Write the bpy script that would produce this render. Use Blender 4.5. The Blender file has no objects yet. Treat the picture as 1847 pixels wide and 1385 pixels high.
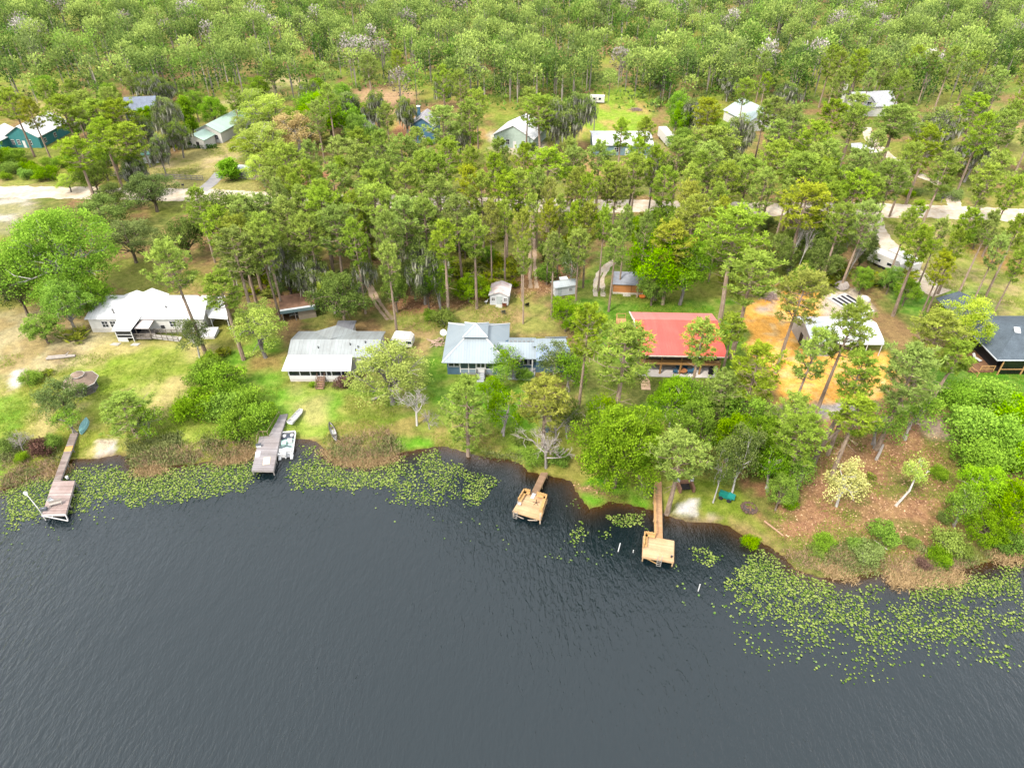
import bpy, math, random
import numpy as np
from mathutils import Vector, Matrix

sc = bpy.context.scene
COL = sc.collection
R = math.radians
PI = math.pi

# ------------------------------------------------------------------ camera
CAM_H, TILT, FPX, CX, CY = 70.0, R(37.5), 1231.0, 923.5, 692.5
cam_d = bpy.data.cameras.new('camera')
cam = bpy.data.objects.new('camera', cam_d); COL.objects.link(cam)
cam.location = (0, 0, CAM_H)
cam.rotation_euler = (PI / 2 - TILT, 0, 0)
cam_d.sensor_fit = 'HORIZONTAL'; cam_d.sensor_width = 36.0
cam_d.lens = 36.0 * FPX / 1847.0
cam_d.clip_start = 1.0; cam_d.clip_end = 9000.0
sc.camera = cam

# ------------------------------------------------------------------ light
EXPOSURE = 2.1
SUN_EL, SUN_AZ = R(50), R(-138)          # azimuth: 0 = +Y, clockwise positive
wd = bpy.data.worlds.new('World'); sc.world = wd; wd.use_nodes = True
nt = wd.node_tree
sky = nt.nodes.new('ShaderNodeTexSky'); sky.sky_type = 'NISHITA'
sky.sun_disc = False; sky.sun_elevation = SUN_EL; sky.sun_rotation = SUN_AZ
sky.air_density = 1.0; sky.dust_density = 6.0; sky.ozone_density = 0.6
bg = nt.nodes['Background']; bg.inputs['Strength'].default_value = 0.145
# thin bright overcast: broken white cloud veils most of the blue
tcw = nt.nodes.new('ShaderNodeTexCoord'); cn = nt.nodes.new('ShaderNodeTexNoise')
nt.links.new(tcw.outputs['Generated'], cn.inputs['Vector']); cn.inputs['Scale'].default_value = 2.4; cn.inputs['Detail'].default_value = 6
cmr = nt.nodes.new('ShaderNodeMapRange'); nt.links.new(cn.outputs['Fac'], cmr.inputs['Value'])
for k_, v_ in (('From Min', .3), ('From Max', .6), ('To Min', .62), ('To Max', .95)): cmr.inputs[k_].default_value = v_
cmx = nt.nodes.new('ShaderNodeMix'); cmx.data_type = 'RGBA'
nt.links.new(cmr.outputs[0], cmx.inputs[0]); nt.links.new(sky.outputs[0], cmx.inputs[6]); cmx.inputs[7].default_value = (5.6, 5.75, 6.0, 1)
nt.links.new(cmx.outputs[2], bg.inputs[0])
sd = bpy.data.lights.new('sun', 'SUN'); sd.energy = 2.0; sd.angle = R(9); sd.color = (1.0, 0.93, 0.82)
so = bpy.data.objects.new('sun', sd); COL.objects.link(so)
sv = Vector((math.sin(SUN_AZ) * math.cos(SUN_EL), math.cos(SUN_AZ) * math.cos(SUN_EL), math.sin(SUN_EL)))
so.rotation_euler = (-sv).to_track_quat('-Z', 'Y').to_euler()
so.location = (0, 0, 200)
vs = sc.view_settings
vs.view_transform = 'Standard'; vs.look = 'None'; vs.gamma = 1.0; vs.exposure = EXPOSURE
vs.use_curve_mapping = False
sc.render.engine = 'CYCLES'
sc.cycles.max_bounces = 5; sc.cycles.diffuse_bounces = 3; sc.cycles.glossy_bounces = 2
sc.cycles.transmission_bounces = 2; sc.cycles.transparent_max_bounces = 4
sc.cycles.use_denoising = False if False else sc.cycles.use_denoising

# ------------------------------------------------------------------ colour
K = 0.37
def lin1(c):
    c /= 255.0
    return c / 12.92 if c <= 0.04045 else ((c + 0.055) / 1.055) ** 2.4
def C(r, g, b, k=K):
    return (min(.82, lin1(r) * k), min(.82, lin1(g) * k), min(.82, lin1(b) * k))

# ------------------------------------------------------------------ node helpers
class NG:
    def __init__(s, name):
        s.m = bpy.data.materials.new(name); s.m.use_nodes = True
        s.t = s.m.node_tree; s.t.nodes.clear()
        s.out = s.n('ShaderNodeOutputMaterial')
    def n(s, typ, **kw):
        nd = s.t.nodes.new(typ)
        for k, v in kw.items(): setattr(nd, k, v)
        return nd
    def l(s, a, b): s.t.links.new(a, b)
    def put(s, sock, v):
        if hasattr(v, 'is_linked') or hasattr(v, 'links'): s.l(v, sock)
        else: sock.default_value = v
    def math(s, op, a, b=None, c=None, clamp=False):
        nd = s.n('ShaderNodeMath', operation=op); nd.use_clamp = clamp
        for i, v in enumerate((a, b, c)):
            if v is not None: s.put(nd.inputs[i], v)
        return nd.outputs[0]
    def noise(s, vec, scale, detail=4.0, rough=0.6, dist=0.0):
        nd = s.n('ShaderNodeTexNoise'); s.l(vec, nd.inputs['Vector'])
        nd.inputs['Scale'].default_value = scale; nd.inputs['Detail'].default_value = detail
        nd.inputs['Roughness'].default_value = rough; nd.inputs['Distortion'].default_value = dist
        return nd.outputs['Fac']
    def mapr(s, v, a, b, c, d):
        nd = s.n('ShaderNodeMapRange'); s.l(v, nd.inputs['Value'])
        for k, x in zip(('From Min', 'From Max', 'To Min', 'To Max'), (a, b, c, d)): nd.inputs[k].default_value = x
        return nd.outputs[0]
    def mix(s, f, a, b, mode='MIX'):
        nd = s.n('ShaderNodeMix', data_type='RGBA', blend_type=mode)
        s.put(nd.inputs[0], f)
        for i, v in ((6, a), (7, b)):
            if isinstance(v, tuple): nd.inputs[i].default_value = (*v[:3], 1)
            else: s.l(v, nd.inputs[i])
        return nd.outputs[2]
    def scalecol(s, col, f):
        nd = s.n('ShaderNodeVectorMath', operation='SCALE')
        if isinstance(col, tuple): nd.inputs[0].default_value = col[:3]
        else: s.l(col, nd.inputs[0])
        s.put(nd.inputs['Scale'], f)
        return nd.outputs[0]
    def bump(s, h, strength=.3, dist=.05):
        nd = s.n('ShaderNodeBump'); nd.inputs['Strength'].default_value = strength
        nd.inputs['Distance'].default_value = dist; s.l(h, nd.inputs['Height'])
        return nd.outputs[0]
    def coord(s, which='Object'):
        return s.n('ShaderNodeTexCoord').outputs[which]
    def mapping(s, vec, scale=(1, 1, 1), rot=(0, 0, 0)):
        nd = s.n('ShaderNodeMapping'); s.l(vec, nd.inputs[0])
        nd.inputs['Scale'].default_value = scale; nd.inputs['Rotation'].default_value = rot
        return nd.outputs[0]
    def principled(s, col, rough=.7, spec=.3, metal=0.0, normal=None):
        p = s.n('ShaderNodeBsdfPrincipled')
        if isinstance(col, tuple): p.inputs['Base Color'].default_value = (*col[:3], 1)
        else: s.l(col, p.inputs['Base Color'])
        s.put(p.inputs['Roughness'], rough)
        p.inputs['Specular IOR Level'].default_value = spec; p.inputs['Metallic'].default_value = metal
        if normal is not None: s.l(normal, p.inputs['Normal'])
        s.l(p.outputs[0], s.out.inputs[0])
        return p

MATS = {}
def mat(name, rgb, rough=.7, var=.18, scale=2.5, spec=.25, bump=.15, metal=0.0, k=K):
    """plain weathered surface: two noises vary the value"""
    if name in MATS: return MATS[name]
    g = NG(name); v = g.coord()
    a = g.noise(v, scale, 5); b = g.noise(v, scale * 9, 3)
    f = g.math('ADD', g.mapr(a, .25, .75, 1 - var, 1 + var), g.mapr(b, .25, .75, -var * .5, var * .5))
    g.principled(g.scalecol(C(*rgb, k=k), f), rough, spec, metal, g.bump(b, bump, .03) if bump else None)
    MATS[name] = g.m; return g.m

def roofmat(name, rgb, seam=.42, axis=0, dirt=(150, 150, 140), dirtamt=.3, rough=.45, spec=.4, k=K):
    """ribbed sheet metal roof, seams run up the slope"""
    if name in MATS: return MATS[name]
    g = NG(name); v = g.coord()
    sp = g.n('ShaderNodeSeparateXYZ'); g.l(v, sp.inputs[0])
    x = sp.outputs[axis]
    fr = g.math('FRACT', g.math('DIVIDE', x, seam))
    rib = g.math('LESS_THAN', fr, .16)
    sheet = g.n('ShaderNodeTexWhiteNoise', noise_dimensions='1D')
    g.l(g.math('FLOOR', g.math('DIVIDE', x, seam * 2)), sheet.inputs['W'])
    st = g.noise(g.mapping(v, (1.6, .25, .6) if axis == 0 else (.25, 1.6, .6)), 1.0, 5, .65)
    pat = g.noise(v, .35, 4)
    col = g.mix(g.math('MULTIPLY', g.mapr(g.math('MULTIPLY', st, pat), .18, .5, 0, 1), dirtamt, clamp=True), C(*rgb, k=k), C(*dirt, k=k))
    need = g.math('MULTIPLY', g.mapr(g.noise(v, 1.1, 6, .75), .60, .70, 0, .55), g.mapr(g.noise(v, 9, 3, .7), .45, .6, 0, 1))
    col = g.mix(need, col, C(150, 128, 100, k=k))
    f = g.math('ADD', g.math('MULTIPLY_ADD', sheet.outputs[0], .10, .95), g.math('MULTIPLY', rib, -.14))
    g.principled(g.scalecol(col, f), rough, spec, 0, g.bump(rib, .5, .03))
    MATS[name] = g.m; return g.m

def shingle(name, rgb, k=K):
    if name in MATS: return MATS[name]
    g = NG(name); v = g.coord()
    br = g.n('ShaderNodeTexBrick'); g.l(g.mapping(v, (1, 1, 1)), br.inputs['Vector'])
    br.inputs['Scale'].default_value = 3.0; br.inputs['Mortar Size'].default_value = .02
    c = C(*rgb, k=k)
    br.inputs['Color1'].default_value = (*[x * 1.15 for x in c], 1); br.inputs['Color2'].default_value = (*[x * .8 for x in c], 1)
    br.inputs['Mortar'].default_value = (*[x * .6 for x in c], 1)
    f = g.mapr(g.noise(v, .7, 6, .7), .25, .75, .75, 1.3)
    g.principled(g.scalecol(br.outputs[0], f), .9, .15)
    MATS[name] = g.m; return g.m

def siding(name, rgb, board=.2, var=.12, k=K, vertical=False):
    if name in MATS: return MATS[name]
    g = NG(name); v = g.coord()
    sp = g.n('ShaderNodeSeparateXYZ'); g.l(v, sp.inputs[0])
    z = g.math('ADD', sp.outputs[0], sp.outputs[1]) if vertical else sp.outputs[2]
    fr = g.math('FRACT', g.math('DIVIDE', z, board))
    gap = g.math('LESS_THAN', fr, .14)
    f = g.math('ADD', g.mapr(g.noise(v, 1.2, 5), .25, .75, 1 - var, 1 + var), g.math('MULTIPLY', gap, -.18))
    g.principled(g.scalecol(C(*rgb, k=k), f), .7, .25, 0, g.bump(fr, .25, .03))
    MATS[name] = g.m; return g.m

def planks(name, rgb, width=.15, axis=1, var=.22, rgb2=None, k=K):
    """boards laid across `axis`, each with its own tone, dark gaps, grain"""
    if name in MATS: return MATS[name]
    g = NG(name); v = g.coord()
    sp = g.n('ShaderNodeSeparateXYZ'); g.l(v, sp.inputs[0])
    y = g.math('DIVIDE', sp.outputs[axis], width)
    wn = g.n('ShaderNodeTexWhiteNoise', noise_dimensions='1D'); g.l(g.math('FLOOR', y), wn.inputs['W'])
    gap = g.math('LESS_THAN', g.math('FRACT', y), .10)
    grain = g.noise(g.mapping(v, (2, 14, 2) if axis == 1 else (14, 2, 2)), 1.0, 4)
    f = g.math('ADD', g.math('MULTIPLY_ADD', wn.outputs[0], 2 * var, 1 - var), g.math('MULTIPLY', gap, -.5))
    f = g.math('ADD', f, g.mapr(grain, .2, .8, -.14, .14))
    big = g.noise(v, .55, 4)
    col = g.mix(g.mapr(big, .4, .65, 0, .8), C(*rgb, k=k), C(*(rgb2 or rgb), k=k))
    g.principled(g.scalecol(col, f), .85, .15, 0, g.bump(gap, -.3, .02))
    MATS[name] = g.m; return g.m

def glass(name='window_glass', rgb=(45, 55, 66)):
    if name in MATS: return MATS[name]
    g = NG(name); g.principled(C(*rgb), .08, .5); MATS[name] = g.m; return g.m

# ------------------------------------------------------------------ object helpers
def name_mesh(name): return bpy.data.meshes.new(name)
def link(name, me, parent=None):
    o = bpy.data.objects.new(name, me); COL.objects.link(o)
    if parent is not None: o.parent = parent
    return o
def tag(o, label=None, cat=None, group=None, kind=None):
    if label: o['label'] = label
    if cat: o['category'] = cat
    if group: o['group'] = group
    if kind: o['kind'] = kind
    return o
def thing(name, label, cat, loc=(0, 0, 0), rz=0.0, group=None, scale=None):
    o = bpy.data.objects.new(name, None); COL.objects.link(o)
    o.empty_display_size = .5
    o.location = loc; o.rotation_euler = (0, 0, rz)
    if scale is not None: o.scale = scale
    return tag(o, label, cat, group)

class MB:
    def __init__(s): s.v, s.f, s.mi = [], [], []
    def add(s, vs_, fs, m=0):
        b = len(s.v); s.v += [tuple(p) for p in vs_]
        s.f += [tuple(b + i for i in f) for f in fs]; s.mi += [m] * len(fs); return s
    def hexa(s, p, m=0):   # 8 points: bottom 4 ccw, top 4 ccw
        return s.add(p, [(3, 2, 1, 0), (4, 5, 6, 7), (0, 1, 5, 4), (1, 2, 6, 5), (2, 3, 7, 6), (3, 0, 4, 7)], m)
    def box(s, x0, x1, y0, y1, z0, z1, m=0):
        return s.hexa([(x0, y0, z0), (x1, y0, z0), (x1, y1, z0), (x0, y1, z0), (x0, y0, z1), (x1, y0, z1), (x1, y1, z1), (x0, y1, z1)], m)
    def slab(s, quad, t=.12, m=0):   # quad ccw from above, thickness downwards
        n = len(quad)
        vs_ = [(x, y, z - t) for x, y, z in quad] + [tuple(q) for q in quad]
        fs = [tuple(range(n - 1, -1, -1)), tuple(range(n, 2 * n))] + [(i, (i + 1) % n, n + (i + 1) % n, n + i) for i in range(n)]
        return s.add(vs_, fs, m)
    def tube(s, p, q, r0, r1=None, n=6, m=0): return s.path([p, q], [r0, r0 if r1 is None else r1], n, m)
    def path(s, pts, rad, n=6, m=0, cap=True):
        b = len(s.v); k = len(pts)
        for i, p in enumerate(pts):
            a = Vector(pts[max(0, i - 1)]); c = Vector(pts[min(k - 1, i + 1)])
            d = (c - a).normalized() if (c - a).length > 1e-6 else Vector((0, 0, 1))
            u = d.orthogonal().normalized() if i == 0 else (u - d * u.dot(d)).normalized()
            w = d.cross(u)
            for j in range(n):
                t = 2 * PI * j / n
                s.v.append(tuple(Vector(p) + (u * math.cos(t) + w * math.sin(t)) * rad[i]))
        for i in range(k - 1):
            for j in range(n):
                s.f.append((b + i * n + j, b + i * n + (j + 1) % n, b + (i + 1) * n + (j + 1) % n, b + (i + 1) * n + j)); s.mi.append(m)
        if cap:
            s.f.append(tuple(b + j for j in range(n - 1, -1, -1))); s.mi.append(m)
            s.f.append(tuple(b + (k - 1) * n + j for j in range(n))); s.mi.append(m)
        return s
    def prism(s, poly, y0, y1, m=0):   # poly in xz (ccw seen from -y), extruded along y
        n = len(poly)
        vs_ = [(x, y0, z) for x, z in poly] + [(x, y1, z) for x, z in poly]
        fs = [tuple(range(n)), tuple(range(2 * n - 1, n - 1, -1))] + [((i + 1) % n, i, n + i, n + (i + 1) % n) for i in range(n)]
        return s.add(vs_, fs, m)
    def prismx(s, poly, x0, x1, m=0):  # poly in yz extruded along x
        n = len(poly)
        vs_ = [(x0, y, z) for y, z in poly] + [(x1, y, z) for y, z in poly]
        fs = [tuple(range(n - 1, -1, -1)), tuple(range(n, 2 * n))] + [(i, (i + 1) % n, n + (i + 1) % n, n + i) for i in range(n)]
        return s.add(vs_, fs, m)
    def disc(s, c, r, h, n=16, m=0):
        return s.path([c, (c[0], c[1], c[2] + h)], [r, r], n, m)
    def mesh(s, name, mats):
        me = name_mesh(name); me.from_pydata(s.v, [], s.f)
        if not isinstance(mats, (list, tuple)): mats = [mats]
        for m in mats: me.materials.append(m)
        if len(mats) > 1: me.polygons.foreach_set('material_index', s.mi)
        me.update(); return me
    def build(s, name, mats, parent=None, smooth=False):
        me = s.mesh(name, mats)
        if smooth: me.polygons.foreach_set('use_smooth', [True] * len(me.polygons))
        return link(name, me, parent)

# ------------------------------------------------------------------ pixels of the photograph -> places on the ground
def ray(px, py):
    x = (px - CX) / FPX; y = -(py - CY) / FPX
    return x, math.cos(TILT) + y * math.sin(TILT), -math.sin(TILT) + y * math.cos(TILT)
def P(px, py, z=1.0):
    dx, dy, dz = ray(px, py); s = (z - CAM_H) / dz
    return dx * s, dy * s
def PP(pts, z=1.0): return [P(a, b, z) for a, b in pts]
def depth(x, y, z): return y * math.cos(TILT) + (CAM_H - z) * math.sin(TILT)
def proj(x, y, z):
    d = depth(x, y, z); v = y * math.sin(TILT) - (CAM_H - z) * math.cos(TILT)
    return CX + FPX * x / d, CY - FPX * v / d
def mpp(x, y, z): return depth(x, y, z) / FPX     # metres per photo pixel
# ------------------------------------------------------------------ shoreline and terrain
SHORE_PX = [(-120, 930), (-60, 900), (0, 886), (35, 872), (62, 858), (95, 850), (112, 840), (132, 828), (160, 829), (190, 826), (206, 822), (232, 823),
    (236, 842), (262, 848), (300, 842), (345, 838), (400, 830), (440, 822), (462, 812), (500, 806), (520, 806), (535, 792), (566, 796), (578, 806), (592, 822), (625, 834),
    (665, 836), (700, 830), (722, 818), (752, 812), (780, 808), (800, 806), (822, 812), (845, 820), (880, 826), (915, 829), (938, 838), (952, 852),
    (972, 856), (1000, 862), (1028, 868), (1036, 884), (1048, 902), (1062, 919), (1080, 915), (1100, 906), (1130, 910), (1162, 918),
    (1190, 926), (1215, 936), (1245, 943), (1285, 945), (1310, 948), (1330, 962), (1348, 972), (1382, 984), (1412, 1004), (1432, 1028),
    (1480, 1044), (1530, 1042), (1580, 1036), (1630, 1044), (1680, 1042), (1725, 1030), (1760, 1022), (1800, 1010), (1847, 996), (1930, 985), (2050, 990)]
SHORE = PP(SHORE_PX, 0.0)
LAND = np.array([(-2500.0, SHORE[0][1] - 5)] + SHORE + [(2500.0, SHORE[-1][1] - 8), (2500, 6000), (-2500, 6000)])

def inside(poly, X, Y):
    poly = np.asarray(poly); r = np.zeros(X.shape, bool)
    x0, y0 = poly[-1]
    for x1, y1 in poly:
        if y0 != y1:
            c = ((y0 > Y) != (y1 > Y)) & (X < (x1 - x0) * (Y - y0) / (y1 - y0) + x0)
            r ^= c
        x0, y0 = x1, y1
    return r
def segdist(poly, X, Y, closed=True):
    poly = np.asarray(poly); d = np.full(X.shape, 1e18)
    rng = range(len(poly)) if closed else range(1, len(poly))
    for i in rng:
        x0, y0 = poly[i - 1]; x1, y1 = poly[i]
        vx, vy = x1 - x0, y1 - y0; L = vx * vx + vy * vy + 1e-12
        t = np.clip(((X - x0) * vx + (Y - y0) * vy) / L, 0, 1)
        d = np.minimum(d, (X - x0 - t * vx) ** 2 + (Y - y0 - t * vy) ** 2)
    return np.sqrt(d)
def sdf(poly, X, Y):
    d = segdist(poly, X, Y); return np.where(inside(poly, X, Y), d, -d)
def sstep(a, b, x):
    t = np.clip((x - a) / (b - a), 0, 1); return t * t * (3 - 2 * t)

# cheap periodic value noise for painting zones
_rs = np.random.RandomState(7); _NT = _rs.rand(256, 256)
def vnoise(X, Y, s, o=0):
    x = X / s + 17.3 * o + 500; y = Y / s + 9.1 * o + 500
    xi = np.floor(x).astype(int); yi = np.floor(y).astype(int); fx = x - xi; fy = y - yi
    fx = fx * fx * (3 - 2 * fx); fy = fy * fy * (3 - 2 * fy)
    g = lambda a, b: _NT[(xi + a) % 256, (yi + b) % 256]
    return (g(0, 0) * (1 - fx) + g(1, 0) * fx) * (1 - fy) + (g(0, 1) * (1 - fx) + g(1, 1) * fx) * fy
def fbm(X, Y, s, o=0): return (vnoise(X, Y, s, o) + .5 * vnoise(X, Y, s / 2.1, o + 1) + .25 * vnoise(X, Y, s / 4.3, o + 2)) / 1.75

def hfun(X, Y):
    X = np.asarray(X, float); Y = np.asarray(Y, float)
    d = sdf(LAND, X, Y)
    z = np.where(d > 0, .95 * sstep(0, 7, d) + .06 * np.minimum(d, 1), np.maximum(-2.2, d * .3) - .03)
    return z + np.where(d > 2, (fbm(X, Y, 9, 3) - .5) * .18, 0)
def H(x, y): return float(hfun(np.array([x]), np.array([y]))[0])
def G(px, py):
    x, y = P(px, py, 1.0); z = H(x, y)
    x, y = P(px, py, z); z = H(x, y)
    return (x, y, z)

# ------------------------------------------------------------------ ground sheet with its real patches of grass, litter and sand
def axis(lo, hi, step, lim, grow):
    a = list(np.arange(lo, hi + 1e-6, step)); s = step
    b = [hi]; 
    while b[-1] < lim[1]: s *= grow; b.append(b[-1] + s)
    s = step; c = [lo]
    while c[-1] > lim[0]: s *= grow; c.append(c[-1] - s)
    return np.array(c[:0:-1] + a + b[1:])
gx = axis(-105, 105, .55, (-4000, 4000), 1.045)
gy = axis(44, 150, .55, (-40, 6000), 1.03)
GX, GY = np.meshgrid(gx, gy)
print('ground grid', GX.shape)
GZ = hfun(GX, GY)
n1, n2, n3 = fbm(GX, GY, 6, 11), fbm(GX, GY, 17, 21), fbm(GX, GY, 2.2, 31)
WX = GX + (fbm(GX, GY, 5, 41) - .5) * 3.0 + (vnoise(GX, GY, 1.4, 43) - .5) * 1.2
WY = GY + (fbm(GX, GY, 5, 51) - .5) * 3.0 + (vnoise(GX, GY, 1.4, 53) - .5) * 1.2
def cc(r, g, b): return np.array(C(r, g, b))
def lerp(a, b, t): return a + (b - a) * t[..., None]
GRASS, LAWN, STRAW, OLIVE = cc(122, 172, 48), cc(104, 160, 36), cc(206, 192, 126), cc(152, 162, 64)
LITTER, LITTER2, RUST = cc(158, 128, 90), cc(120, 132, 62), cc(172, 120, 92)
SAND, WHITE, ORANGE, MUD = cc(232, 218, 196), cc(236, 230, 224), np.minimum(.8, cc(255, 186, 88) * 1.22), cc(120, 96, 56)
col = lerp(np.broadcast_to(LITTER, GX.shape + (3,)), np.broadcast_to(LITTER2, GX.shape + (3,)), sstep(.35, .6, n1))
col = lerp(col, np.broadcast_to(OLIVE, col.shape), .75 * sstep(.45, .62, n2))
col = lerp(col, np.broadcast_to(GRASS, col.shape), sstep(190, 260, GY) * .35 * sstep(.45, .65, n1))
def zone(pts, a, b=None, thr=(.42, .6), soft=2.5, amt=1.0, noise=None, warp=True):
    """paint polygon pts (photo pixels) with soil/grass a broken by b where the noise is high"""
    global col
    poly = PP(pts, 1.0)
    d = sdf(poly, WX, WY) if warp else sdf(poly, GX, GY)
    w = sstep(-soft * .5, soft * .5, d) * amt
    c = np.broadcast_to(a, col.shape)
    if b is not None: c = lerp(c, np.broadcast_to(b, col.shape), sstep(thr[0], thr[1], n1 if noise is None else noise))
    col = col * (1 - w[..., None]) + c * w[..., None]
mixn = .6 * n1 + .4 * n3
# yards along the lake
zone([(-120, 560), (110, 600), (150, 610), (410, 622), (440, 650), (470, 760), (470, 830), (230, 850), (-140, 930)], OLIVE, STRAW, (.40, .66), 4, noise=mixn)
zone([(120, 640), (330, 625), (420, 690), (430, 760), (330, 830), (170, 760)], cc(148, 176, 60), STRAW, (.5, .74), 6, .85, noise=n1)
zone([(-80, 700), (40, 720), (60, 790), (0, 860), (-100, 880)], cc(134, 178, 58), OLIVE, (.45, .65), 5)
zone([(-60, 570), (130, 545), (200, 600), (140, 660), (30, 690), (-60, 680)], cc(190, 166, 122), cc(206, 192, 150), (.4, .6), 5, .85)
zone([(20, 670), (44, 668), (36, 700), (18, 700)], WHITE, None, soft=1.2)
zone([(400, 640), (500, 600), (520, 690), (640, 700), (790, 690), (800, 630), (830, 680), (960, 690), (960, 830), (800, 806), (560, 800), (470, 800), (430, 740)], GRASS, cc(172, 166, 96), (.47, .68), 4, noise=mixn)
zone([(410, 640), (505, 650), (520, 700), (640, 712), (690, 740), (600, 780), (470, 760), (420, 700)], cc(122, 176, 50), cc(168, 172, 84), (.5, .7), 5, .85)
zone([(545, 690), (600, 700), (590, 760), (540, 790), (520, 760)], cc(206, 190, 128), cc(150, 176, 70), (.42, .6), 4, .7)
zone([(575, 760), (760, 740), (900, 760), (930, 826), (800, 800), (600, 815)], cc(170, 146, 92), cc(132, 160, 56), (.42, .58), 4, .8, noise=mixn)
zone([(696, 788), (775, 782), (790, 806), (720, 812)], cc(104, 172, 34), None, soft=2.5)
zone([(770, 640), (800, 600), (798, 690), (960, 690), (940, 770), (860, 740), (790, 740), (765, 700)], LAWN, cc(120, 160, 60), (.5, .7), 4)
zone([(700, 560), (880, 555), (1010, 540), (1015, 600), (930, 612), (800, 585), (770, 640), (700, 600)], cc(164, 168, 88), cc(188, 162, 112), (.42, .62), 4, noise=mixn)
zone([(1010, 500), (1095, 470), (1110, 540), (1330, 540), (1345, 660), (1310, 680), (1180, 690), (1130, 700), (1080, 690), (1060, 600)], cc(102, 152, 40), cc(138, 158, 66), (.46, .64), 4)
zone([(1050, 690), (1330, 680), (1360, 730), (1290, 760), (1060, 780)], cc(104, 150, 44), LITTER2, (.46, .62), 4)
zone([(1640, 660), (1930, 655), (1930, 800), (1700, 720)], cc(96, 156, 40), cc(112, 160, 56), (.5, .7), 3)
zone([(1585, 396), (1930, 396), (1930, 640), (1790, 560), (1690, 520), (1650, 470), (1600, 440)], cc(158, 166, 80), cc(196, 178, 124), (.46, .66), 5, noise=mixn)
zone([(1690, 520), (1780, 520), (1800, 560), (1740, 560)], cc(110, 170, 54), None, soft=4, amt=.7)
zone([(1700, 420), (1930, 470), (1930, 530), (1780, 480)], cc(170, 120, 78), cc(150, 140, 80), (.4, .6), 4, .8)
zone([(1620, 500), (1690, 545), (1640, 570), (1600, 540)], cc(110, 176, 52), None, soft=3, amt=.8)
# behind the mobile home, by the road
zone([(200, 470), (310, 440), (340, 480), (420, 530), (410, 540), (260, 520), (190, 540)], cc(168, 148, 92), cc(150, 158, 72), (.4, .6), 4, noise=mixn)
zone([(-120, 300), (100, 320), (110, 345), (-120, 345)], cc(176, 160, 106), cc(160, 170, 80), (.42, .6), 4)
zone([(-120, 350), (60, 356), (60, 380), (30, 420), (-120, 430)], cc(214, 208, 196), cc(166, 164, 118), (.44, .62), 5)
zone([(255, 310), (330, 275), (385, 255), (430, 250), (425, 310), (385, 335), (290, 335)], cc(182, 172, 108), cc(204, 184, 138), (.44, .64), 4, noise=mixn)
zone([(400, 205), (470, 170), (560, 150), (500, 130), (400, 175)], cc(168, 182, 92), cc(204, 188, 140), (.46, .62), 5)
zone([(40, 150), (110, 160), (130, 240), (95, 260), (70, 210)], cc(176, 186, 84), STRAW, (.5, .65), 4)
zone([(300, 330), (470, 330), (480, 345), (300, 342)], cc(178, 172, 104), None, soft=3)
zone([(500, 300), (600, 300), (640, 360), (480, 350)], cc(186, 136, 104), cc(160, 140, 90), (.4, .6), 4, .8)
zone([(640, 160), (760, 165), (720, 210), (660, 205)], cc(196, 160, 124), None, soft=5)
zone([(725, 215), (760, 205), (752, 250), (735, 265), (700, 250)], cc(190, 134, 96), None, soft=3)
zone([(830, 200), (890, 210), (890, 300), (850, 340), (850, 270)], cc(178, 146, 92), cc(150, 160, 70), (.45, .6), 4)
zone([(885, 240), (960, 245), (985, 260), (975, 290), (915, 275), (885, 265)], cc(226, 214, 192), None, soft=3)
zone([(1035, 200), (1080, 160), (1180, 160), (1175, 210), (1150, 240), (1060, 240), (1040, 260)], cc(152, 186, 58), cc(196, 174, 102), (.5, .68), 5, noise=mixn)
zone([(1040, 260), (1068, 235), (1066, 275), (1090, 320), (1050, 330)], cc(188, 152, 104), OLIVE, (.45, .65), 4)
zone([(1170, 250), (1215, 260), (1190, 340), (1150, 330)], cc(176, 168, 108), None, soft=4, amt=.8)
zone([(1300, 340), (1500, 345), (1500, 368), (1300, 364)], cc(184, 148, 106), OLIVE, (.45, .6), 3, .9)
zone([(1590, 350), (1740, 355), (1740, 374), (1590, 370)], cc(178, 160, 100), OLIVE, (.42, .6), 3, .9)
zone([(1690, 180), (1860, 200), (1900, 280), (1740, 290), (1720, 230)], cc(160, 164, 84), cc(186, 156, 110), (.45, .65), 5)
zone([(1560, 130), (1700, 130), (1690, 190), (1590, 190)], cc(156, 170, 84), None, soft=6, amt=.8)
zone([(860, 380), (1100, 382), (1100, 400), (860, 396)], cc(160, 158, 80), cc(118, 158, 48), (.42, .6), 3, .9)
zone([(1060, 395), (1130, 395), (1150, 500), (1090, 500), (1060, 440)], cc(112, 150, 52), LITTER, (.5, .65), 4, .8)
# litter floors
zone([(690, 540), (830, 520), (900, 470), (990, 480), (1010, 520), (880, 545), (720, 570)], cc(172, 126, 94), cc(150, 150, 80), (.5, .7), 3, .9)
zone([(975, 470), (1060, 470), (1050, 505), (985, 505)], cc(176, 122, 96), None, soft=3)
zone([(1380, 770), (1560, 700), (1700, 740), (1740, 820), (1720, 960), (1690, 1000), (1480, 1010), (1380, 960), (1300, 900), (1330, 830)], cc(164, 122, 90), cc(124, 128, 62), (.45, .58), 4, noise=mixn)
zone([(1470, 860), (1680, 850), (1690, 970), (1450, 985), (1420, 940)], cc(178, 132, 102), cc(134, 128, 70), (.46, .62), 4, .8, noise=n3)
zone([(1240, 860), (1330, 850), (1360, 930), (1400, 960), (1360, 975), (1320, 945), (1260, 935)], cc(138, 138, 66), cc(126, 150, 44), (.45, .62), 3, .9)
zone([(1330, 930), (1400, 975), (1395, 1000), (1340, 968)], cc(136, 152, 48), cc(168, 142, 100), (.45, .6), 2, .9)
zone([(1655, 750), (1710, 755), (1715, 790), (1670, 785)], cc(192, 170, 156), None, soft=3, amt=.85)
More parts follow.
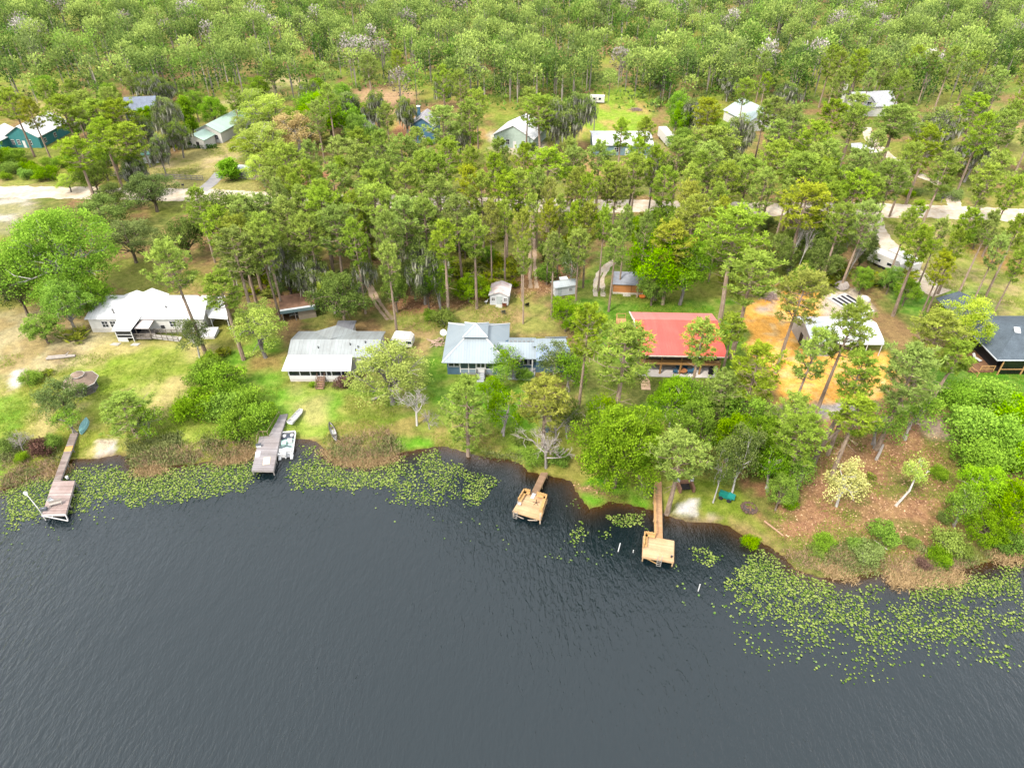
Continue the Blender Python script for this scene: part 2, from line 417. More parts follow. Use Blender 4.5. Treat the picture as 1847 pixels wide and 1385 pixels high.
zone([(1040, 860), (1100, 850), (1180, 895), (1170, 916), (1105, 906), (1075, 920), (1050, 905)], cc(104, 170, 30), cc(140, 150, 60), (.5, .7), 1.5)
zone([(960, 852), (1040, 856), (1140, 892), (1110, 900), (1040, 872)], cc(152, 112, 88), cc(136, 136, 70), (.5, .65), 1.5, .9)
# bare soil: cleared lot, beaches, drives
zone([(1352, 545), (1400, 522), (1478, 528), (1492, 572), (1452, 578), (1440, 625), (1600, 632), (1606, 700), (1560, 722), (1452, 738), (1400, 740), (1405, 680), (1345, 625)], ORANGE, np.minimum(.8, cc(255, 214, 150) * 1.15), (.46, .82), 1.8, noise=.5 * n3 + .5 * vnoise(GX, GY, 1.1, 66))
zone([(1480, 535), (1540, 520), (1580, 560), (1560, 585), (1480, 575)], cc(226, 210, 190), None, soft=1.5)
zone([(1372, 510), (1400, 505), (1398, 560), (1370, 560)], cc(214, 196, 184), ORANGE, (.5, .62), 2)
zone([(1396, 738), (1470, 726), (1500, 730), (1570, 722), (1560, 745), (1470, 752), (1402, 758)], cc(214, 206, 202), cc(178, 160, 146), (.45, .6), 2)
zone([(171, 789), (206, 787), (203, 823), (166, 825)], cc(226, 208, 180), WHITE, (.45, .6), .6, warp=False)
zone([(1213, 897), (1255, 893), (1263, 920), (1216, 912)], cc(224, 220, 218), cc(180, 170, 160), (.55, .72), 1.0)
zone([(1200, 915), (1260, 922), (1300, 938), (1290, 948), (1205, 938)], cc(196, 182, 156), cc(150, 136, 108), (.42, .6), 1.2, noise=n3)
zone([(530, 780), (572, 780), (578, 806), (534, 794)], cc(206, 174, 124), None, soft=1.5, amt=.9)
zone([(115, 625), (150, 640), (120, 660), (80, 650), (90, 630)], cc(150, 124, 96), None, soft=3, amt=.8)
zone([(450, 640), (505, 640), (500, 665), (455, 665)], cc(170, 136, 84), None, soft=3, amt=.7)
# muddy rim under the water line
sd_ = sdf(LAND, GX, GY)
col = lerp(col, np.broadcast_to(MUD, col.shape), .75 * sstep(1.1, -.2, sd_ + (n3 - .5) * 1.6))
SAVECOL = col

def grid_mesh(name, GX, GY, GZ):
    ny, nx = GX.shape
    me = bpy.data.meshes.new(name); me.vertices.add(nx * ny)
    me.vertices.foreach_set('co', np.stack([GX, GY, GZ], -1).astype(np.float32).ravel())
    i = np.arange((ny - 1) * (nx - 1)); a = i // (nx - 1) * nx + i % (nx - 1)
    q = np.stack([a, a + 1, a + nx + 1, a + nx], -1)
    me.loops.add(q.size); me.loops.foreach_set('vertex_index', q.ravel().astype(np.int32))
    me.polygons.add(len(q)); me.polygons.foreach_set('loop_start', (np.arange(len(q)) * 4).astype(np.int32))
    me.polygons.foreach_set('use_smooth', np.ones(len(q), bool))
    me.update(calc_edges=True); return me
gme = grid_mesh('ground', GX, GY, GZ)
ca = gme.color_attributes.new('soil', 'FLOAT_COLOR', 'POINT')
ca.data.foreach_set('color', np.concatenate([col, np.ones(GX.shape + (1,))], -1).astype(np.float32).ravel())
g = NG('ground_cover')
at = g.n('ShaderNodeAttribute', attribute_name='soil')
v = g.coord()
m1 = g.noise(v, .9, 6, .7); m2 = g.noise(v, 5.5, 4, .7); m3 = g.noise(v, .22, 5, .6)
vo = g.n('ShaderNodeTexVoronoi'); g.l(v, vo.inputs['Vector']); vo.inputs['Scale'].default_value = 3.2
f = g.math('ADD', g.mapr(m1, .25, .75, .58, 1.42), g.mapr(m2, .25, .75, -.36, .36))
f = g.math('ADD', f, g.mapr(m3, .3, .7, -.12, .12))
warm = g.mix(g.mapr(g.noise(v, .45, 5, .65), .4, .68, 0, .3), at.outputs['Color'], C(186, 164, 104))
fleck = g.math('LESS_THAN', vo.outputs['Distance'], .13)
warm = g.mix(g.math('MULTIPLY', fleck, g.mapr(m1, .5, .65, 0, .25)), warm, C(214, 190, 150))
g.principled(g.scalecol(warm, f), .95, .05, 0, g.bump(g.math('ADD', m1, m2), .7, .25))
gme.materials.append(g.m)
tag(link('ground', gme), 'grassy ground with leaf litter and bare sand along the lake', None, None, 'structure')

# ------------------------------------------------------------------ water
wx = axis(-90, 90, 1.0, (-3000, 3000), 1.12); wy = axis(15, 90, 1.0, (-1500, 140), 1.12)
WXg, WYg = np.meshgrid(wx, wy)
wme = grid_mesh('lake_water', WXg, WYg, np.zeros(WXg.shape))
sh = sdf(LAND, WXg, WYg)
ca = wme.color_attributes.new('shoal', 'FLOAT_COLOR', 'POINT')
sw = np.exp(np.minimum(sh, 0) / 1.3)[..., None] * np.array([1, 1, 1]); 
ca.data.foreach_set('color', np.concatenate([sw, np.ones(sw.shape[:2] + (1,))], -1).astype(np.float32).ravel())
g = NG('lake_water'); v = g.coord()
at = g.n('ShaderNodeAttribute', attribute_name='shoal')
tea = g.mix(at.outputs['Fac'], C(18, 34, 39), C(80, 54, 22))
big = g.noise(v, .03, 4, .55)
w1 = g.noise(g.mapping(v, (2.0, .75, 1), (0, 0, R(-52))), 1.0, 3, .55, .6)
w2 = g.noise(g.mapping(v, (4.6, 2.0, 1), (0, 0, R(-38))), 1.0, 3, .6, .3)
w3 = g.noise(g.mapping(v, (.62, .3, 1), (0, 0, R(-60))), 1.0, 2, .5, .4)
hgt = g.math('ADD', g.math('MULTIPLY', w1, g.mapr(big, .36, .62, .15, 1.3)), g.math('ADD', g.math('MULTIPLY', w2, .3), g.math('MULTIPLY', w3, .5)))
p = g.principled(tea, .06, .5, 0, g.bump(hgt, 1.0, .24))
p.inputs['IOR'].default_value = 1.40
wme.materials.append(g.m)
tag(link('lake_water', wme), 'dark rippled lake water', None, None, 'structure')

# ------------------------------------------------------------------ roads and drives
def strip(name, px, width, material, label, z=.012, jit=.25, seed=1, world=False):
    rs = random.Random(seed)
    pts = [Vector((*(p if world else P(p[0], p[1], 1.0)), 0)) for p in px]
    dense = []
    for i in range(len(pts) - 1):
        a, b = pts[i], pts[i + 1]; p0 = pts[max(0, i - 1)]; p3 = pts[min(len(pts) - 1, i + 2)]
        n = max(2, int((b - a).length / .6))
        for k in range(n):
            t = k / n
            dense.append(.5 * ((2 * a) + (b - p0) * t + (2 * p0 - 5 * a + 4 * b - p3) * t * t + (3 * a - p0 - 3 * b + p3) * t ** 3))
    dense.append(pts[-1])
    jl = jr = 0; L = []
    for i, p in enumerate(dense):
        d = (dense[min(i + 1, len(dense) - 1)] - dense[max(i - 1, 0)]).normalized(); nrm = Vector((-d.y, d.x, 0))
        jl = .7 * jl + rs.uniform(-jit, jit); jr = .7 * jr + rs.uniform(-jit, jit)
        w = width(i / len(dense)) if callable(width) else width
        L.append([p + nrm * (w / 2 + jl), p + nrm * (w / 6), p - nrm * (w / 6), p - nrm * (w / 2 + jr)])
    A = np.array([[(q.x, q.y) for q in r] for r in L]); Z = hfun(A[..., 0], A[..., 1]) + z
    me = grid_mesh(name, A[..., 0], A[..., 1], Z); me.flip_normals(); me.materials.append(material)
    return tag(link(name, me), label, None, None, 'structure')
def sandmat(name, rgb, rgb2):
    g = NG(name); v = g.coord()
    a = g.noise(v, .5, 6, .7); b = g.noise(v, 6, 4, .7)
    c = g.mix(g.mapr(a, .42, .66, 0, 1), C(*rgb), C(*rgb2))
    g.principled(g.scalecol(c, g.mapr(b, .25, .75, .82, 1.15)), .95, .05, 0, g.bump(b, .4, .08)); return g.m
M_road = sandmat('white_sand', (240, 226, 206), (212, 190, 160))
M_drive = sandmat('grey_gravel', (170, 168, 170), (196, 190, 184))
M_track = sandmat('worn_sand', (218, 192, 166), (180, 150, 120))
strip('sand_road', [(-260, 344), (-60, 346), (0, 347), (150, 348), (330, 352), (480, 357), (640, 362), (860, 368), (1000, 371), (1180, 373), (1370, 378), (1500, 378), (1700, 383), (1847, 388), (2150, 396)], 8.2, M_road, 'pale sand road crossing behind the lake houses', .03, .35, 2)
strip('paved_driveway', [(363, 345), (384, 328), (398, 312)], 3.4, M_drive, 'grey gravel driveway from the sand road to the fenced yard', .045, .06, 3)
strip('sand_driveway', [(1722, 382), (1716, 352), (1690, 330), (1650, 312), (1600, 280), (1570, 250), (1562, 230)], 3.2, M_road, 'sand driveway running up from the road at the upper right', .05, .2, 4)
strip('sand_driveway', [(1575, 385), (1583, 415), (1600, 440), (1640, 485), (1672, 515), (1700, 530)], lambda t: 3.4 + 2 * t, M_road, 'sand driveway running down to the dark roofed house', .05, .2, 5)
for k, off in enumerate((-4.5, 4.5)):
    strip('wheel_track', [(958 + off * .7, 385), (958 + off * .8, 420), (960 + off, 450), (961 + off * 1.1, 490), (962 + off * 1.2, 520)], .75, M_track, 'sandy wheel track in the lane between the two white sheds', .03, .12, 6 + k)
    strip('wheel_track', [(668 + off * .6, 400), (664 + off * .7, 450), (662 + off * .8, 500), (672 + off, 530), (690 + off * 1.2, 560), (704 + off, 577)], .7, M_track, 'sandy wheel track winding from the woods to the grey roofed house', .03, .12, 8 + k)
    strip('wheel_track', [(1110 + off, 470), (1092 + off, 484), (1081 + off * 1.3, 505), (1080 + off * 1.6, 535)], .95, M_road, 'pale curved wheel track beside the tan shed', .03, .14, 10 + k)
# ------------------------------------------------------------------ houses
W_WHITE = mat('white_trim', (252, 252, 250), .6, .05, 1.2)
W_SCREEN = glass('porch_screen', (40, 48, 62))
W_GLASS = glass()
def win(par, x0, x1, z0, z1, y, ax='y', sgn=-1, frame=None, mull=True, fw=.09, label=None):
    """window part on a wall plane; ax = the axis the wall faces along"""
    frame = frame or W_WHITE
    def bx(mb, a0, a1, b0, b1, t0, t1):
        lo, hi = sorted((y + sgn * t0, y + sgn * t1))
        if ax == 'y': mb.box(a0, a1, lo, hi, b0, b1)
        else: mb.box(lo, hi, a0, a1, b0, b1)
    p = MB(); bx(p, x0, x1, z0, z1, -.03, .03); w = p.build('window', W_GLASS, par)
    f = MB()
    bx(f, x0 - fw, x0, z0 - fw, z1 + fw, -.03, .06); bx(f, x1, x1 + fw, z0 - fw, z1 + fw, -.03, .06)
    bx(f, x0, x1, z0 - fw, z0, -.03, .06); bx(f, x0, x1, z1, z1 + fw, -.03, .06)
    if mull:
        zm = (z0 + z1) / 2; bx(f, x0, x1, zm - .03, zm + .03, .03, .055)
        xm = (x0 + x1) / 2; bx(f, xm - .03, xm + .03, z0, zm - .03, .03, .055); bx(f, xm - .03, xm + .03, zm + .03, z1, .03, .055)
    f.build('frame', frame, w)
    return w
def door(par, x0, x1, z0, z1, y, m, ax='y', sgn=-1):
    d = MB(); lo, hi = sorted((y - sgn * .03, y + sgn * .06))
    if ax == 'y': d.box(x0, x1, lo, hi, z0, z1)
    else: d.box(lo, hi, x0, x1, z0, z1)
    o = d.build('door', m, par)
    h = MB(); k = y + sgn * .1
    if ax == 'y': h.box(x1 - .16, x1 - .08, min(k, y + sgn * .06), max(k, y + sgn * .06), z0 + .95, z0 + 1.05)
    else: h.box(min(k, y + sgn * .06), max(k, y + sgn * .06), x1 - .16, x1 - .08, z0 + .95, z0 + 1.05)
    h.build('handle', mat('dark_metal', (70, 70, 72), .4), o); return o
def gable(par, W, D, e, r, wall_m, roof_m, ov=.35, ridge='x', x0=0, y0=0, t=.14, zb=-.3, wname='wall', rname='roof', ry=None):
    """walls with gable ends + two roof slopes; e eave height, r ridge height"""
    w = MB(); rf = MB()
    if ridge == 'x':
        c = D / 2 if ry is None else ry
        w.prismx([(y0, zb), (y0 + D, zb), (y0 + D, e), (y0 + c, r - .02), (y0, e)], x0, x0 + W)
        s1 = (r - e) / c; s2 = (r - e) / (D - c); a = e - ov * s1; b = e - ov * s2
        rf.slab([(x0 - ov, y0 - ov, a + t), (x0 + W + ov, y0 - ov, a + t), (x0 + W + ov, y0 + c, r + t), (x0 - ov, y0 + c, r + t)], t)
        rf.slab([(x0 - ov, y0 + c, r + t), (x0 + W + ov, y0 + c, r + t), (x0 + W + ov, y0 + D + ov, b + t), (x0 - ov, y0 + D + ov, b + t)], t)
    else:
        c = W / 2; s1 = (r - e) / c; a = e - ov * s1
        w.prism([(x0, zb), (x0 + W, zb), (x0 + W, e), (x0 + c, r - .02), (x0, e)], y0, y0 + D)
        rf.slab([(x0 - ov, y0 - ov, a + t), (x0 + c, y0 - ov, r + t), (x0 + c, y0 + D + ov, r + t), (x0 - ov, y0 + D + ov, a + t)], t)
        rf.slab([(x0 + c, y0 - ov, r + t), (x0 + W + ov, y0 - ov, a + t), (x0 + W + ov, y0 + D + ov, a + t), (x0 + c, y0 + D + ov, r + t)], t)
    return w.build(wname, wall_m, par), rf.build(rname, roof_m, par)
def fence_rail(mb, a, b, h, posts, m=0, r=.045, low=True, bal=0):
    a, b = Vector(a), Vector(b)
    for i in range(posts + 1):
        p = a.lerp(b, i / posts); mb.box(p.x - r, p.x + r, p.y - r, p.y + r, p.z, p.z + h, m)
    mb.tube(a + Vector((0, 0, h)), b + Vector((0, 0, h)), r, r, 4, m)
    if low: mb.tube(a + Vector((0, 0, h * .35)), b + Vector((0, 0, h * .35)), r * .7, r * .7, 4, m)
    for i in range(bal):
        p = a.lerp(b, (i + .5) / bal); mb.box(p.x - .02, p.x + .02, p.y - .02, p.y + .02, p.z + .1, p.z + h, m)
WOOD_GREY = planks('weathered_wood', (168, 160, 152), .16, 1)
WOOD_TAN = mat('treated_lumber', (224, 178, 116), .8, .15, 3)
CONCRETE = mat('concrete', (205, 200, 190), .9, .15, 2)

# --- A: white manufactured home at the left
A = thing('mobile_home', 'long white mobile home with white metal roof, screened porch and wooden ramp at left', 'house', (-77.5, 105.3, 1.0))
RA = roofmat('white_metal_roof', (255, 255, 255), .5, 0, (205, 205, 200), .5)
SA = siding('white_siding', (250, 248, 240), .22)
w = MB(); w.box(.3, 21.2, .35, 8.1, -.3, 3.0); w.build('wall', SA, A)
sk = MB(); sk.box(.27, 21.23, .32, 8.13, -.3, .75); sk.build('skirting', mat('pale_skirting', (226, 222, 212), .8, .12), A)
rf = MB()
rf.slab([(-.1, 0, 3.02), (21.6, 0, 3.02), (21.1, 4.15, 4.3), (.3, 4.15, 4.3)], .14)
rf.slab([(.3, 4.15, 4.3), (21.1, 4.15, 4.3), (17.4, 8.5, 3.05), (-.6, 8.5, 3.05)], .14); RO = rf.build('roof', RA, A)
for cx, hw, zz, ye in ((6.0, 2.6, 4.0, 8.75), (8.9, 2.9, 4.32, 9.0)):
    d = MB(); d.slab([(cx - hw, ye, 3.05), (cx - hw, 5.2, 3.3), (cx, 4.2, zz + .02), (cx, ye, zz)][::-1], .12)
    d.slab([(cx, ye, zz), (cx, 4.2, zz + .02), (cx + hw, 5.2, 3.3), (cx + hw, ye, 3.05)][::-1], .12)
    d.prism([(cx - hw + .2, 0), (cx + hw - .2, 0), (cx + hw - .2, 2.95), (cx, zz - .15), (cx - hw + .2, 2.95)], 8.2, ye - .15)
    d.build('rear_gable', RA, A)
for px, py, h, r in ((4.9, 1.3, .8, .13), (14.0, 2.6, .3, .12)):
    p = MB(); z = 3.0 + py * .31; p.tube((px, py, z - .1), (px, py, z + h), r, r, 8); p.tube((px, py, z + h), (px, py, z + h + .12), r * 1.5, r * 1.5, 8); p.build('vent_pipe', mat('vent_grey', (150, 150, 150), .5), A)
for x in (2.6, 4.1): win(A, x, x + 1.05, 1.1, 2.3, .35)
win(A, 15.0, 16.0, 1.25, 2.3, .35)
win(A, 18.0, 19.6, 1.0, 2.4, .35); mb = MB(); mb.box(4.6, 5.1, 5.1 - 4.9, .35, .9, 1.7); mb.build('meter_box', mat('vent_grey', (150, 150, 150), .5), A)
mb = MB(); mb.box(13.2, 13.8, .2, .36, .9, 1.5); mb.build('wall_lamp', mat('dark_metal', (70, 70, 72), .4), A)
pr = MB()
for x, y in ((6.5, -2.9), (9.3, -2.9)): pr.box(x, x + .14, y, y + .14, -.2, 2.4)
pr.box(6.64, 9.3, -2.88, -2.78, 2.2, 2.4); pr.box(6.64, 9.3, -2.88, -2.78, 1.45, 1.55); pr.box(6.64, 9.3, -2.88, -2.78, .8, .9)
pr.build('porch_frame', W_WHITE, A)
pb = MB(); pb.box(6.64, 8.3, -2.87, -2.8, -.1, .8); pb.box(6.5, 6.6, -2.76, .3, -.1, .8); pb.build('porch_panel', SA, A)
sc_ = MB(); sc_.box(6.64, 9.3, -2.85, -2.82, .9, 1.45); sc_.box(6.64, 9.3, -2.85, -2.82, 1.55, 2.2); sc_.box(6.5, 6.56, -2.76, .3, .8, 2.4); sc_.box(9.34, 9.4, -2.76, .3, .3, 2.3); sc_.build('porch_screen', W_SCREEN, A)
pr = MB(); pr.slab([(6.2, -3.1, 2.5), (9.5, -3.1, 2.5), (10.2, .6, 3.35), (6.0, .6, 3.35)], .1); pr.build('porch_roof', RA, A)
cn = MB(); cn.slab([(9.6, -2.0, 2.3), (12.2, -2.0, 2.3), (12.4, .3, 2.72), (10.2, .3, 2.72)], .09); cn.build('canopy', roofmat('stained_canopy', (250, 240, 236), .4, 0, (190, 120, 110), .55), A)
dk = MB(); dk.box(9.45, 12.4, -2.6, .3, .4, .55); dk.build('deck', WOOD_GREY, A)
dr = MB(); fence_rail(dr, (9.5, -2.55, .55), (12.3, -2.55, .55), .95, 3, bal=14)
for x in (9.7, 12.2): dr.box(x, x + .1, -1.95, -1.85, .55, 2.25)
dr.build('deck_railing', mat('grey_wood_rail', (150, 140, 128), .9, .2), A)
rp = MB(); rp.slab([(12.4, -2.4, .55), (17.4, -2.9, .1), (17.4, -1.4, .1), (12.4, -1.2, .55)], .1); rp.build('ramp', mat('pale_ramp', (226, 220, 208), .9, .15), A)
rr = MB(); fence_rail(rr, (12.4, -2.42, .5), (17.4, -2.92, .08), .95, 5, bal=22); fence_rail(rr, (12.4, -.9, .5), (17.6, -1.0, .3), .95, 5, bal=20)
rr.build('ramp_railing', mat('grey_wood_rail', (150, 140, 128), .9, .2), A)
cp = thing('carport', 'open white flat roofed carport at the right end of the mobile home', 'carport', (-77.5, 105.3, 1.0))
c = MB(); c.slab([(21.9, 1.2, 2.6), (25.6, .8, 2.5), (22.4, 8.9, 2.7), (17.9, 8.9, 2.8)], .12); c.build('roof', RA, cp)
for x, y in ((22.1, 1.4), (25.2, 1.2), (22.0, 8.4), (18.5, 8.5)): MB().box(x, x + .12, y, y + .12, -.2, 2.5).build('post', W_WHITE, cp)
c = thing('storage_box', 'low white box with a slanted lid standing before the carport', 'storage box', (-57.0, 103.3, 1.0))
MB().box(0, 3.0, 0, 2.6, -.1, .55).build('body', SA, c); MB().slab([(-.1, -.1, .6), (3.1, -.1, .6), (3.0, 2.7, .85), (-.2, 2.7, .85)], .08).build('lid', RA, c)
for i, (x, y, s) in enumerate(((-71.2, 101.6, .9), (-67.6, 101.5, .8))):
    t = MB(); t.slab([(x - s, y - .3, 1.12), (x + s * .7, y - .5, 1.12), (x + s, y + .3, 1.12), (x - s * .6, y + .4, 1.12)], .2)
    tag(t.build('stepping_stone', CONCRETE), ('pale flat slab lying under the left corner of the screened porch', 'pale flat slab lying under the right corner of the screened porch')[i], 'stone', 'slabs below the screened porch')

# --- B: grey roofed house with a long white porch
B = thing('lake_house', 'low house with wide weathered grey roof and long white screened porch', 'house', (-37.2, 89.8, 1.0))
RB = roofmat('weathered_grey_roof', (206, 214, 214), .6, 0, (160, 160, 156), .8, k=.25)
gable(B, 14.6, 7.2, 3.2, 4.35, siding('cream_siding', (236, 232, 220)), RB, .35, 'x', 0, 3.6, ry=3.1)
d = MB(); d.slab([(2.2, 10.9, 3.2), (6.4, 6.6, 4.62), (6.4, 11.4, 4.3)], .1); d.slab([(6.4, 11.4, 4.3), (6.4, 6.6, 4.62), (10.4, 11.0, 3.2)], .1)
d.prism([(3.2, 0), (9.6, 0), (9.6, 3.1), (6.4, 4.1), (3.2, 3.1)], 10.6, 10.95); d.build('rear_gable', RB, B)
d = MB(); d.slab([(5.7, 10.7, 2.85), (8.9, 10.7, 2.85), (8.95, 15.5, 2.7), (5.6, 15.5, 2.7)], .12); RG = d.build('rear_porch_roof', roofmat('slate_grey_roof', (164, 166, 174), .5, 0, (140, 140, 145), .5, k=.27), B)
d = MB(); d.box(5.9, 8.7, 11.0, 15.0, -.2, 2.65); d.build('rear_room', siding('cream_siding', (236, 232, 220)), B)
d = MB(); d.slab([(-.4, -.2, 2.95), (10.9, -.2, 2.95), (10.5, 3.7, 3.36), (-.35, 3.7, 3.36)], .12); d.build('porch_roof', roofmat('white_porch_roof', (255, 253, 250), .6, 0, (222, 204, 190), .5), B)
d = MB(); d.box(.3, 10.1, .75, 3.5, -.2, .55); d.build('porch_base', mat('stained_white_base', (236, 228, 218), .85, .14, .9), B)
d = MB(); d.box(.3, 10.1, .7, 3.5, .55, 1.25); d.build('porch_parapet', W_WHITE, B)
xs = [.3, 2.15, 3.9, 5.55, 6.55, 7.4, 9.0, 10.1]
fr = MB()
for x in xs: fr.box(x - .08, x + .08, .69, .83, 1.25, 2.9)
fr.box(.3, 10.1, .72, .8, 2.72, 2.95); fr.build('porch_frame', W_WHITE, B)
for i in range(7):
    s_ = MB(); s_.box(xs[i] + .08, xs[i + 1] - .08, .8, .84, 1.25, 2.72); s_.build('screen', glass('porch_screen', (40, 48, 62)), B)
d = MB(); d.box(.6, 4.8, 1.6, 2.2, 1.25, 1.7); d.build('porch_seat', mat('blue_cushion', (90, 140, 190), .9), B)
for x, y in ((4.6, 5.0), (9.9, 5.6), (11.0, 4.5), (11.3, 5.1), (12.4, 6.0)):
    p = MB(); z = 3.25 + (y - 3.6) * .36; p.tube((x, y, z - .1), (x, y, z + .5), .1, .1, 8); p.build('roof_vent', mat('dark_metal', (70, 70, 72), .4), B)
st = thing('wooden_steps', 'weathered wooden steps with railings leading up to the white porch', 'steps', (-31.6, 89.9, 1.0))
for i in range(6):
    MB().box(-.55, .55, -1.5 + i * .38, -1.5 + i * .38 + .36, .15 + i * .19, .2 + i * .19).build('tread', mat('brown_tread', (180, 140, 116), .9), st)
s_ = MB()
for x in (-.62, .62):
    s_.tube((x, -1.5, .9), (x, .7, 2.0), .05, .05, 4); s_.tube((x, -1.5, .05), (x, .75, 1.15), .07, .07, 4)
    for k in range(3): s_.box(x - .05, x + .05, -1.5 + k * 1.05, -1.4 + k * 1.05, -.1, .95 + k * .52)
s_.build('railing', mat('brown_rail', (140, 112, 92), .9), st)
def trailer(name, label, loc, rz, L=6.0, Wd=2.4, Hh=2.3, cat='camper'):
    t = thing(name, label, cat, loc, rz)
    b = MB(); b.prism([(-L / 2, .6), (L / 2, .6), (L / 2, Hh - .5), (L / 2 - .5, Hh), (-L / 2 + .35, Hh), (-L / 2, Hh - .3)], -Wd / 2, Wd / 2); b.build('body', mat('camper_white', (250, 246, 238), .45, .06), t)
    for s in (-1, 1):
        for k in (-.5, .5): MB().path([(k, s * (Wd / 2 - .22), .38), (k, s * (Wd / 2 - .02), .38)], [.38, .38], 12).build('wheel', mat('tyre_black', (45, 45, 48), .8), t)
    win(t, -1.8, -.6, 1.25, 1.85, -Wd / 2, mull=False); win(t, .9, 1.9, 1.25, 1.85, -Wd / 2, mull=False)
    MB().box(-.4, .4, -.4, .4, Hh, Hh + .2).build('roof_unit', W_WHITE, t)
    return t
trailer('camper_trailer', 'white camper trailer half hidden behind the pale green cypress', (-19.4, 101.2, 1.0), R(-8), 3.6, 2.4)

# --- C: blue house with hip roof and cupola
Cc = thing('blue_house', 'blue lake house with pale blue hip roof, cupola and long right wing', 'house', (-11.6, 91.5, 1.0), R(-1))
RC = roofmat('pale_blue_roof', (200, 215, 224), .45, 0, (166, 190, 208), .4, k=.26)
RCx = roofmat('pale_blue_roof_side', (200, 215, 224), .45, 1, (166, 190, 208), .4, k=.26)
BLU = siding('blue_siding', (92, 124, 148), .2)
w = MB(); w.box(3.0, 8.4, 2.4, 11.5, -.3, 3.1); w.box(.7, 3.0, 1.1, 11.5, -.3, 3.1); w.box(8.4, 10.3, 1.1, 11.5, -.3, 3.1); w.build('wall', BLU, Cc)
e, zt = 3.2, 5.3
q = [(0, 0), (11, 0), (11, 12.2), (0, 12.2)]; i_ = [(3.55, 4.2), (7.2, 4.2), (7.2, 8.2), (3.55, 8.2)]
for k, nm in enumerate(('front', 'right', 'back', 'left')):
    a, b = q[k], q[(k + 1) % 4]; c_, d_ = i_[(k + 1) % 4], i_[k]
    MB().slab([(*a, e), (*b, e), (*c_, zt), (*d_, zt)], .1).build('roof_slope', RC if k % 2 == 0 else RCx, Cc)
hp = MB()
for k in range(4): hp.path([(*q[k], e + .03), (*i_[k], zt + .03)], [.11, .11], 5)
hp.build('hip_cap', W_WHITE, Cc)
MB().box(3.7, 7.05, 4.35, 8.05, 4.9, 5.75).build('cupola_wall', mat('cupola_blue', (104, 134, 152), .7), Cc)
cu = [(3.3, 3.8), (7.45, 3.8), (7.45, 8.4), (3.3, 8.4)]; ap = (5.37, 6.1)
for k in range(4):
    MB().slab([(*cu[k], 5.75), (*cu[(k + 1) % 4], 5.75), (*ap, 6.95)], .08).build('cupola_roof', RC if k % 2 == 0 else RCx, Cc)
hp = MB()
for k in range(4): hp.path([(*cu[k], 5.78), (*ap, 6.98)], [.1, .1], 5)
hp.build('cupola_cap', W_WHITE, Cc)
for x in (1.05, 1.95): win(Cc, x, x + .75, 1.75, 2.6, 1.1, mull=False, fw=.12)
pf = MB(); pf.box(3.0, 8.4, 1.05, 2.4, -.2, .45); pf.build('porch_floor', mat('porch_floor', (150, 158, 162), .8), Cc)
fr = MB()
for x in (2.9, 4.3, 5.55, 7.15, 8.4): fr.box(x - .08, x + .08, 1.02, 1.16, .45, 3.1)
fr.box(3.0, 8.4, 1.04, 1.12, 2.95, 3.1); fr.box(3.0, 5.5, 1.04, 1.12, 1.15, 1.25); fr.box(7.2, 8.4, 1.04, 1.12, 1.15, 1.25); fr.build('porch_frame', W_WHITE, Cc)
for a, b in ((2.98, 4.22), (4.38, 5.47), (7.23, 8.32)):
    MB().box(a, b, 1.12, 1.15, 1.25, 2.95).build('screen', glass('porch_screen_teal', (66, 88, 100)), Cc); MB().box(a, b, 1.08, 1.13, .45, 1.15).build('porch_panel', siding('pale_blue_panel', (150, 170, 184), .12, vertical=True), Cc)
dd = MB(); dd.box(5.63, 7.07, 1.06, 1.12, .45, 2.95); D_ = dd.build('double_door', W_WHITE, Cc)
for x in (5.75, 6.45): MB().box(x, x + .5, 1.02, 1.06, 1.6, 2.6).build('pane', W_GLASS, D_)
ds = MB(); ds.box(5.6, 7.1, -.3, 1.02, .3, .42)
for k in range(3): ds.box(5.75, 6.95, -1.4 + k * .36, -1.06 + k * .36, -.05 + k * .11, .02 + k * .14)
ds.build('stoop', mat('grey_stoop', (196, 202, 208), .8), Cc)
rl = MB(); fence_rail(rl, (5.65, -.25, .42), (5.65, 1.0, .42), .85, 2, bal=6); fence_rail(rl, (7.05, -.25, .42), (7.05, 1.0, .42), .85, 2, bal=6); rl.build('railing', mat('black_rail', (44, 48, 54), .5), Cc)
w = MB(); w.prismx([(3.0, -.3), (7.6, -.3), (7.6, 3.0), (4.9, 4.05), (3.0, 2.95)], 10.4, 15.6); w.box(15.6, 20.8, 2.0, 7.0, -.3, 3.2); w.build('wing_wall', BLU, Cc)
MB().slab([(8.6, 1.6, 3.02), (15.6, 1.6, 3.02), (15.6, 4.9, 4.15), (6.9, 4.9, 4.15)], .1).build('wing_roof', RC, Cc)
MB().slab([(10.9, 5.0, 4.12), (15.6, 5.0, 4.12), (15.6, 8.0, 3.0), (10.9, 8.0, 3.0)], .1).build('wing_roof', RC, Cc)
for k in range(6): MB().box(11.1 + k * .74, 11.55 + k * .74, 4.95, 5.2, 4.1, 4.25).build('ridge_vent', mat('vent_grey', (150, 150, 150), .5), Cc)
MB().slab([(15.6, 1.0, 3.1), (21.4, 1.0, 3.1), (21.2, 3.4, 4.3), (15.6, 3.4, 4.3)], .1).build('wing_roof', roofmat('sky_blue_roof', (186, 208, 240), .45, 0, (146, 178, 226), .5, k=.27), Cc)
MB().slab([(15.0, 3.5, 4.3), (20.9, 3.5, 4.3), (20.7, 6.9, 4.0), (14.9, 5.9, 4.1)], .1).build('wing_roof', RC, Cc)
MB().slab([(17.2, 6.2, 4.35), (21.0, 6.4, 4.35), (20.9, 7.6, 3.6), (17.2, 7.4, 3.6)], .1).build('wing_roof', RC, Cc)
